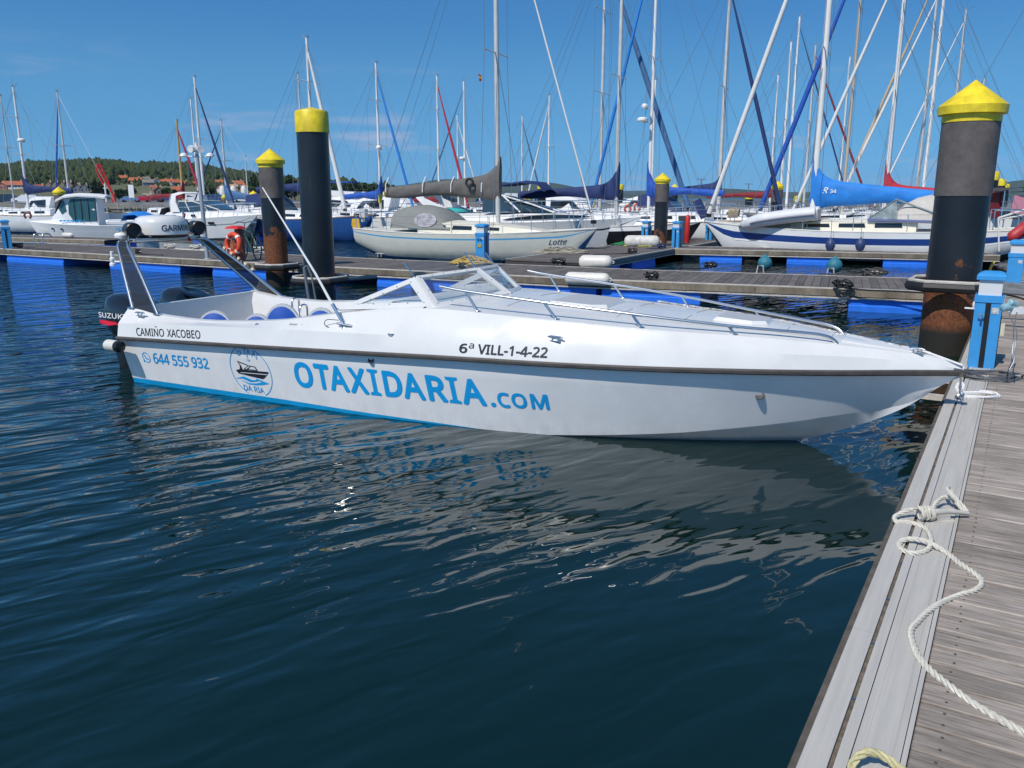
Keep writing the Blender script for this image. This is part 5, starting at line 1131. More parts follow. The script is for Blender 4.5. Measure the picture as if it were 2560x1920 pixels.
        b = MB(); b.tube([(-bl * .98, 0, bzz + .05), (-backfall, 0, zt_ * .97)], wirer * .8, 4); b.tube([(-bl * .8, 0, bzz - .05), (x0 + L * .12, 0, zs(0) + .2)], .012, 4); b.build('topping_lift', WIRE, t)
    if lod < 2:
        b = MB(); b.tube(catmull([(bowx - 1.25, -hbf(L - 1.25) * .9, zs(L) + .55), (bowx - .35, -.18, zs(L) + .62), (bowx - .02, 0, zs(L) + .64), (bowx - .35, .18, zs(L) + .62), (bowx - 1.25, hbf(L - 1.25) * .9, zs(L) + .55)], 5), .016, 6)
        for s_ in (-1, 1): b.tube([(bowx - 1.25, s_ * hbf(L - 1.25) * .9, zs(L) + .55), (bowx - 1.2, s_ * hbf(L - 1.2) * .9, zs(L))], .015, 6); b.tube([(bowx - .4, s_ * .17, zs(L) + .61), (bowx - .55, s_ * hbf(L - .6) * .85, zs(L))], .015, 6)
        b.build('pulpit', STEEL, t)
        b = MB(); b.tube(catmull([(x0 + .9, -hbf(.9) * .93, zs(0) + .6), (x0 + .08, -hbf(.1) * .85, zs(0) + .6), (x0 + .08, hbf(.1) * .85, zs(0) + .6), (x0 + .9, hbf(.9) * .93, zs(0) + .6)], 5), .016, 6)
        for s_ in (-1, 1):
            for xx_ in (.1, .9): b.tube([(x0 + xx_, s_ * hbf(xx_) * .9, zs(0)), (x0 + xx_, s_ * hbf(xx_) * .9, zs(0) + .6)], .015, 6)
        b.build('pushpit', STEEL, t)
        for s_ in (-1, 1):
            g_ = MB()
            for k in range(5):
                x = .9 + (L - 2.15) * (k + .5) / 5; b = MB(); b.tube([(x0 + x, s_ * hbf(x) * .95, zs(x)), (x0 + x, s_ * hbf(x) * .95, zs(x) + .58)], .013, 6); b.build('stanchion', STEEL, t)
            for hh in (.33, .57): g_.tube([(x0 + x, s_ * hbf(x) * .95, zs(x) + hh) for x in np.linspace(.9, L - 1.2, 12)], .006, 4)
            g_.build('guardrail', WIRE, t)
    if dodger is not None:
        b = MB(); secs = []; xd = x0 + c0 + .25; zb_ = zs(c0) + .15; wd = hbf(c0) * .70
        for f, hh, ln in ((0, .02, 1.55), (.35, .62, 1.05), (.7, .92, .55), (1.0, .92, .0), (1.25, .86, -.45)):
            secs.append([(xd + ln - .9, wd * s_, zb_ + ch * .6 + hh * (1 - .12 * abs(s_) ** 3) - (.0 if abs(s_) < 1 else hh * .55)) for s_ in (-1, -.85, -.5, 0, .5, .85, 1)])
        b.loft(secs); dg = b.build('sprayhood', dodger, t, smooth=50)
        b = MB(); b.loft([[Vector(p) + Vector((.012, 0, .015)) for p in secs[0][1:6]], [Vector(p).lerp(Vector(q), .85) + Vector((.012, 0, .015)) for p, q in zip(secs[0][1:6], secs[1][1:6])]]); b.build('window', WINB, dg, smooth=0)
    return t, dict(zk=zk, zs=zs, hb=hbf, x0=x0, L=L, zd=zd, zt=zt_, H=Hm)
# -- the cream yacht behind the windscreen
lot, q = sailboat('cream sailing yacht with grey sail cover and light blue stripe, its name on the bow', 1245, 29.2, 1, L=9.05, B=3.0, fb=.90, top=(1217, -420), mx=.60, mr=.085, hull=mat('hull_ivory', (.60, .60, .53), .3, var=.08, scale=2, coat=.15), stripe=STRB, boot=AF_BLUE, cover=GREYC, coverh=.66, boomz=2.28, boomlen=.50, jib=SAILW, jibr=.03, spreads=2, dodger=None, head=math.radians(-24), backfall=.10, wirer=.009, stripe_h=(.84, .885), collar=.55)
def onhull(q, x, f, s_=-1, off=.006):
    X = x - q['x0']; k_ = q['zk'](X); return (x, s_ * (q['hb'](X) * float(np.interp(f, [0, .1, .3, .55, .84, .885, 1], [0, .55, .84, .95, .985, .99, 1])) + off), k_ + (q['zs'](X) - k_) * f)
b = MB(); xb = q['x0'] + q['L']; letter(b, 'Lotte', lambda u, v: onhull(q, xb - 1.40 + .55 * u, .68 + .13 * v, off=.012), .03, .35); b.build('boat_name', mat('letter_grey', (.10, .11, .13), .5), lot, smooth=0)
def tent(parent, name, x0_, x1_, w_, z0, z1, m, win=None, slope=.9):
    b = MB(); secs = []
    for f in np.linspace(0, 1, 7):
        x = x0_ + (x1_ - x0_) * f; hh = (z1 - z0) * (1 - abs(2 * f - .75) ** 2.6 * slope / 2); secs.append([(x, -w_, z0), (x, -w_ * .88, z0 + hh * .55), (x, -w_ * .6, z0 + hh * .92), (x, 0, z0 + hh), (x, w_ * .6, z0 + hh * .92), (x, w_ * .88, z0 + hh * .55), (x, w_, z0)])
    b.loft(secs, caps=True); o = b.build(name, m, parent, smooth=50)
    if win:
        a, c = win; b = MB(); P = []
        for k in range(14):
            an = 2 * math.pi * k / 14; x = x0_ + (x1_ - x0_) * (a + (c - a) * (.5 + .5 * math.cos(an))); zf = .36 + .30 * math.sin(an); y = w_ * (1 - .12 * zf / .55) + .015; P.append((x, -y, z0 + (z1 - z0) * zf))
        b.add(P, [tuple(range(14))]); b.build('clear_window', mat('vinyl_window', (.42, .40, .42), .12, var=.4, scale=6, coat=.6), o, smooth=0)
    return o
tent(lot, 'sprayhood', q['x0'] + 1.6, q['x0'] + 4.0, .95, 1.05, 1.86, GREYT, (.40, .78))
b = MB(); b.torus((-.95, -.30, 2.62), .13, .045, axis=(0, 1, 0), n=20, m=8); b.tube([(-.95, -.30, 2.46), (-.90, -.30, 2.38)], .03, 6); b.build('coiled_line', ROPEK, lot)
for x_ in (-4.45, -2.9, -1.75, -.55):
    b = MB(); b.tube([(x_, -.19, 2.30), (x_, -.17, 2.58), (x_ + .03, 0, 2.84), (x_, .17, 2.58), (x_, .19, 2.30)], .018, 5); b.build('sail_tie', ROPEC, lot)
b = MB(); b.box((q['x0'] + .1, -.35, 1.55), (.24, .22, .30)); b.box((q['x0'] + .06, -.35, 1.34), (.10, .10, .2)); b.build('outboard_motor', mat('motor_grey', (.5, .5, .5), .4), lot)
t = thing('oilskin', 'yellow oilskin bag hanging on the stern rail of the cream yacht', 'bag', tuple(aty(890, 562, 30.8)), 0)
b = MB(); b.loft([[(-.14, 0, .22), (.10, .0, .22), (.12, .08, .22), (-.12, .08, .22)], [(-.16, -.04, .0), (.14, -.04, .0), (.14, .1, 0), (-.16, .1, 0)], [(-.06, -.02, -.34), (.20, -.02, -.34), (.20, .08, -.34), (-.06, .08, -.34)]], closed=True, caps=True); b.build('bag', GOLD, t)
t = thing('flag', 'small red and yellow courtesy flag under the spreader of the cream yacht', 'flag', tuple(aty(1195, 192, 29.0)), 0)
b = MB(); b.loft([[(0, 0, .10), (.02, 0, .03), (.04, 0, -.04), (.03, .02, -.12)], [(.10, .05, .06), (.12, .05, 0), (.12, .06, -.07), (.10, .05, -.14)]], mfun=lambda i, j: 1 if j == 1 else 0); b.build('cloth', [REDP, MATS['flag_yellow']], t)
# -- blue striped yacht on the right with its dinghy
r34, q = sailboat('large white yacht with navy stripe, bright blue sail cover and white dinghy on its foredeck', 2034, 29.2, -1, L=10.1, B=3.3, fb=1.02, top=(2092, -420), mx=.63, mr=.105, mastm=MASTW, hull=HULLW, stripe=mat('stripe_navy', (.012, .045, .21), .3), boot=AF_DK, cover=LBLUE, coverh=.76, boomz=2.02, boomlen=.46, jib=SAILW, jibr=.085, spreads=2, head=math.radians(153), wins=3, stripe_h=(.70, .86), collar=.72, wirer=.009)
s_n = 1   # for a bow-left boat the side facing the viewer is +y
def onr(x, f, off=.02): return onhull(q, x, f, 1, off)
b = MB()
for k in range(20):
    x0_, x1_ = q['x0'] + .3 + (q['L'] - 1.6) * k / 20, q['x0'] + .3 + (q['L'] - 1.6) * (k + 1) / 20
    b.add([onr(x0_, .655, .004), onr(x1_, .655, .004), onr(x1_, .675, .004), onr(x0_, .675, .004)], [(0, 1, 2, 3)])
    b.tube([onr(x0_, .665, .0), onr(x1_, .665, .0)], .022, 6)
b.build('rub_rail', WHITE, r34, smooth=50)
b = MB(); letter(b, 'T', lambda u, v: onr(q['x0'] + 1.30 - .20 * u, .73 + .11 * v, .012), .02); b.build('boat_name', WHITE, r34, smooth=0)
b = MB()
for s_, xc in ((.27, 0),): pass
cl = lambda x, z: (x, .22, z)
letter(b, 'R', lambda u, v: (-.30 - .18 * u, .185, 2.26 + .20 * v), .06, .35); letter(b, '34', lambda u, v: (-.54 - .20 * u, .185, 2.26 + .13 * v), .05); b.build('sail_mark', WHITE, r34, smooth=0)
tent(r34, 'sprayhood', q['x0'] + 1.7, q['x0'] + 3.8, 1.05, 1.35, 2.22, mat('canvas_beige', (.50, .47, .43), .8, var=.1, bump=.3, bscale=10), None)
b = MB(); b.add([(q['x0'] + 3.6, 1.06, 1.42), (q['x0'] + 4.5, .95, 1.42), (q['x0'] + 3.7, .85, 2.05)], [(0, 1, 2)]); b.tube([(q['x0'] + 3.6, 1.06, 1.42), (q['x0'] + 4.5, .95, 1.42), (q['x0'] + 3.7, .85, 2.05), (q['x0'] + 2.2, 1.05, 1.5)], .03, 6); b.build('windscreen', [mat('screen_glass', (.25, .30, .30), .1, var=.4, scale=4, coat=.5)], r34)
for s_ in (-1, 1):
    b = MB(); b.tube([(q['x0'] + 4.5, s_ * 1.0, 1.40), (q['x0'] + 1.2, s_ * 1.15, 1.33)], .05, 6); b.build('coaming_stripe', mat('stripe_lilac', (.13, .15, .30), .4), r34)
t = thing('inflatable_dinghy', 'white inflatable dinghy with grey stripe lying on the foredeck of the striped yacht', 'dinghy', (0, 0, 0), 0)
dc = aty(1950, 545, 28.9); t.location = tuple(dc); t.rotation_euler = (0, 0, math.radians(153))
def tubeU(zoff, r): return [(-1.22, .62, .17 + zoff), (-.4, .64, .08 + zoff), (.6, .60, -.08 + zoff), (1.0, .38, -.22 + zoff), (1.18, 0, -.25 + zoff), (1.0, -.38, -.22 + zoff), (.6, -.60, -.08 + zoff), (-.4, -.64, .08 + zoff), (-1.22, -.62, .17 + zoff)]
b = MB(); P = catmull(tubeU(0, .2), 5); b.tube(P, [.16 + .07 * min(1, abs(i - len(P) / 2) / 12) for i in range(len(P))], 14); b.build('tube', mat('hypalon_white', (.62, .63, .65), .5, var=.1, scale=4), t, smooth=60)
b = MB(); P2_ = [Vector(p) for p in P]; b.tube([p + Vector((0, .225 if p.y > 0 else -.225, -.03)) if abs(p.y) > .5 else p + Vector((.19, 0, -.05)) for p in P2_], .03, 6); b.build('rub_strip', mat('strip_grey', (.16, .16, .20), .6), t, smooth=60)
b = MB(); b.loft([[(-1.3, .45, .0), (-1.3, -.45, .0)], [(.5, .45, -.2), (.5, -.45, -.2)], [(1.2, .1, -.3), (1.2, -.1, -.3)]]); b.box((-1.25, 0, .12), (.05, .9, .36), mi=0); b.build('floor', mat('dinghy_floor', (.40, .40, .38), .6), t)
for (px_, lab) in ((2076, 'left one of two navy teardrop fenders on the striped yacht side'), (2151, 'right one of two navy teardrop fenders on the striped yacht side')):
    pf = aty(px_, 610, 27.0 if px_ < 2100 else 26.6); t = thing('fender', lab, 'fender', tuple(pf), 0, 'navy fenders'); b = MB(); b.lathe([(.01, -.22), (.10, -.20), (.15, -.08), (.15, .03), (.10, .12), (.035, .18), (.02, .22)], n=16); b.build('body', FENDN, t); b = MB(); b.tube([(0, 0, .2), (.02, .1, .75)], .008, 4); b.build('lanyard', ROPEK, t)
t = thing('covered_ring', 'round teal covered lifebuoy pad on the stern of the striped yacht', 'lifebuoy', tuple(aty(2436, 555, 24.9)), 0); b = MB(); b.lathe([(.30, -.06), (.34, -.04), (.34, .04), (.30, .06)], n=28, axis=(-.55, -.8, .05)); b.build('cover', TEAL, t)
b = MB(); b.box((-.06, -.09, 0), (.10, .012, .16), -.6); b.build('print', mat('print_pale', (.45, .52, .52), .6), t)
# -- the row behind the middle pile
sailboat('black hulled yacht with navy sail cover, bow pointing right between cream yacht and pedestal', 1541, 35, 1, L=9.0, B=2.9, fb=.95, top=(1535, -260), mx=.60, mr=.085, mastm=ALUW, hull=HBLK, stripe=WHITE, boot=AF_DK, cover=NAVY, coverh=.46, boomz=2.25, boomlen=.50, jib=None, spreads=2, deckm=WHITE, stripe_h=(.86, .995), collar=.85)
sailboat('white yacht with slate blue furled jib and teak toe rail behind the middle pile', 1500, 41, 1, L=11.5, B=3.3, fb=1.1, top=(1470, -700), tall=13.5, mx=.52, mr=.08, hull=HULLW, stripe=None, cover=None, jib=SLATE, jibr=.13, spreads=2, deckm=WHITE, wins=4, jibto=4.4)
sailboat('white yacht with royal blue sail cover, mast crossing the middle pile top', 1622, 39, -1, L=9.5, B=3.0, fb=1.05, top=(1640, -200), mx=.60, mr=.075, mastm=MASTW, cover=RBLUE, coverh=.34, boomz=2.35, boomlen=.36, jib=LBLUE, jibr=.08, spreads=1, deckm=WHITE, collar=1.1, jibto=2.9)
sailboat('white yacht with navy cover around its mast and twin navy furled sails', 1797, 40, 1, L=9.4, B=3.0, fb=1.0, top=(1818, -60), mx=.58, mr=.095, mastm=ALUW, cover=NAVY, coverh=.40, boomz=2.45, boomlen=.26, jib=NAVY, jibr=.09, spreads=1, deckm=WHITE, dodger=NAVY, jibto=2.9)
sailboat('yacht with vivid blue furled jib and wooden brown mast left of the yellow capped pile', 2108, 41, -1, L=10.5, B=3.1, fb=1.05, top=(2143, -160), mx=.56, mr=.08, mastm=mat('mast_beige', (.46, .40, .32), .5), cover=None, jib=RBLUE, jibr=.12, spreads=2, deckm=WHITE, jibto=3.9, hull=HBLUE)
sailboat('yacht with red sail cover behind the bright blue covered boom', 2212, 36, -1, L=9.6, B=3.0, fb=1.05, top=(2256, -160), mx=.60, mr=.09, mastm=MASTW, cover=REDC, coverh=.50, boomz=2.2, boomlen=.42, jib=SAILW, jibr=.075, spreads=2, deckm=WHITE, collar=1.0)
sailboat('yacht with tan furled jib behind the red sail cover', 2290, 44, -1, L=9.5, B=3.0, fb=1.05, top=(2335, -100), mx=.58, mr=.08, jib=TANS, jibr=.075, spreads=2, lod=1, deckm=WHITE)
sailboat('twin masted looking yacht with white furled sail left of the large rusty pile', 2306, 41, -1, L=9.5, B=3.0, fb=1.05, top=(2352, -80), mx=.57, mr=.085, jib=SAILW, jibr=.07, spreads=2, lod=1, deckm=WHITE, mastm=MASTW)
sailboat('yacht with thin white mast and second white furled jib near the large rusty pile', 2362, 52, -1, L=9.5, B=3.0, fb=1.05, top=(2404, 25), mx=.57, mr=.075, jib=SAILW, jibr=.06, spreads=1, lod=1, deckm=WHITE)
sailboat('distant yacht whose bare mast stands just left of the large rusty pile cap', 2365, 58, 1, L=9.0, B=2.9, fb=1.0, top=(2396, 110), mx=.57, mr=.07, spreads=1, lod=1, deckm=WHITE)
sailboat('distant yacht whose masthead shows right of the large rusty pile cap', 2425, 60, 1, L=8.5, B=2.8, fb=1.0, top=(2463, 195), mx=.57, mr=.07, spreads=1, lod=1, deckm=WHITE)
sailboat('distant white masted yacht with dark masthead between navy and blue furled sails', 1951, 52, -1, L=9., B=2.9, fb=1.0, top=(1957, 105), mx=.57, mr=.08, mastm=MASTW, spreads=1, lod=1, deckm=WHITE)
sailboat('distant grey masted yacht with dark furled jib left of the blue covered boom', 1967, 56, 1, L=9.5, B=2.9, fb=1.0, top=(1980, 42), mx=.57, mr=.085, mastm=MASTW, jib=NAVY, jibr=.05, spreads=2, lod=1, deckm=WHITE)
sailboat('distant yacht with maroon furled jib and bare mast behind the bright blue cover', 2010, 54, 1, L=9.5, B=2.9, fb=1.0, top=(2026, 113), mx=.57, mr=.075, mastm=ALUW, jib=MAROON, jibr=.07, spreads=1, lod=1, deckm=WHITE)
sailboat('distant yacht with slim mast rising behind the blue sail cover collar', 2095, 60, -1, L=8.5, B=2.8, fb=1.0, top=(2103, 142), mx=.57, mr=.07, mastm=MASTW, spreads=1, lod=1, deckm=WHITE)
sailboat('white yacht with maroon covered sail and white boom behind the small domed pile', 1925, 50, 1, L=9.0, B=2.9, fb=1.0, top=(1930, 150), tall=9.0, mx=.60, mr=.06, mastm=MASTW, cover=MAROON, coverh=.26, boomz=2.25, boomlen=.42, collar=.2, spreads=1, lod=1, deckm=WHITE, hull=HBLUE)
# -- middle distance, left of the cream yacht
sailboat('blue hulled yacht with white furled jib half hidden by the two left piles', 787, 43, 1, L=9.2, B=3.0, fb=1.05, top=(737, 95), mx=.60, mr=.085, mastm=MASTW, hull=HBLUE, boot=HBLUE, cover=NAVY, coverh=.42, boomz=2.55, boomlen=.42, jib=SAILW, jibr=.11, spreads=2, deckm=WHITE, dodger=NAVY, jibto=1.9)
sailboat('distant yacht with short mast just left of the tall blue hulled yacht mast', 762, 55, -1, L=8.5, B=2.8, fb=1.0, top=(739, 185), mx=.57, mr=.07, mastm=ALUW, spreads=1, lod=1, deckm=WHITE)
sailboat('white yacht with bright blue furled jib and blue boom cover left of the cream yacht', 951, 47, 1, L=8.6, B=2.8, fb=1.0, top=(924, 158), mx=.60, mr=.07, mastm=MASTW, cover=RBLUE, coverh=.34, boomz=2.2, boomlen=.30, jib=LBLUE, jibr=.07, spreads=2, deckm=WHITE, jibto=2.2)
sailboat('white yacht with red furled jib behind the grey sail cover', 1098, 58, 1, L=9.0, B=2.9, fb=1.0, top=(1084, 190), mx=.58, mr=.075, mastm=MASTW, cover=MAROON, coverh=.35, boomz=1.9, boomlen=.34, jib=REDC, jibr=.085, spreads=2, lod=1, deckm=WHITE, jibto=2.3)
sailboat('distant small yacht with white furled jib left of the cream yacht mast', 1146, 84, 1, L=9.0, B=2.9, fb=1.0, top=(1143, 288), mx=.58, mr=.085, mastm=MASTW, jib=SAILW, jibr=.08, spreads=1, lod=1, deckm=WHITE, jibto=2.6)
sailboat('distant yacht with radar on its mast left of the cream yacht mast', 1163, 62, -1, L=9.0, B=2.9, fb=1.0, top=(1169, 203), mx=.58, mr=.085, mastm=MASTW, jib=SLATE, jibr=.05, spreads=0, lod=1, deckm=WHITE)
sailboat('distant yacht with short mast and dark furled jib right of the cream yacht mast', 1305, 86, 1, L=9.0, B=2.9, fb=1.0, top=(1305, 290), mx=.58, mr=.08, mastm=MASTW, jib=SLATE, jibr=.09, spreads=1, lod=1, deckm=WHITE, jibto=2.4)
sailboat('distant yacht with white furled jib leaning left, between cream and black hulled yachts', 1371, 66, -1, L=9.5, B=2.9, fb=1.0, top=(1376, 238), mx=.58, mr=.08, mastm=MASTW, jib=SAILW, jibr=.07, spreads=1, lod=1, deckm=WHITE, jibto=2.0)
sailboat('distant yacht with radar domes on the mast right of the tall navy covered mast', 1628, 52, 1, L=9.5, B=3, fb=1.0, top=(1645, 200), mx=.58, mr=.075, mastm=MASTW, spreads=0, lod=1, deckm=WHITE)
# -- far left
sailboat('white yacht with navy boom cover and brown horseshoe buoy at far left', 68, 52, -1, L=9.0, B=2.9, fb=1.05, top=(37, 217), mx=.55, mr=.075, mastm=MASTW, cover=NAVY, coverh=.40, boomz=2.55, boomlen=.36, spreads=2, deckm=WHITE, dodger=None, head=math.radians(168))
sailboat('yacht with thin grey mast nearest the left picture edge', 34, 62, 1, L=8.5, B=2.7, fb=1.0, top=(36, 240), mx=.57, mr=.055, mastm=ALUW, spreads=1, lod=1, deckm=WHITE)
sailboat('yacht with blue furled jib and bare mast behind the far left brown pile', 173, 60, -1, L=9.0, B=2.9, fb=1.0, top=(147, 230), mx=.57, mr=.07, mastm=ALUW, jib=RBLUE, jibr=.06, spreads=1, lod=1, deckm=WHITE, cover=RBLUE, coverh=.3, boomlen=.3, jibto=1.6)
sailboat('yacht with varnished wooden mast, crimson furled jib and maroon boom cover', 458, 58, 1, L=8.5, B=2.7, fb=1.0, top=(430, 302), mx=.62, mr=.085, mastm=MASTT, cover=MAROON, coverh=.3, boomz=2.2, boomlen=.42, jib=mat('canvas_crimson', (.30, .012, .05), .7), jibr=.09, spreads=0, lod=1, deckm=WHITE, jibto=2.1)
sailboat('yacht with tall white mast and navy furled jib behind the sports cruiser', 510, 55, 1, L=9.6, B=3.0, fb=1.0, top=(482, 193), mx=.58, mr=.085, mastm=MASTW, jib=NAVY, jibr=.07, spreads=1, lod=1, deckm=WHITE, jibto=2.7)
sailboat('yacht with slim white mast just left of the tall navy furled jib', 497, 66, -1, L=8.5, B=2.8, fb=1.0, top=(479, 247), mx=.58, mr=.075, mastm=MASTW, spreads=0, lod=1, deckm=WHITE)
sailboat('yacht with grey mast and steel blue boom cover left of the rust streaked pile', 567, 64, -1, L=9.0, B=2.9, fb=1.0, top=(556, 302), mx=.58, mr=.08, mastm=ALUW, cover=mat('canvas_steel', (.05, .14, .30), .7, var=.2), coverh=.7, boomz=2.1, boomlen=.30, jib=NAVY, jibr=.05, spreads=1, lod=1, deckm=WHITE)
sailboat('small distant yacht with thin pale mast left of the rust streaked pile', 620, 80, 1, L=8.0, B=2.6, fb=1.0, top=(612, 392), mx=.57, mr=.05, mastm=MASTW, spreads=0, lod=1, deckm=WHITE)
# mast radar domes
for lab, px_, py_, D_, r_ in (('radar dome on the distant mast left of the cream yacht mast', 1155, 396, 62, .22), ('upper white radar dome on the mast right of the tall navy covered mast', 1612, 266, 38.6, .14), ('lower white radar dome on the mast right of the tall navy covered mast', 1606, 300, 38.6, .24), ('small radar dome on the blue jibbed yacht mast', 947, 369, 46.6, .16), ('small radar dome on the far left white mast', 53, 351, 51.6, .22)):
    t = thing('mast_radar', lab, 'radar', tuple(aty(px_, py_, D_))); b = MB(); b.lathe([(r_ * .8, -.08), (r_, -.03), (r_, .05), (r_ * .7, .11), (.01, .13)], n=16); b.build('dome', WHITE, t); b = MB(); b.box((r_ * .8, 0, -.09), (r_ * 1.4, .06, .04)); b.build('bracket', ALU, t)
# ------------------------------------------------------------------ motor boats
def motor_hull(t, L, B, fb, mats, flare=.82, n=20, x0=0, rake=.16, stripe=None):
    b = MB(); secs = []
    for u in np.linspace(0, 1, n):
        x = u * L; h_ = B / 2 * (.92 + .08 * math.sin(u * 3)) if u < .45 else B / 2 * max(.01, 1 - ((u - .45) / .55) ** 2.5); zs_ = fb * (1 + .28 * u ** 2); hc = h_ * flare * (1 - .55 * max(0, u - .5)); k_ = -.3 if u < 1 - rake else -.3 + (zs_ + .28) * ((u - 1 + rake) / rake) ** 1.1; zc = max(k_ + .01, .05 + .55 * fb * max(0, u - .45) ** 1.6)
        zc = min(zc, zs_ - .02)
        half = [(0, k_), (hc, zc), (hc + (h_ - hc) * .62, zc + (zs_ - zc) * .60), (hc + (h_ - hc) * .66, zc + (zs_ - zc) * .66), (h_, zs_)]
        secs.append([(x0 + x, -y, z) for y, z in half[::-1]] + [(x0 + x, y, z) for y, z in half[1:]])
    b.loft(secs, mfun=lambda i, j: 1 if j in (1, 6) else (2 if j in (3, 4) else 0)); b.add(secs[0], [tuple(range(9))], 0); b.build('hull', mats, t, smooth=35)
    return lambda x: fb * (1 + .28 * (x / L) ** 2), lambda x: (B / 2 * (.92 + .08 * math.sin(x / L * 3)) if x / L < .45 else B / 2 * max(.01, 1 - ((x / L - .45) / .55) ** 2.5))
def deck_loft(t, L, zs, hbf, prof, name, m, n=18, x0=0):
    """prof(u) -> (width factor, height) of a superstructure over the deck"""
    b = MB(); secs = []
    for u in np.linspace(0, 1, n):
        x = u * L; w_, h_ = prof(u); h2 = hbf(x); secs.append([(x0 + x, -h2, zs(x)), (x0 + x, -h2 * w_, zs(x) + .02), (x0 + x, -h2 * w_ * .93, zs(x) + h_ * .8), (x0 + x, -h2 * w_ * .6, zs(x) + h_), (x0 + x, 0, zs(x) + h_ * 1.05), (x0 + x, h2 * w_ * .6, zs(x) + h_), (x0 + x, h2 * w_ * .93, zs(x) + h_ * .8), (x0 + x, h2 * w_, zs(x) + .02), (x0 + x, h2, zs(x))])
    b.loft(secs, caps=True); return b.build(name, m, t, smooth=30)
def glaze(t, name, quads, m):
    for k, P in enumerate(quads):
        b = MB(); b.add(P, [tuple(range(len(P)))]); b.build(name, m, t, smooth=0)
# pilothouse boat at far left: bow left, stern right
pz = aty(330, 560, 41.5); t = thing('pilothouse_boat', 'white pilothouse motorboat with big green glass side door at far left', 'motorboat', (pz[0], pz[1], 0), math.radians(194))
zs, hbf = motor_hull(t, 4.6, 2.0, .78, [HULLW, WHITE, HULLW], rake=.2)
deck_loft(t, 4.6, zs, hbf, lambda u: (.80, .02 if u < .45 else .36 * (1 - (u - .45) / .55) + .02), 'deck', WHITE)
b = MB(); secs = []
for x, w_, z0, z1 in ((1.35, .80, .8, 2.16), (1.5, .80, .8, 2.20), (2.75, .74, .9, 2.15), (3.05, .66, .95, 1.72), (3.45, .5, 1.0, 1.22)):
    secs.append([(x, -w_, z0), (x, -w_ * .96, z0 + (z1 - z0) * .55), (x, -w_ * .86, z1 - .06), (x, -w_ * .6, z1), (x, w_ * .6, z1), (x, w_ * .86, z1 - .06), (x, w_ * .96, z0 + (z1 - z0) * .55), (x, w_, z0)])
b.loft(secs, caps=True); ph = b.build('pilothouse', WHITE, t, smooth=30)
b = MB(); secs = []
for x, z_ in ((.95, 2.24), (1.3, 2.30), (2.2, 2.34), (2.8, 2.27), (3.15, 2.08)): secs.append([(x, y, z_ - .10 * (abs(y) / .8) ** 2.5) for y in np.linspace(-.84, .84, 9)] + [(x, y, z_ - .07 - .10 * (abs(y) / .8) ** 2.5) for y in np.linspace(.84, -.84, 9)])
b.loft(secs, closed=True, caps=True); b.build('roof', WHITE, ph, smooth=40)
for s_ in (-1, 1):
    glaze(ph, 'window', [[(1.42, s_ * .81, 1.0), (2.42, s_ * .785, 1.0), (2.62, s_ * .775, 1.35), (2.60, s_ * .735, 1.85), (2.5, s_ * .69, 2.05), (1.42, s_ * .73, 2.08)], [(2.95, s_ * .71, 1.36), (3.08, s_ * .645, 1.62), (2.86, s_ * .66, 2.0), (2.78, s_ * .695, 1.95), (2.72, s_ * .745, 1.5)]], WING)
    b = MB()
    for x_ in (1.42, 1.74, 2.05, 2.36): b.tube([(x_, s_ * .82, 1.0), (x_, s_ * .80, 1.55), (x_, s_ * .725, 2.07)], .020, 4)
    b.build('mullion', mat('frame_bronze', (.08, .08, .07), .5), ph)
glaze(ph, 'windscreen', [[(3.30, -.55, 1.38), (3.30, .55, 1.38), (2.98, .62, 1.98), (2.98, -.62, 1.98)]], WINB)
b = MB()
for s_ in (1,):
    letter(b, 'AIAX', lambda u, v: (.58 - .5 * u, hbf(.4) * 1.0 + .015, .56 + .16 * v), .03)
b.build('boat_name', LETB, t, smooth=0)
b = MB()
for k in range(2): 
    P = [(3.4 - .42 * k + .07 * math.cos(a), hbf(3.4 - .42 * k) * .93 + .03, .66 - .02 * k + .045 * math.sin(a)) for a in np.linspace(0, 6.28, 10)[:-1]]; b.add(P, [tuple(range(9))])
b.build('porthole', WINK, t)
b = MB()
for x_ in (2.62, 2.50): pass
for k in range(7): x_ = 3.05 - .16 * k; b.add([(x_, .80 - .02 * k * 0, 1.0), (x_ - .13, .80, 1.0), (x_ - .13, .80, 1.07), (x_, .80, 1.07)], [(0, 1, 2, 3)])
b.build('blue_lettering', LETB, t, smooth=0)
b = MB(); b.tube([(.9, .9, .80), (.9, .9, 1.02), (0.1, .88, 1.02), (0.05, .88, .78)], .018, 6); b.build('handrail', STEEL, t)
# white sports cruiser
pz = aty(436, 560, 46); t = thing('sports_cruiser', 'white sports cruiser with radar arch and raked screen, bow toward the rust streaked pile', 'motorboat', (pz[0], pz[1], 0), math.radians(-34))
zs, hbf = motor_hull(t, 7.0, 2.7, 1.0, [HULLW, mat('stripe_grey', (.30, .32, .33), .4), HULLW], rake=.22)
deck_loft(t, 7.0, zs, hbf, lambda u: (.78, .42 * min(1, u / .12) if u < .45 else .42 * (1 - ((u - .45) / .55) ** 1.5) + .03), 'deck', WHITE)
b = MB(); secs = []
for x, z0, z1 in ((1.55, 1.40, 2.35), (1.75, 1.40, 2.40), (2.0, 1.40, 2.38)):
    pass
for y in (-1.02, 1.02):
    b.loft([[(1.35, y, 1.38), (2.1, y, 1.38)], [(1.25, y * .98, 1.9), (1.75, y * .98, 1.9)], [(1.35, y * .92, 2.30), (1.72, y * .92, 2.22)]])
    b.loft([[(1.35, y * .92 - .06, 2.30), (1.35, y * .92, 2.30)], [(1.25, y * .98 - .06, 1.9), (1.25, y * .98, 1.9)], [(1.35, y - .06, 1.38), (1.35, y, 1.38)]])
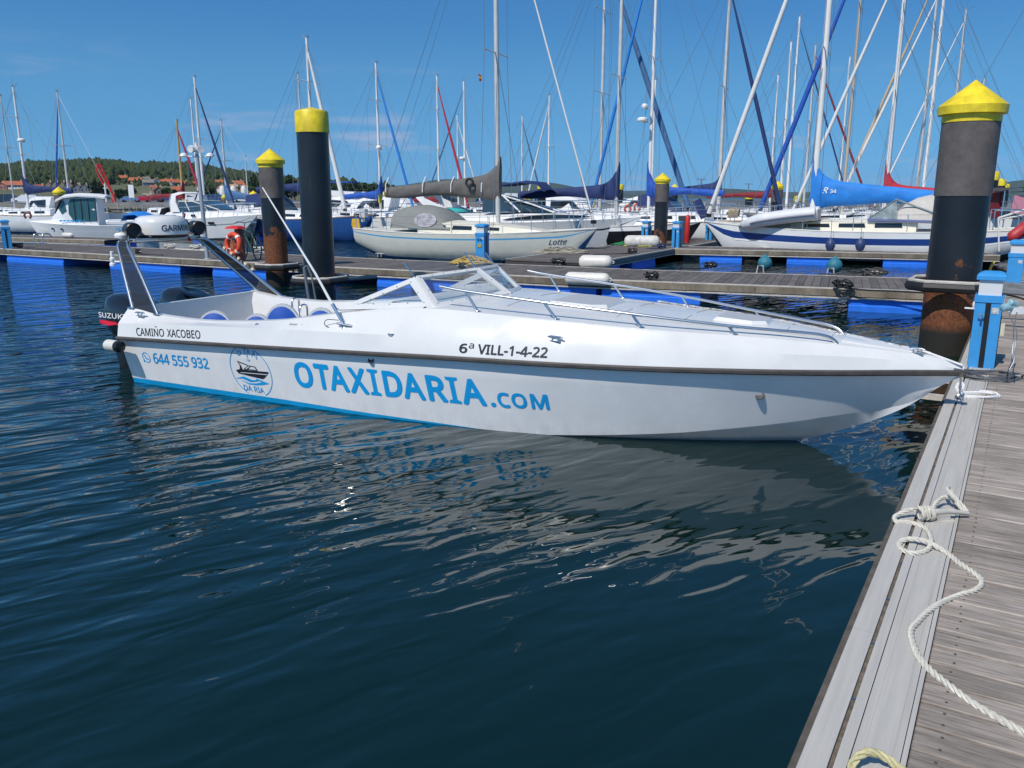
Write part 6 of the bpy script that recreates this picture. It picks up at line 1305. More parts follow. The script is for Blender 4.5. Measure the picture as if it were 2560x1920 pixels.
b.loft([[(1.35, -.94, 2.30), (1.72, -.94, 2.22)], [(1.45, -.5, 2.42), (1.80, -.5, 2.34)], [(1.45, .5, 2.42), (1.80, .5, 2.34)], [(1.35, .94, 2.30), (1.72, .94, 2.22)]])
b.build('radar_arch', WHITE, t, smooth=50)
b = MB(); b.loft([[(1.9, -.9, 1.92), (3.0, -.85, 1.92), (4.6, -.5, 1.50)], [(1.9, -1.02, 1.44), (3.2, -1.0, 1.44), (4.95, -.62, 1.36)]]); b.loft([[(1.9, .9, 1.92), (3.0, .85, 1.92), (4.6, .5, 1.50)], [(1.9, 1.02, 1.44), (3.2, 1.0, 1.44), (4.95, .62, 1.36)]]); b.loft([[(3.0, -.85, 1.92), (3.2, 0, 1.95), (3.0, .85, 1.92)], [(4.6, -.5, 1.50), (4.95, 0, 1.52), (4.6, .5, 1.50)]]); b.build('windscreen', WINB, t, smooth=20)
b = MB(); b.tube([(1.9, -.9, 1.93), (3.0, -.85, 1.93), (4.6, -.5, 1.52), (5.0, -.62, 1.37)], .03, 6); b.tube([(3.0, -.85, 1.93), (3.2, 0, 1.96), (3.0, .85, 1.93)], .03, 6); b.tube([(2.4, -.88, 1.93), (2.9, -1.0, 1.44)], .025, 6); b.tube([(3.6, -.7, 1.8), (4.2, -.82, 1.4)], .02, 6); b.build('screen_frame', OFFW, t)
glaze(t, 'porthole', [[(x_, -hbf(x_) * .80 - .03, zs(x_) + .10), (x_ + .38, -hbf(x_ + .38) * .80 - .03, zs(x_) + .10), (x_ + .38, -hbf(x_ + .38) * .79 - .03, zs(x_) + .22), (x_, -hbf(x_) * .79 - .03, zs(x_) + .22)] for x_ in (.9, 1.4, 3.1)], WINK)
glaze(t, 'hull_window', [[(x_, -hbf(x_) * .92 - .05, .80), (x_ + .40, -hbf(x_ + .4) * .92 - .05, .81), (x_ + .40, -hbf(x_ + .4) * .94 - .05, .92), (x_, -hbf(x_) * .94 - .05, .91)] for x_ in (3.9, 4.6)], WINK)
b = MB(); P = [(2.2, -1.12, 1.62), (3.5, -1.2, 1.68), (5.0, -.95, 1.78), (6.4, -.35, 1.85), (6.9, 0, 1.86), (6.4, .35, 1.85), (5.0, .95, 1.78)]; b.tube(catmull(P, 4), .018, 6)
for x_ in (2.6, 3.5, 4.4, 5.2, 6.0): b.tube([(x_ + .15, -hbf(x_) * .92, 1.62 + .06 * (x_ - 2)), (x_, -hbf(x_) * .95, zs(x_))], .014, 5)
b.build('handrail', STEEL, t)
b = MB(); b.loft([[(.1, -1.0, 1.1), (.1, 1.0, 1.1)], [(.3, -.9, 1.55), (.3, .9, 1.55)], [(1.3, -.95, 1.65), (1.3, .95, 1.65)], [(1.5, -1.0, 1.4), (1.5, 1.0, 1.4)]]); b.build('cockpit_cover', mat('canvas_dark', (.025, .028, .05), .8), t, smooth=30)
t2 = thing('blue_awning', 'bright blue tarpaulin on the small boat behind the radar dome', 'tarpaulin', tuple(aty(348, 542, 50)), -.4); b = MB(); b.loft([[(-.9, y, -.15 - .2 * abs(y)) for y in (-.6, 0, .6)], [(-.5, y, .30 - .3 * abs(y)) for y in (-.7, 0, .7)], [(.4, y, .34 - .3 * abs(y)) for y in (-.7, 0, .7)], [(1.0, y, -.1 - .2 * abs(y)) for y in (-.6, 0, .6)]]); b.build('cloth', LBLUE, t2)
t2 = thing('motorboat', 'small white boat under the blue tarpaulin', 'motorboat', tuple(aty(345, 560, 50.3)), -.4); t2.location.z = 0; zs, hbf = motor_hull(t2, 4.0, 1.7, .7, [HULLW, HULLW, AF_BLUE], x0=-2); deck_loft(t2, 4.0, zs, hbf, lambda u: (.8, .12), 'deck', WHITE, x0=-2)
# big motor yacht behind the cream yacht
pz = aty(1085, 545, 36.5); t = thing('motor_yacht', 'large white motor yacht with raked dark screen and navy bimini behind the cream yacht', 'motorboat', (pz[0], pz[1], 0), math.radians(-16))
zs, hbf = motor_hull(t, 9.0, 3.3, 1.05, [HULLW, WINK, HULLW], rake=.2)
deck_loft(t, 9.0, zs, hbf, lambda u: (.80, .40 if u < .42 else .40 * (1 - ((u - .42) / .58) ** 1.4) + .03), 'deck', WHITE)
b = MB(); b.loft([[(2.6, -1.2, 1.52), (3.6, -1.2, 1.55), (5.6, -.85, 1.50)], [(2.6, -1.0, 2.25), (3.2, -.95, 2.20), (4.0, -.7, 1.95)]]); b.loft([[(2.6, 1.2, 1.52), (3.6, 1.2, 1.55), (5.6, .85, 1.50)], [(2.6, 1.0, 2.25), (3.2, .95, 2.20), (4.0, .7, 1.95)]]); b.loft([[(5.6, -.85, 1.50), (5.95, 0, 1.52), (5.6, .85, 1.50)], [(3.6, -.8, 2.12), (3.7, 0, 2.16), (3.6, .8, 2.12)]]); b.build('windscreen', WINB, t, smooth=20)
b = MB(); b.tube([(2.6, -1.0, 2.26), (3.4, -.9, 2.2), (4.6, -.78, 1.85), (5.65, -.86, 1.5)], .035, 6); b.tube([(3.4, -.9, 2.2), (4.2, -1.1, 1.54)], .04, 6); b.tube([(3.65, -.3, 2.16), (5.8, -.35, 1.53)], .03, 6); b.build('screen_frame', WHITE, t)
b = MB(); b.loft([[(.55, -1.15, 1.25), (1.7, -1.15, 1.4)], [(-.35, -1.12, 2.1), (.0, -1.12, 2.1)], [(-.55, -1.05, 2.42), (-.15, -1.05, 2.42)]]); b.loft([[(.55, -1.09, 1.25), (1.7, -1.09, 1.4)], [(-.35, -1.06, 2.1), (.0, -1.06, 2.1)], [(-.55, -.99, 2.42), (-.15, -.99, 2.42)]]); b.loft([[(.55, 1.15, 1.25), (1.7, 1.15, 1.4)], [(-.35, 1.12, 2.1), (.0, 1.12, 2.1)], [(-.55, 1.05, 2.42), (-.15, 1.05, 2.42)]]); b.box((-.35, 0, 2.42), (.4, 2.1, .1)); b.build('radar_arch', WHITE, t)
b = MB(); b.loft([[(x_, y, z_ - .12 * (abs(y) / 1.1) ** 2) for y in (-1.1, -.6, 0, .6, 1.1)] for x_, z_ in ((.2, 2.55), (1.2, 2.68), (2.4, 2.70), (3.4, 2.72), (4.2, 2.82), (4.9, 2.75), (5.2, 2.45))]); b.build('bimini', NAVY, t, smooth=40)
b = MB()
for k in range(12):
    x_, x2 = 3.4 + .32 * k, 3.4 + .32 * (k + 1); hh = lambda x: .16 * math.sin((x - 3.4) / 3.84 * math.pi) ** .7 if 3.4 < x < 7.24 else 0.0
    b.add([(x_, -hbf(x_) * .80 - .03, zs(x_) + .12), (x2, -hbf(x2) * .80 - .03, zs(x2) + .12), (x2, -hbf(x2) * .79 - .03, zs(x2) + .12 + hh(x2)), (x_, -hbf(x_) * .79 - .03, zs(x_) + .12 + hh(x_))], [(0, 1, 2, 3)])
b.build('side_window', WINK, t, smooth=0)
b = MB(); P = [(3.6, -1.4, 1.95), (6.0, -1.2, 2.0), (8.2, -.5, 2.0), (8.9, 0, 2.0), (8.2, .5, 2.0), (6, 1.2, 2.0)]; b.tube(catmull(P, 4), .018, 6)
for x_ in (4.0, 5.2, 6.4, 7.5): b.tube([(x_, -hbf(x_) * .93, 1.97), (x_ + .1, -hbf(x_) * .97, zs(x_))], .014, 5)
b.build('handrail', STEEL, t)
t2 = thing('tender', 'turquoise upturned tender on the stern of the large motor yacht', 'dinghy', tuple(aty(1120, 527, 36.0)), math.radians(-16)); b = MB(); b.ball((0, 0, 0), .9, 14, sq=(1, .5, .16)); b.build('hull', TURQ, t2)
# flybridge motor boats in the left middle distance
for lab, px_, D_, rz_, L_, fly in (('white flybridge motorboat with blue canopy behind the blue hulled yacht', 880, 57, -20, 7.5, True), ('white motorboat with raked cabin below the blue boom cover', 925, 50, 170, 6.5, False), ('white motorboat with grey hull bottom left of the cream yacht stern', 1000, 54, -20, 6.5, False), ('white cabin boat behind the navy sail cover boom', 1440, 50, -25, 7.0, False), ('white motorboat behind the pile with rusty foot', 1590, 56, 160, 7.0, False), ('white cabin boat left of the far left brown pile', 110, 57, 165, 6.0, False), ('low white motorboat right of the sports cruiser bow', 690, 58, -25, 6.0, False)):
    p_ = aty(px_, 520, D_); t = thing('motorboat', lab, 'motorboat', (p_[0], p_[1], 0), math.radians(rz_), 'motorboats in the marina')
    zs, hbf = motor_hull(t, L_, 2.6, .95, [HULLW, random.choice([HULLW, STRB]), AF_BLUE], x0=-L_ / 2); zs2 = lambda x, zs=zs: zs(x)
    deck_loft(t, L_, zs, hbf, lambda u: (.80, .45 if u < .5 else .45 * (1 - ((u - .5) / .5) ** 1.4) + .03), 'deck', WHITE, x0=-L_ / 2)
    b = MB(); b.loft([[(x_, -w_, z0), (x_ - .2, -w_ * .85, z1), (x_ - .2, w_ * .85, z1), (x_, w_, z0)] for x_, w_, z0, z1 in ((-L_ * .22, 1.0, 1.35, 2.15), (0, 1.0, 1.38, 2.2), (L_ * .12, .85, 1.38, 1.95), (L_ * .22, .6, 1.38, 1.42))], caps=True); cb_ = b.build('cabin', WHITE, t, smooth=25)
    for s_ in (-1, 1): glaze(cb_, 'window', [[(-L_ * .18, s_ * 1.005, 1.5), (L_ * .08, s_ * .93, 1.5), (L_ * .02, s_ * .90, 1.92), (-L_ * .18, s_ * .90, 2.0)]], WINK)
    if fly:
        b = MB(); b.loft([[(-L_ * .3, -.9, 2.2), (L_ * .05, -.8, 2.2)], [(-L_ * .3, -1.0, 2.65), (L_ * .1, -.8, 2.5)]]); b.loft([[(-L_ * .3, .9, 2.2), (L_ * .05, .8, 2.2)], [(-L_ * .3, 1.0, 2.65), (L_ * .1, .8, 2.5)]]); b.build('flybridge', WHITE, t); b = MB(); b.loft([[(x_, y, 3.2 - .1 * abs(y)) for y in (-1, 0, 1)] for x_ in (-2.4, -1, 0.2)]); b.build('canopy', RBLUE, t)
    b = MB(); b.tube(catmull([(0, -1.1, 1.7), (L_ * .3, -.8, 1.8), (L_ * .49, 0, 1.85), (L_ * .3, .8, 1.8), (0, 1.1, 1.7)], 4), .018, 5); b.build('handrail', STEEL, t)
# right edge: yacht with pink awning, red dinghy
sailboat('white yacht with dark awning and pink cloth at the right picture edge', 2640, 31, -1, L=10, B=3.4, fb=1.35, top=(2740, -300), tall=13, mx=.5, mr=.09, mastm=MASTW, hull=HULLW, stripe=None, boot=AF_RED, cover=None, jib=None, spreads=2, deckm=WHITE, head=math.radians(150), cabin=True)
t = thing('awning', 'dark cockpit awning with pink cloth curtain at the right picture edge', 'awning', tuple(aty(2530, 478, 30.5)), 0)
b = MB(); b.loft([[(-.75, y, .0 - .0) for y in (-.7, .7)], [(-.2, y, .13) for y in (-.8, .8)], [(.9, y, .13) for y in (-.8, .8)], [(.9, y, .0) for y in (-.8, .8)], [(-.70, y, -.06) for y in (-.7, .7)]]); b.build('roof', mat('awning_brown', (.055, .045, .045), .8), t, smooth=20)
b = MB(); b.loft([[(-.30 + .30 * k, -.68 + .06 * (k % 2), -.15) for k in range(4)], [(-.32 + .30 * k, -.68 + .08 * ((k + 1) % 2), -.8) for k in range(4)]]); b.build('pink_curtain', PINK, t); b = MB(); b.tube([(-.6, -.6, 0), (-.62, -.6, -1.0)], .02, 5); b.tube([(-.45, -.55, .0), (.0, -.6, -.95)], .015, 5); b.tube([(.2, -.6, .0), (-.1, -.6, -.95)], .015, 5); b.build('frame', STEEL, t)
b = MB(); b.box((-.5, .3, -.5), (.1, 1.0, .9)); b.build('side_cloth', MAROON, t)
t = thing('red_dinghy', 'red inflatable dinghy tube at the right picture edge above the rear pedestal', 'dinghy', tuple(aty(2560, 580, 24.5)), math.radians(15)); b = MB(); b.tube([(-.50, 0, -.22), (-.40, 0, -.14), (.1, 0, .18), (.5, .05, .26), (1.4, .1, .3)], [.05, .17, .19, .19, .19], 14); b.build('tube', mat('hypalon_red', (.42, .03, .035), .5, var=.2), t, smooth=60)
t = thing('gangway_poles', 'pair of long white poles slanting at the right picture edge', 'poles', tuple(aty(2496, 545, 25.5)), 0); b = MB(); b.tube([(0, 0, 0), (1.6, .3, .45)], .03, 6); b.tube([(0, 0, -.05), (1.6, .3, .2)], .025, 6); b.tube([(0, 0, .0), (.12, -.05, -1.0)], .025, 6); b.build('pole', MASTW, t)
# small things hung on rails
for lab, px_, py_, D_, m_ in (('orange horseshoe buoy on the rail left of the middle pile, right one of two', 1593, 518, 46, ORANGE), ('orange horseshoe buoy on the rail left of the middle pile, left one of two', 1569, 522, 46.5, ORANGE), ('brown horseshoe buoy on the far left yacht stern rail', 69, 539, 49, mat('buoy_brown', (.22, .07, .05), .6))):
    t = thing('horseshoe_buoy', lab, 'lifebuoy', tuple(aty(px_, py_, D_))); b = MB(); b.torus((0, 0, 0), .17, .06, axis=(.25, -1, 0), n=20, m=8, arc=(-math.pi * .5 + .5, math.pi * 1.5 - .5)); b.build('float', m_, t, smooth=60)
for lab, px_, py_, D_, m_ in (('yellow danbuoy with float on the quay side rail, left one of two', 1316, 490, 50, GOLD), ('yellow danbuoy with float on the quay side rail, right one of two', 1323, 490, 50.5, YEL), ('tall yellow danbuoy on the blue boom yacht mast', 950, 497, 46, YEL), ('yellow danbuoy with black bands left of the navy cover mast', 1483, 508, 47, YEL)):
    t = thing('danbuoy', lab, 'danbuoy', tuple(aty(px_, py_, D_))); b = MB(); b.tube([(0, 0, -.5), (0, 0, .45)], .015, 5); b.lathe([(.02, -.25), (.09, -.2), (.09, .2), (.02, .28)], n=10); b.build('float', m_, t)
p_ = aty(1205, 520, 33); 
t = thing('blue_cover', 'bright blue spray cover on the white yacht deck right of the middle pile', 'canvas', tuple(aty(1722, 530, 40)), -.4); b = MB(); b.loft([[(-.5, y, -.55) for y in (-.5, 0, .5)], [(-.35, y, .15) for y in (-.45, 0, .45)], [(.1, y, .35) for y in (-.4, 0, .4)], [(.35, y, -.2) for y in (-.4, 0, .4)], [(.30, y, -.75) for y in (-.35, 0, .35)]], caps=False); b.build('cloth', LBLUE, t, smooth=40)
t = thing('folded_chair', 'tilted navy folded panel between the blue cover and white furled sail', 'panel', tuple(aty(1752, 522, 37)), -.4); b = MB(); b.box((0, 0, 0), (.38, .05, .85), tilt=Matrix.Rotation(-.5, 3, 'Y')); b.build('panel', NAVY, t)
t = thing('rope_bundle', 'beige rope bundle hanging behind the navy stripe yacht bow', 'rope', tuple(aty(1835, 530, 36)), 0); b = MB()
for k in range(9): b.tube(catmull([(-.25 + .05 * k, 0, -.25), (-.24 + .05 * k, -.05, .05), (-.18 + .05 * k, 0, .12), (-.14 + .05 * k, .05, .02), (-.16 + .05 * k, .04, -.2)], 3), .025, 5)
b.build('rope', TANS, t)
# ------------------------------------------------------------------ quay, car park, village, wooded hills
QD = 96.0
def qx(px): return float(aty(px, 500, QD)[0])
stone = mat('quay_stone', (.22, .185, .135), .85, var=.45, scale=1.2, col2=(.10, .085, .06), bump=.6, bscale=6)
conc = mat('quay_concrete', (.235, .215, .19), .85, var=.3, scale=.8, bump=.2, bscale=10)
t = thing('quay_wall', 'long stone quay wall with concrete parapet behind the moored boats', 'quay wall', (0, QD, 0))
b = MB(); b.box((20, 3.0, .35), (240, 6, 1.5)); b.build('wall', stone, t, smooth=0)
for k in range(48):
    xx_ = -95 + 5 * k
    if xx_ < qx(1240): b = MB(); b.box((xx_ + 2.5, .35, 1.32), (4.96, .5, .62)); b.build('parapet', conc, t, smooth=0)
b = MB(); b.box((20, -.06, .98), (240, .12, .10)); b.build('ledge', mat('ledge_pale', (.38, .35, .28), .8), t, smooth=0)
weed = mat('quay_weed', (.10, .11, .035), .9, var=.4, scale=3)
b = MB(); rs = random.Random(4)
for k in range(2600):
    x_ = rs.uniform(-75, qx(980)); z_ = rs.uniform(.05, .95); s_ = rs.uniform(.05, .16)
    if math.sin(x_ * .35) + math.sin(x_ * .9 + 2) > -.6: b.add([(x_ - s_, -.05 - rs.random() * .25, z_), (x_ + s_, -.05 - rs.random() * .25, z_ + rs.uniform(-.05, .05)), (x_ + rs.uniform(-s_, s_), -.1 - rs.random() * .3, z_ + s_ * 1.6)], [(0, 1, 2)])
o = b.build('wall_plants', weed, t, smooth=0); o['kind'] = 'stuff'
t = thing('railing', 'white railing along the quay top behind the navy sail cover', 'railing', (0, QD, 1.1))
xa, xb = qx(1275), qx(1640); b = MB()
for z_ in (.35, .65, .95): b.tube([(xa, .4, z_), (xb, .4, z_)], .03, 4)
b.build('rail', WHITE, t)
pm = MB().box((0, 0, .48), (.06, .06, .98)).mesh('post', WHITE, smooth=0)
for x_ in np.arange(xa, xb, .9): inst('post', pm, t, (x_, .4, 0))
gm = MB(); gm.add([(-900, QD + 1, 1.08), (1500, QD + 1, 1.08), (1500, 420, 1.08), (-900, 420, 1.08)], [(0, 1, 2, 3)]); go = gm.build('car_park_ground', mat('asphalt_far', (.11, .11, .11), .9, var=.2, scale=.3), smooth=0); go['kind'] = 'structure'
# cars
def car(label, px, D, L_, W_, H_, m, face=0.0, suv=False, van=False):
    p = aty(px, 500, D); t = thing('parked_car', label, 'van' if van else 'car', (p[0], p[1], 1.09), face, 'cars parked on the quay')
    prof = [(-.5, .25), (-.5, .55), (-.46, .62), (-.38, .66), (-.27, .97), (.12, 1.0), (.28, .68), (.46, .58), (.5, .45), (.5, .25)] if not (suv or van) else [(-.5, .25), (-.5, .62), (-.47, .68), (-.43, .96), (.10, 1.0), (.26, .68), (.46, .60), (.5, .45), (.5, .25)]
    if van: prof = [(-.5, .2), (-.5, .95), (-.46, 1.0), (.2, 1.0), (.34, .62), (.48, .5), (.5, .4), (.5, .2)]
    b = MB(); b.loft([[(x * L_, y * W_ / 2 * (1 - (.16 if z > .7 else 0)), z * H_) for x, z in prof] for y in (-1, 1)]); 
    for y in (-1, 1): b.add([(x * L_, y * W_ / 2 * (1 - (.16 if z > .7 else 0)), z * H_) for x, z in prof], [tuple(range(len(prof)))])
    b.build('body', m, t, smooth=20)
    for y in (-1, 1):
        b = MB(); b.add([(-.34 * L_, y * (W_ * .45 + .03), .68 * H_), (.20 * L_, y * (W_ * .45 + .03), .68 * H_), (.10 * L_, y * (W_ * .425 + .02), .92 * H_), (-.28 * L_, y * (W_ * .425 + .02), .92 * H_)], [(0, 1, 2, 3)]); b.build('window', WINK, t, smooth=0)
    b = MB(); b.add([(.265 * L_, -.4 * W_, .70 * H_), (.265 * L_, .4 * W_, .70 * H_), (.14 * L_, .38 * W_, .96 * H_), (.14 * L_, -.38 * W_, .96 * H_)], [(0, 1, 2, 3)]); b.build('windscreen', WINK, t, smooth=0)
    for x in (-.31, .31):
        for y in (-1, 1): b = MB(); b.lathe([(.1, -.1), (.32, -.09), (.32, .09), (.1, .1)], (x * L_, y * (W_ / 2 - .08), .32), 12, axis=(0, 1, 0)); b.build('wheel', BLACK, t)
    return t
cw, cb1, cr, cmr, cn, ctl, cd, csl = mat('car_white', (.72, .73, .75), .25, coat=.5), mat('car_blue', (.12, .20, .36), .25, coat=.5), mat('car_red', (.42, .01, .03), .25, coat=.5), mat('car_maroon', (.12, .02, .04), .25, coat=.5), mat('car_navy', (.03, .06, .15), .25, coat=.5), mat('car_teal', (.02, .12, .20), .25, coat=.5), mat('car_dark', (.02, .03, .05), .25, coat=.5), mat('car_silver', (.35, .38, .42), .25, .5, coat=.5)
car('white family car on the quay at far left, beside the navy boom cover', 66, 150, 4.4, 1.8, 1.6, cw, 3.3, suv=True)
car('silver blue car parked on the quay right of the pilothouse boat roof', 325, 205, 4.2, 1.8, 1.5, cb1, .2)
car('bright red car parked on the quay', 357, 210, 4.1, 1.7, 1.45, cr, 3.2)
car('maroon car parked on the quay beside the bright red car', 385, 212, 4.3, 1.8, 1.5, cmr, .1)
car('dark navy car parked on the quay left of the wooden mast', 418, 214, 4.3, 1.8, 1.5, cn, .1)
car('teal car parked on the quay just left of the wooden mast', 446, 214, 4.2, 1.8, 1.5, ctl, 3.2)
car('white van parked on the quay behind the sports cruiser arch', 486, 200, 4.6, 1.9, 1.9, cw, .15, van=True)
car('dark blue van parked on the quay right of the sports cruiser radar', 540, 200, 4.8, 1.9, 1.9, cn, .1, van=True)
car('white estate car parked on the quay left of the small yellow capped pile', 609, 200, 4.5, 1.8, 1.5, cw, 3.2)
car('white off-road car on the quay behind the navy bimini', 1272, 112, 4.4, 1.85, 1.65, cw, 3.25, suv=True)
car('dark car on the quay half hidden behind the white off-road car', 1225, 125, 4.3, 1.8, 1.5, cd, .1)
car('dark pickup at far left on the quay', 20, 150, 5.0, 1.9, 1.7, cd, .1, suv=True)
car('dark car parked on the quay right of the maroon boom cover', 1110, 130, 4.3, 1.8, 1.5, cd, .1)
t = thing('sign_board', 'blank white board standing on the quay beside the silver blue car', 'sign', tuple(aty(330, 500, 202)), 0); t.location.z = 1.08
b = MB(); b.box((0, 0, 2.6), (1.3, .08, 3.0)); b.build('board', WHITE, t); b = MB(); b.box((-.5, .05, .6), (.08, .08, 1.2)); b.box((.5, .05, .6), (.08, .08, 1.2)); b.build('legs', ALU, t)
# red folded crane
cp = aty(268, 500, 150); t = thing('crane', 'red folded loading crane on the quay above the pilothouse boat', 'crane', (cp[0], cp[1], 1.08), 0)
b = MB(); b.box((1.2, 0, .9), (.5, .5, 1.8)); b.build('pedestal', REDP, t); b = MB()
for o_ in (-.25, .25): b.tube([(1.1, 0, 1.6), (.2 + o_, 0, 4.2), (-.9 + o_, 0, 6.9)], .13, 6)
for k in range(7): f = k / 7; b.tube([(1.1 - 2.0 * f - .25, 0, 1.6 + 5.3 * f), (1.1 - 2.0 * (f + .1) + .25, 0, 1.6 + 5.3 * (f + .1))], .06, 5)
b.build('boom', REDP, t); b = MB(); b.tube([(-.9, 0, 6.9), (-1.4, 0, 6.3), (-1.1, 0, 5.0), (-.3, 0, 3.2)], .17, 6); b.build('jib_arm', REDP, t)
t = thing('white_mast_light', 'short white signal mast beside the red crane', 'mast', tuple(aty(266, 500, 140)), 0); t.location.z = 1.08; b = MB(); b.tube([(0, 0, 0), (0, 0, 3.4)], .14, 8); b.box((0, 0, 2.6), (.7, .1, .1)); b.build('mast', WHITE, t)
for lab, px_, py_, D_ in (('lamp post far behind the white furled sail', 1754, 448, 130), ('lamp post far behind the small domed pile', 1872, 460, 140), ('lamp post right of the bright blue sail cover', 2115, 435, 140)):
    p_ = aty(px_, py_, D_); t = thing('lamp_post', lab, 'lamp post', (p_[0], p_[1], 1.0)); b = MB(); b.tube([(0, 0, 0), (0, 0, p_[2] - 1.0)], .09, 6); b.build('post', WIRE, t); b = MB(); b.box((-.35, 0, p_[2] - 1.0), (.6, .25, .12)); b.box((.35, 0, p_[2] - 1.0), (.6, .25, .12)); b.build('lantern', WIRE, t)
# wooded hill: ridge heights measured along the skyline
RX = [-900, -400, -120, 0, 30, 58, 85, 130, 180, 250, 300, 340, 395, 430, 500, 560, 620, 700, 760, 830, 900, 960, 1050, 1150]
RY = [425, 412, 414, 411, 416, 410, 407, 406, 401, 394, 397, 404, 404, 403, 409, 420, 429, 440, 450, 463, 468, 475, 484, 490]
RD, RF = 1500., 430.
def ridge(px): return float(np.interp(px, RX, RY))
def hill_z(X, Y):
    px = 1280 + X / Y * F_ / CP * .974 if Y > 0 else 0
    px = 1280 + (X / Y) * math.hypot(F_, 960 - HZ)
    zr = EYE + (HZ - ridge(px)) * RD / math.hypot(F_, 960 - HZ) - 9
    u = min(1, max(0, (Y - RF) / (RD - RF))); f = u ** 1.05
    return 1.0 + max(0, zr - 1) * f * (1 + .05 * math.sin(X * .013 + Y * .009)) if Y <= RD else max(1.0, zr * (1 - (Y - RD) / 900))
b = MB(); nx, ny = 90, 36; vs = []
for j in range(ny):
    Y = RF + (2300 - RF) * j / (ny - 1)
    for i in range(nx):
        X = (-1.05 + 1.05 * i / (nx - 1)) * Y * 1.05; vs.append((X, Y, hill_z(X, Y)))
b.add(vs, [(j * nx + i, j * nx + i + 1, (j + 1) * nx + i + 1, (j + 1) * nx + i) for j in range(ny - 1) for i in range(nx - 1)])
ho = b.build('hill', mat('hill_ground', (.075, .09, .035), .95, var=.4, scale=.02, col2=(.14, .125, .06)), smooth=80); ho['kind'] = 'structure'
def foliage_mat(name, a, c, sc_):
    m = mat(name, a, .9, var=.3, scale=sc_, col2=c, spec=.1); return m
WOOD = foliage_mat('forest_foliage', (.060, .078, .026), (.018, .032, .016), .03)
LEAF = foliage_mat('leaf_green', (.070, .105, .030), (.028, .048, .016), .5)
LEAF2 = foliage_mat('pine_green', (.042, .070, .028), (.018, .034, .016), .6)
BARK = mat('bark', (.10, .075, .05), .9)
rs = np.random.RandomState(11); ico = bmesh.new(); bmesh.ops.create_icosphere(ico, subdivisions=1, radius=1); IV = np.array([v.co[:] for v in ico.verts]); IF = np.array([[v.index for v in f.verts] for f in ico.faces]); ico.free()
def blobs(pos, rad, hgt, jit=.28):
    n = len(pos); k = len(IV); V = IV[None] * (1 + rs.uniform(-jit, jit, (n, k, 1))); V = V * np.stack([rad, rad, hgt], -1)[:, None]; V = V + pos[:, None]
    Fs = (IF[None] + (np.arange(n) * k)[:, None, None]).reshape(-1, 3); me = bpy.data.meshes.new('forest'); V = V.reshape(-1, 3)
    me.vertices.add(len(V)); me.vertices.foreach_set('co', V.ravel()); me.loops.add(len(Fs) * 3); me.loops.foreach_set('vertex_index', Fs.ravel()); me.polygons.add(len(Fs)); me.polygons.foreach_set('loop_start', np.arange(0, len(Fs) * 3, 3)); me.polygons.foreach_set('loop_total', np.full(len(Fs), 3)); me.polygons.foreach_set('use_smooth', [True] * len(me.polygons)); me.update(); me.validate(); return me
pos = []; rad = []; hg = []
for k in range(42000):
    Y = RF + 60 + (RD + 40 - RF - 60) * rs.rand() ** .75; X = -(.02 + .68 * rs.rand()) * Y
    px = 1280 + X / Y * 2102
    u = (Y - RF) / (RD - RF)
    if u < .17: continue
    bush = u < .36 and 285 < px < 640             # village terraces stay open, only bushes there
    if bush and rs.rand() < .6: continue
    z = hill_z(X, Y)
    if z < 1.5: continue
    cl_ = math.sin(X * .021 + 3) * math.sin(Y * .017) + .5 * math.sin(X * .05 + Y * .043)
    r = (.7 + .8 * rs.rand()) if bush else (1.5 + 1.5 * rs.rand() + .9 * max(0, cl_)); h = r * (1.0 + 1.2 * rs.rand() ** 2); pos.append((X, Y, z + h * .55)); rad.append(r); hg.append(h)
fo = bpy.data.objects.new('forest', blobs(np.array(pos), np.array(rad), np.array(hg))); fo.data.materials.append(WOOD); COL.objects.link(fo); fo['kind'] = 'stuff'
# individual trees standing out above the quay
def leafmesh(R, Hc, n, seed, cone=False):
    r_ = np.random.RandomState(seed); V = []; Fq = []
    cl = []
    for k in range(14 if not cone else 18):
        if cone: zz = r_.rand(); rr = (1 - zz) * R * .8; a = r_.rand() * 6.28; cl.append((rr * math.cos(a), rr * math.sin(a), zz * Hc, R * (.20 + .28 * (1 - zz))))
        else: a = r_.rand() * 6.28; rr = R * .75 * math.sqrt(r_.rand()); zz = Hc * (.12 + .80 * r_.rand()) * (1 - .35 * (rr / R) ** 2); cl.append((rr * math.cos(a), rr * math.sin(a), zz, R * (.28 + .24 * r_.rand())))
    for k in range(n):
        c = cl[r_.randint(len(cl))]; d = r_.normal(size=3); d /= np.linalg.norm(d); q = np.array(c[:3]) + d * c[3] * (.6 + .45 * r_.rand()) * np.array([1, 1, .75]); a = r_.normal(size=3); a /= np.linalg.norm(a); b_ = np.cross(a, r_.normal(size=3)); b_ /= np.linalg.norm(b_); s_ = R * .085 * (.6 + .9 * r_.rand()); o = len(V); V += [tuple(q - a * s_ - b_ * s_), tuple(q + a * s_ - b_ * s_), tuple(q + a * s_ * .8 + b_ * s_), tuple(q - a * s_ + b_ * s_)]; Fq.append((o, o + 1, o + 2, o + 3))
    return V, Fq
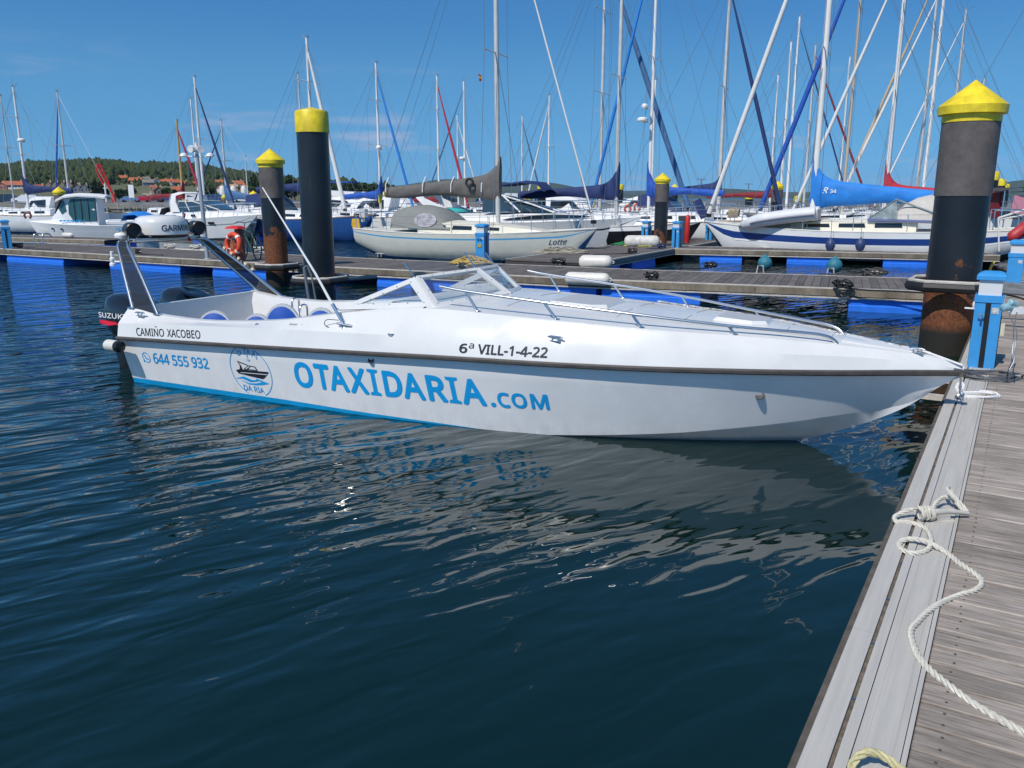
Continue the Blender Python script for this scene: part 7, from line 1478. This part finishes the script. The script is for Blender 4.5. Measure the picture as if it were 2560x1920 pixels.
def tree(label, px, pytop, D, R, m=LEAF, cone=False, z0=1.0, seed=0, n=900):
    p = aty(px, pytop, D); Ht = p[2] - z0; t = thing('tree', label, 'tree', (p[0], p[1], z0), seed, 'trees beyond the quay')
    b = MB(); b.tube([(0, 0, 0), (.1, .05, Ht * .4), (0, .1, Ht * .8)], [R * .09, R * .07, R * .02], 7)
    for k in range(4): a = k * 1.6 + seed; b.tube([(0, 0, Ht * (.3 + .08 * k)), (R * .5 * math.cos(a), R * .5 * math.sin(a), Ht * (.5 + .08 * k))], [R * .04, R * .015], 5)
    b.build('trunk', BARK, t); V, Fq = leafmesh(R, Ht * .82, n, seed + 3, cone); b = MB(); b.add([(x, y, z + Ht * .2) for x, y, z in V], Fq); b.build('crown', m, t, smooth=0); return t
TL = ['tall dark pine just right of the rust streaked pile', 'broad green tree between the two left piles', 'dark tree at the right end of the village', 'round tree left of the rust streaked pile', 'low tree right of the tall black pile', 'dense tree in the line right of the black pile', 'spreading tree in the middle of the low tree line', 'dark cone shaped tree left of the blue boom yacht mast', 'ragged tree behind the blue boom yacht mast', 'last small tree of the line right of the blue boom mast', 'bright green tree between village houses and wooden mast', 'bushy tree beside the pink house', 'tree left of the red crane', 'tree right of the red crane behind the roofs', 'dark green tree below the upper white house', 'tree between white gabled house and navy furled jib', 'pale tree behind the warehouse gables at far left', 'dark tree behind the terracotta roofs at the left edge']
TP = [(733, 431, 360, 4.2, LEAF2, False), (714, 446, 350, 4.5, LEAF, False), (655, 430, 380, 5.0, LEAF2, False), (640, 442, 380, 4.5, LEAF, False), (842, 459, 560, 8.5, LEAF2, False), (862, 457, 570, 8, LEAF, False), (890, 458, 580, 8, LEAF2, False), (912, 460, 580, 7, LEAF, True), (935, 462, 600, 8, LEAF2, False), (966, 464, 600, 6.5, LEAF2, True), (418, 469, 420, 3.2, LEAF, False), (432, 474, 400, 2.6, LEAF, False), (245, 455, 440, 5, LEAF2, False), (300, 474, 420, 4, LEAF2, False), (322, 466, 500, 4, LEAF2, False), (522, 466, 430, 3.6, LEAF, False), (108, 440, 620, 7, LEAF, False), (12, 440, 640, 8, LEAF2, False)]
for k, (l_, a) in enumerate(zip(TL, TP)): tree(l_, a[0], a[1], a[2], a[3], a[4], a[5], seed=k, n=1400)
b = MB(); rr = random.Random(9)
pos = []; rad = []; hg = []
for k in range(520):
    px = rr.uniform(800, 985); D_ = rr.uniform(600, 760); p_ = aty(px, 495, D_); r = rr.uniform(2.5, 4.5); h = r * rr.uniform(1, 1.5); pos.append((p_[0], D_, 1 + h * .9 + (rr.random() ** 2) * 7 * max(0, 1 - max(0, px - 860) / 125))); rad.append(r); hg.append(h)
fo = bpy.data.objects.new('tree_line', blobs(np.array(pos), np.array(rad), np.array(hg))); fo.data.materials.append(WOOD); COL.objects.link(fo); fo['kind'] = 'stuff'
# village houses
ROOF = mat('roof_tile', (.42, .115, .05), .85, var=.3, scale=.6, bump=.3, bscale=4); ROOF2 = mat('roof_brown', (.30, .13, .08), .85, var=.35, scale=.5); ROOFG = mat('roof_grey', (.22, .20, .18), .85)
WALLS = [mat('wall_white', (.72, .70, .66), .85, var=.08), mat('wall_cream', (.52, .43, .30), .85, var=.1), mat('wall_stone', (.25, .22, .17), .9, var=.3, scale=2), mat('wall_slate', (.19, .20, .24), .85), mat('wall_pink', (.50, .22, .18), .85)]
def slope_D(px, py):
    k_ = math.hypot(F_, 960 - HZ)
    for D_ in np.arange(RF + 20, 1200, 5.0):
        X_ = (px - 1280) / k_ * D_
        if HZ - (hill_z(X_, D_) - EYE) * k_ / D_ <= py: return float(D_)
    return 560.
def house(label, px, pyb, wpx, hpx, wall, roof, rz=.2, gable=False, D=None):
    D = D or 560; sc_ = D / 2102.; W_ = wpx * sc_; Hh = hpx * sc_; p = aty(px, pyb, D); dp = W_ * .75; hw = Hh * .62
    t = thing('house', label, 'house', (p[0], p[1], p[2]), rz, 'village houses on the slope')
    b = MB(); b.box((0, 0, hw / 2 - 3), (W_, dp, hw + 6)); ax_ = 0 if not gable else 1
    g = [(-W_ / 2, -dp / 2), (W_ / 2, -dp / 2), (W_ / 2, dp / 2), (-W_ / 2, dp / 2)]
    if gable: b.add([(-W_ / 2, -dp / 2, hw), (W_ / 2, -dp / 2, hw), (0, -dp / 2, Hh)], [(0, 1, 2)]); b.add([(-W_ / 2, dp / 2, hw), (W_ / 2, dp / 2, hw), (0, dp / 2, Hh)], [(0, 1, 2)])
    else: b.add([(-W_ / 2, -dp / 2, hw), (-W_ / 2, dp / 2, hw), (-W_ / 2, 0, Hh)], [(0, 1, 2)]); b.add([(W_ / 2, -dp / 2, hw), (W_ / 2, dp / 2, hw), (W_ / 2, 0, Hh)], [(0, 1, 2)])
    b.build('wall', WALLS[wall], t, smooth=0); b = MB(); e = .06 * W_
    if gable: b.add([(-W_ / 2 - e, -dp / 2 - e, hw - e * .5), (0, -dp / 2 - e, Hh + .1), (0, dp / 2 + e, Hh + .1), (-W_ / 2 - e, dp / 2 + e, hw - e * .5), (W_ / 2 + e, -dp / 2 - e, hw - e * .5), (W_ / 2 + e, dp / 2 + e, hw - e * .5)], [(0, 1, 2, 3), (1, 4, 5, 2)])
    else: b.add([(-W_ / 2 - e, -dp / 2 - e, hw - e * .5), (W_ / 2 + e, -dp / 2 - e, hw - e * .5), (W_ / 2 + e, 0, Hh + .1), (-W_ / 2 - e, 0, Hh + .1), (W_ / 2 + e, dp / 2 + e, hw - e * .5), (-W_ / 2 - e, dp / 2 + e, hw - e * .5)], [(0, 1, 2, 3), (3, 2, 4, 5)])
    rf = b.build('roof', roof, t, smooth=0); b = MB(); b.box((W_ * .25, .1 * dp, Hh + .2), (.8, .8, 1.6)); b.build('chimney', WALLS[1], rf)
    k = max(1, int(wpx / 7))
    for i in range(k):
        x_ = -W_ / 2 + W_ * (i + .5) / k; b = MB(); b.box((x_, -dp / 2 - .04, hw * .62), (W_ / k * .32, .10, hw * .30)); b.build('window', WINK, t, smooth=0)
HS = [('white house highest on the left of the village under the hill', 309, 452, 17, 11, 0, ROOF, .3), ('cream house with broad orange roof right of the highest white house', 341, 460, 26, 13, 1, ROOF, .1), ('house with grey roof above the slate fronted house', 366, 453, 14, 9, 2, ROOFG, .4), ('slate fronted house with large windows in the village middle', 371, 466, 22, 14, 3, ROOFG, .5), ('white gabled house right of the slate fronted house', 391, 462, 17, 13, 0, ROOF, .7), ('orange roofed house behind the bright green tree', 410, 459, 16, 9, 4, ROOF, .2), ('slate walled house beside the wooden mast', 441, 466, 18, 14, 3, ROOF, .5), ('white and orange roofed house left of the slate walled one', 425, 462, 15, 12, 0, ROOF, .2), ('stone barn with orange gable roof below the bright green tree', 397, 487, 22, 16, 2, ROOF, .5), ('low cream bungalow with flat looking roof near the quay', 372, 491, 21, 7, 1, ROOFG, 0), ('pink house with red balconies below the wooden mast', 443, 488, 19, 17, 4, ROOF, .3), ('small white house in front of the pink house', 449, 490, 11, 12, 0, ROOF, .8), ('long low white house by the quay left of the pink house', 420, 491, 26, 7, 0, ROOF, .1), ('orange roofed house right of the wooden mast', 463, 466, 12, 11, 4, ROOF, .3), ('pale house behind the crimson furled jib', 486, 463, 16, 8, 1, ROOF, .2), ('grey house with red roof behind the navy furled jib', 549, 463, 16, 11, 3, ROOF, .4), ('white gabled house at the right of the village', 554, 482, 16, 15, 0, ROOF2, .7), ('brown roofed long house right of the white gabled house', 576, 462, 22, 8, 2, ROOF2, .1), ('white house with orange roof near the tall thin mast', 598, 472, 20, 16, 0, ROOF, .3), ('tan roofed house below the white house with orange roof', 585, 474, 16, 11, 1, mat('roof_tan', (.42, .27, .16), .85), .4), ('white house with red roof at the right end of the village', 617, 474, 16, 13, 0, ROOF, .2), ('small cream house left of the stone barn', 385, 473, 15, 8, 1, ROOF, .2), ('terracotta roofed house at the far left shore', 40, 473, 46, 16, 0, ROOF, .2), ('orange gabled house at the left picture edge', 5, 474, 22, 14, 4, ROOF, .4), ('red roofed open shed behind the navy boom cover', 98, 478, 32, 13, 2, ROOF, .1), ('villa high on the wooded hill at left', 115, 449, 28, 9, 1, ROOFG, .1), ('tiny pale house on the hill right of the blue furled jib', 196, 442, 12, 4, 1, ROOFG, .1)]
for k in range(5): HS.append((['first', 'second', 'third', 'fourth', 'fifth'][k] + ' from the left of the brown gabled warehouses at the shore', 124 + 17 * k, 481, 17, 21 if k < 4 else 16, 2, ROOF2, .25))
for k in range(4): HS.append((['grey walled warehouse nearest the far left pile', 'warehouse with reddish roof behind the pilothouse roof', 'warehouse left of the red crane', 'last warehouse touching the red crane'][k], 196 + 17 * k, 482, 18, 17, 3 if k < 2 else 2, ROOF2, .35))
for i, h_ in enumerate(HS): house(h_[0], h_[1], h_[2] + 2, h_[3] * 1.12, h_[4] * 1.35, *h_[5:8], gable=('gable' in h_[0] or 'warehouse' in h_[0]), D=(430 if h_[2] > 484 else slope_D(h_[1], h_[2])))
t = thing('storage_tanks', 'row of small pale storage silos right of the village on the quay', 'silos', tuple(aty(590, 497, 330)), 0); t.location.z = 1.05
for k in range(5):
    b = MB(); b.lathe([(1.3, 0), (1.3, 3.2), (.6, 4.2), (.05, 4.3)], (-5 + 4.2 * k + (6 if k > 2 else 0), 0, 1.5), 12); b.build('silo', OFFW, t)
# distant mountains
def mountain(label_name, D, xs, ys, col, drop):
    b = MB(); n = 160; secs = []
    P = np.linspace(xs[0], xs[-1], n); k_ = D / 2102.
    rr = np.random.RandomState(int(D)); nz = np.cumsum(rr.normal(0, .25, n)); nz -= np.linspace(nz[0], nz[-1], n)
    for f, dd in ((0, -.16), (.5, -.08), (.86, -.03), (1.0, 0), (.6, .1), (0, .2)):
        row = []
        for i, px in enumerate(P):
            y = np.interp(px, xs, ys) + nz[i] * .6; h_ = (HZ - y) * k_; Dd = D * (1 + dd); row.append(((px - 1280) / 2102. * D * (1 + dd * .2), Dd, EYE + max(0, h_) * f * (1 + .06 * math.sin(i * .5 + dd * 40)) - 3 * (f == 0)))
        secs.append(row)
    b.loft(secs); o = b.build(label_name, mat('mountain_%d' % D, col, .95, var=.35, scale=.004, spec=.05), smooth=70); o['kind'] = 'structure'
mountain('distant_hills', 6200, [840, 900, 960, 1010, 1060, 1100, 1150, 1200, 1240, 1300, 1345, 1400, 1440, 1480, 1560, 1640, 1720, 1780, 1810, 1850, 1880, 1950, 2050, 2150, 2300, 2420, 2520, 2600, 2800, 3000], [490, 482, 464, 464, 458, 449, 444, 449, 457, 456, 455, 464, 470, 480, 486, 485, 480, 470, 470, 472, 476, 480, 482, 481, 478, 470, 452, 450, 470, 490], (.05, .07, .04), 0)
mountain('far_ridge', 9000, [-900, 0, 400, 900, 1300, 1700, 2100, 2500, 3000, 3600], [470, 476, 480, 478, 474, 478, 482, 476, 470, 480], (.05, .065, .045), 0)
# ------------------------------------------------------------------ sea air
HAZE = True
if HAZE:
    hzm = bpy.data.materials.new('haze'); hzm.use_nodes = True; N = hzm.node_tree.nodes; L = hzm.node_tree.links
    for n_ in list(N): N.remove(n_)
    o_ = N.new('ShaderNodeOutputMaterial'); v_ = N.new('ShaderNodeVolumePrincipled'); v_.inputs['Color'].default_value = (.55, .78, 1.0, 1); v_.inputs['Density'].default_value = 4.5e-5; v_.inputs['Anisotropy'].default_value = 0.1; L.new(v_.outputs[0], o_.inputs['Volume'])
    b = MB(); b.box((800, 5500, 149), (9800, 13500, 300)); ho = b.build('haze', hzm, smooth=0); ho['kind'] = 'stuff'
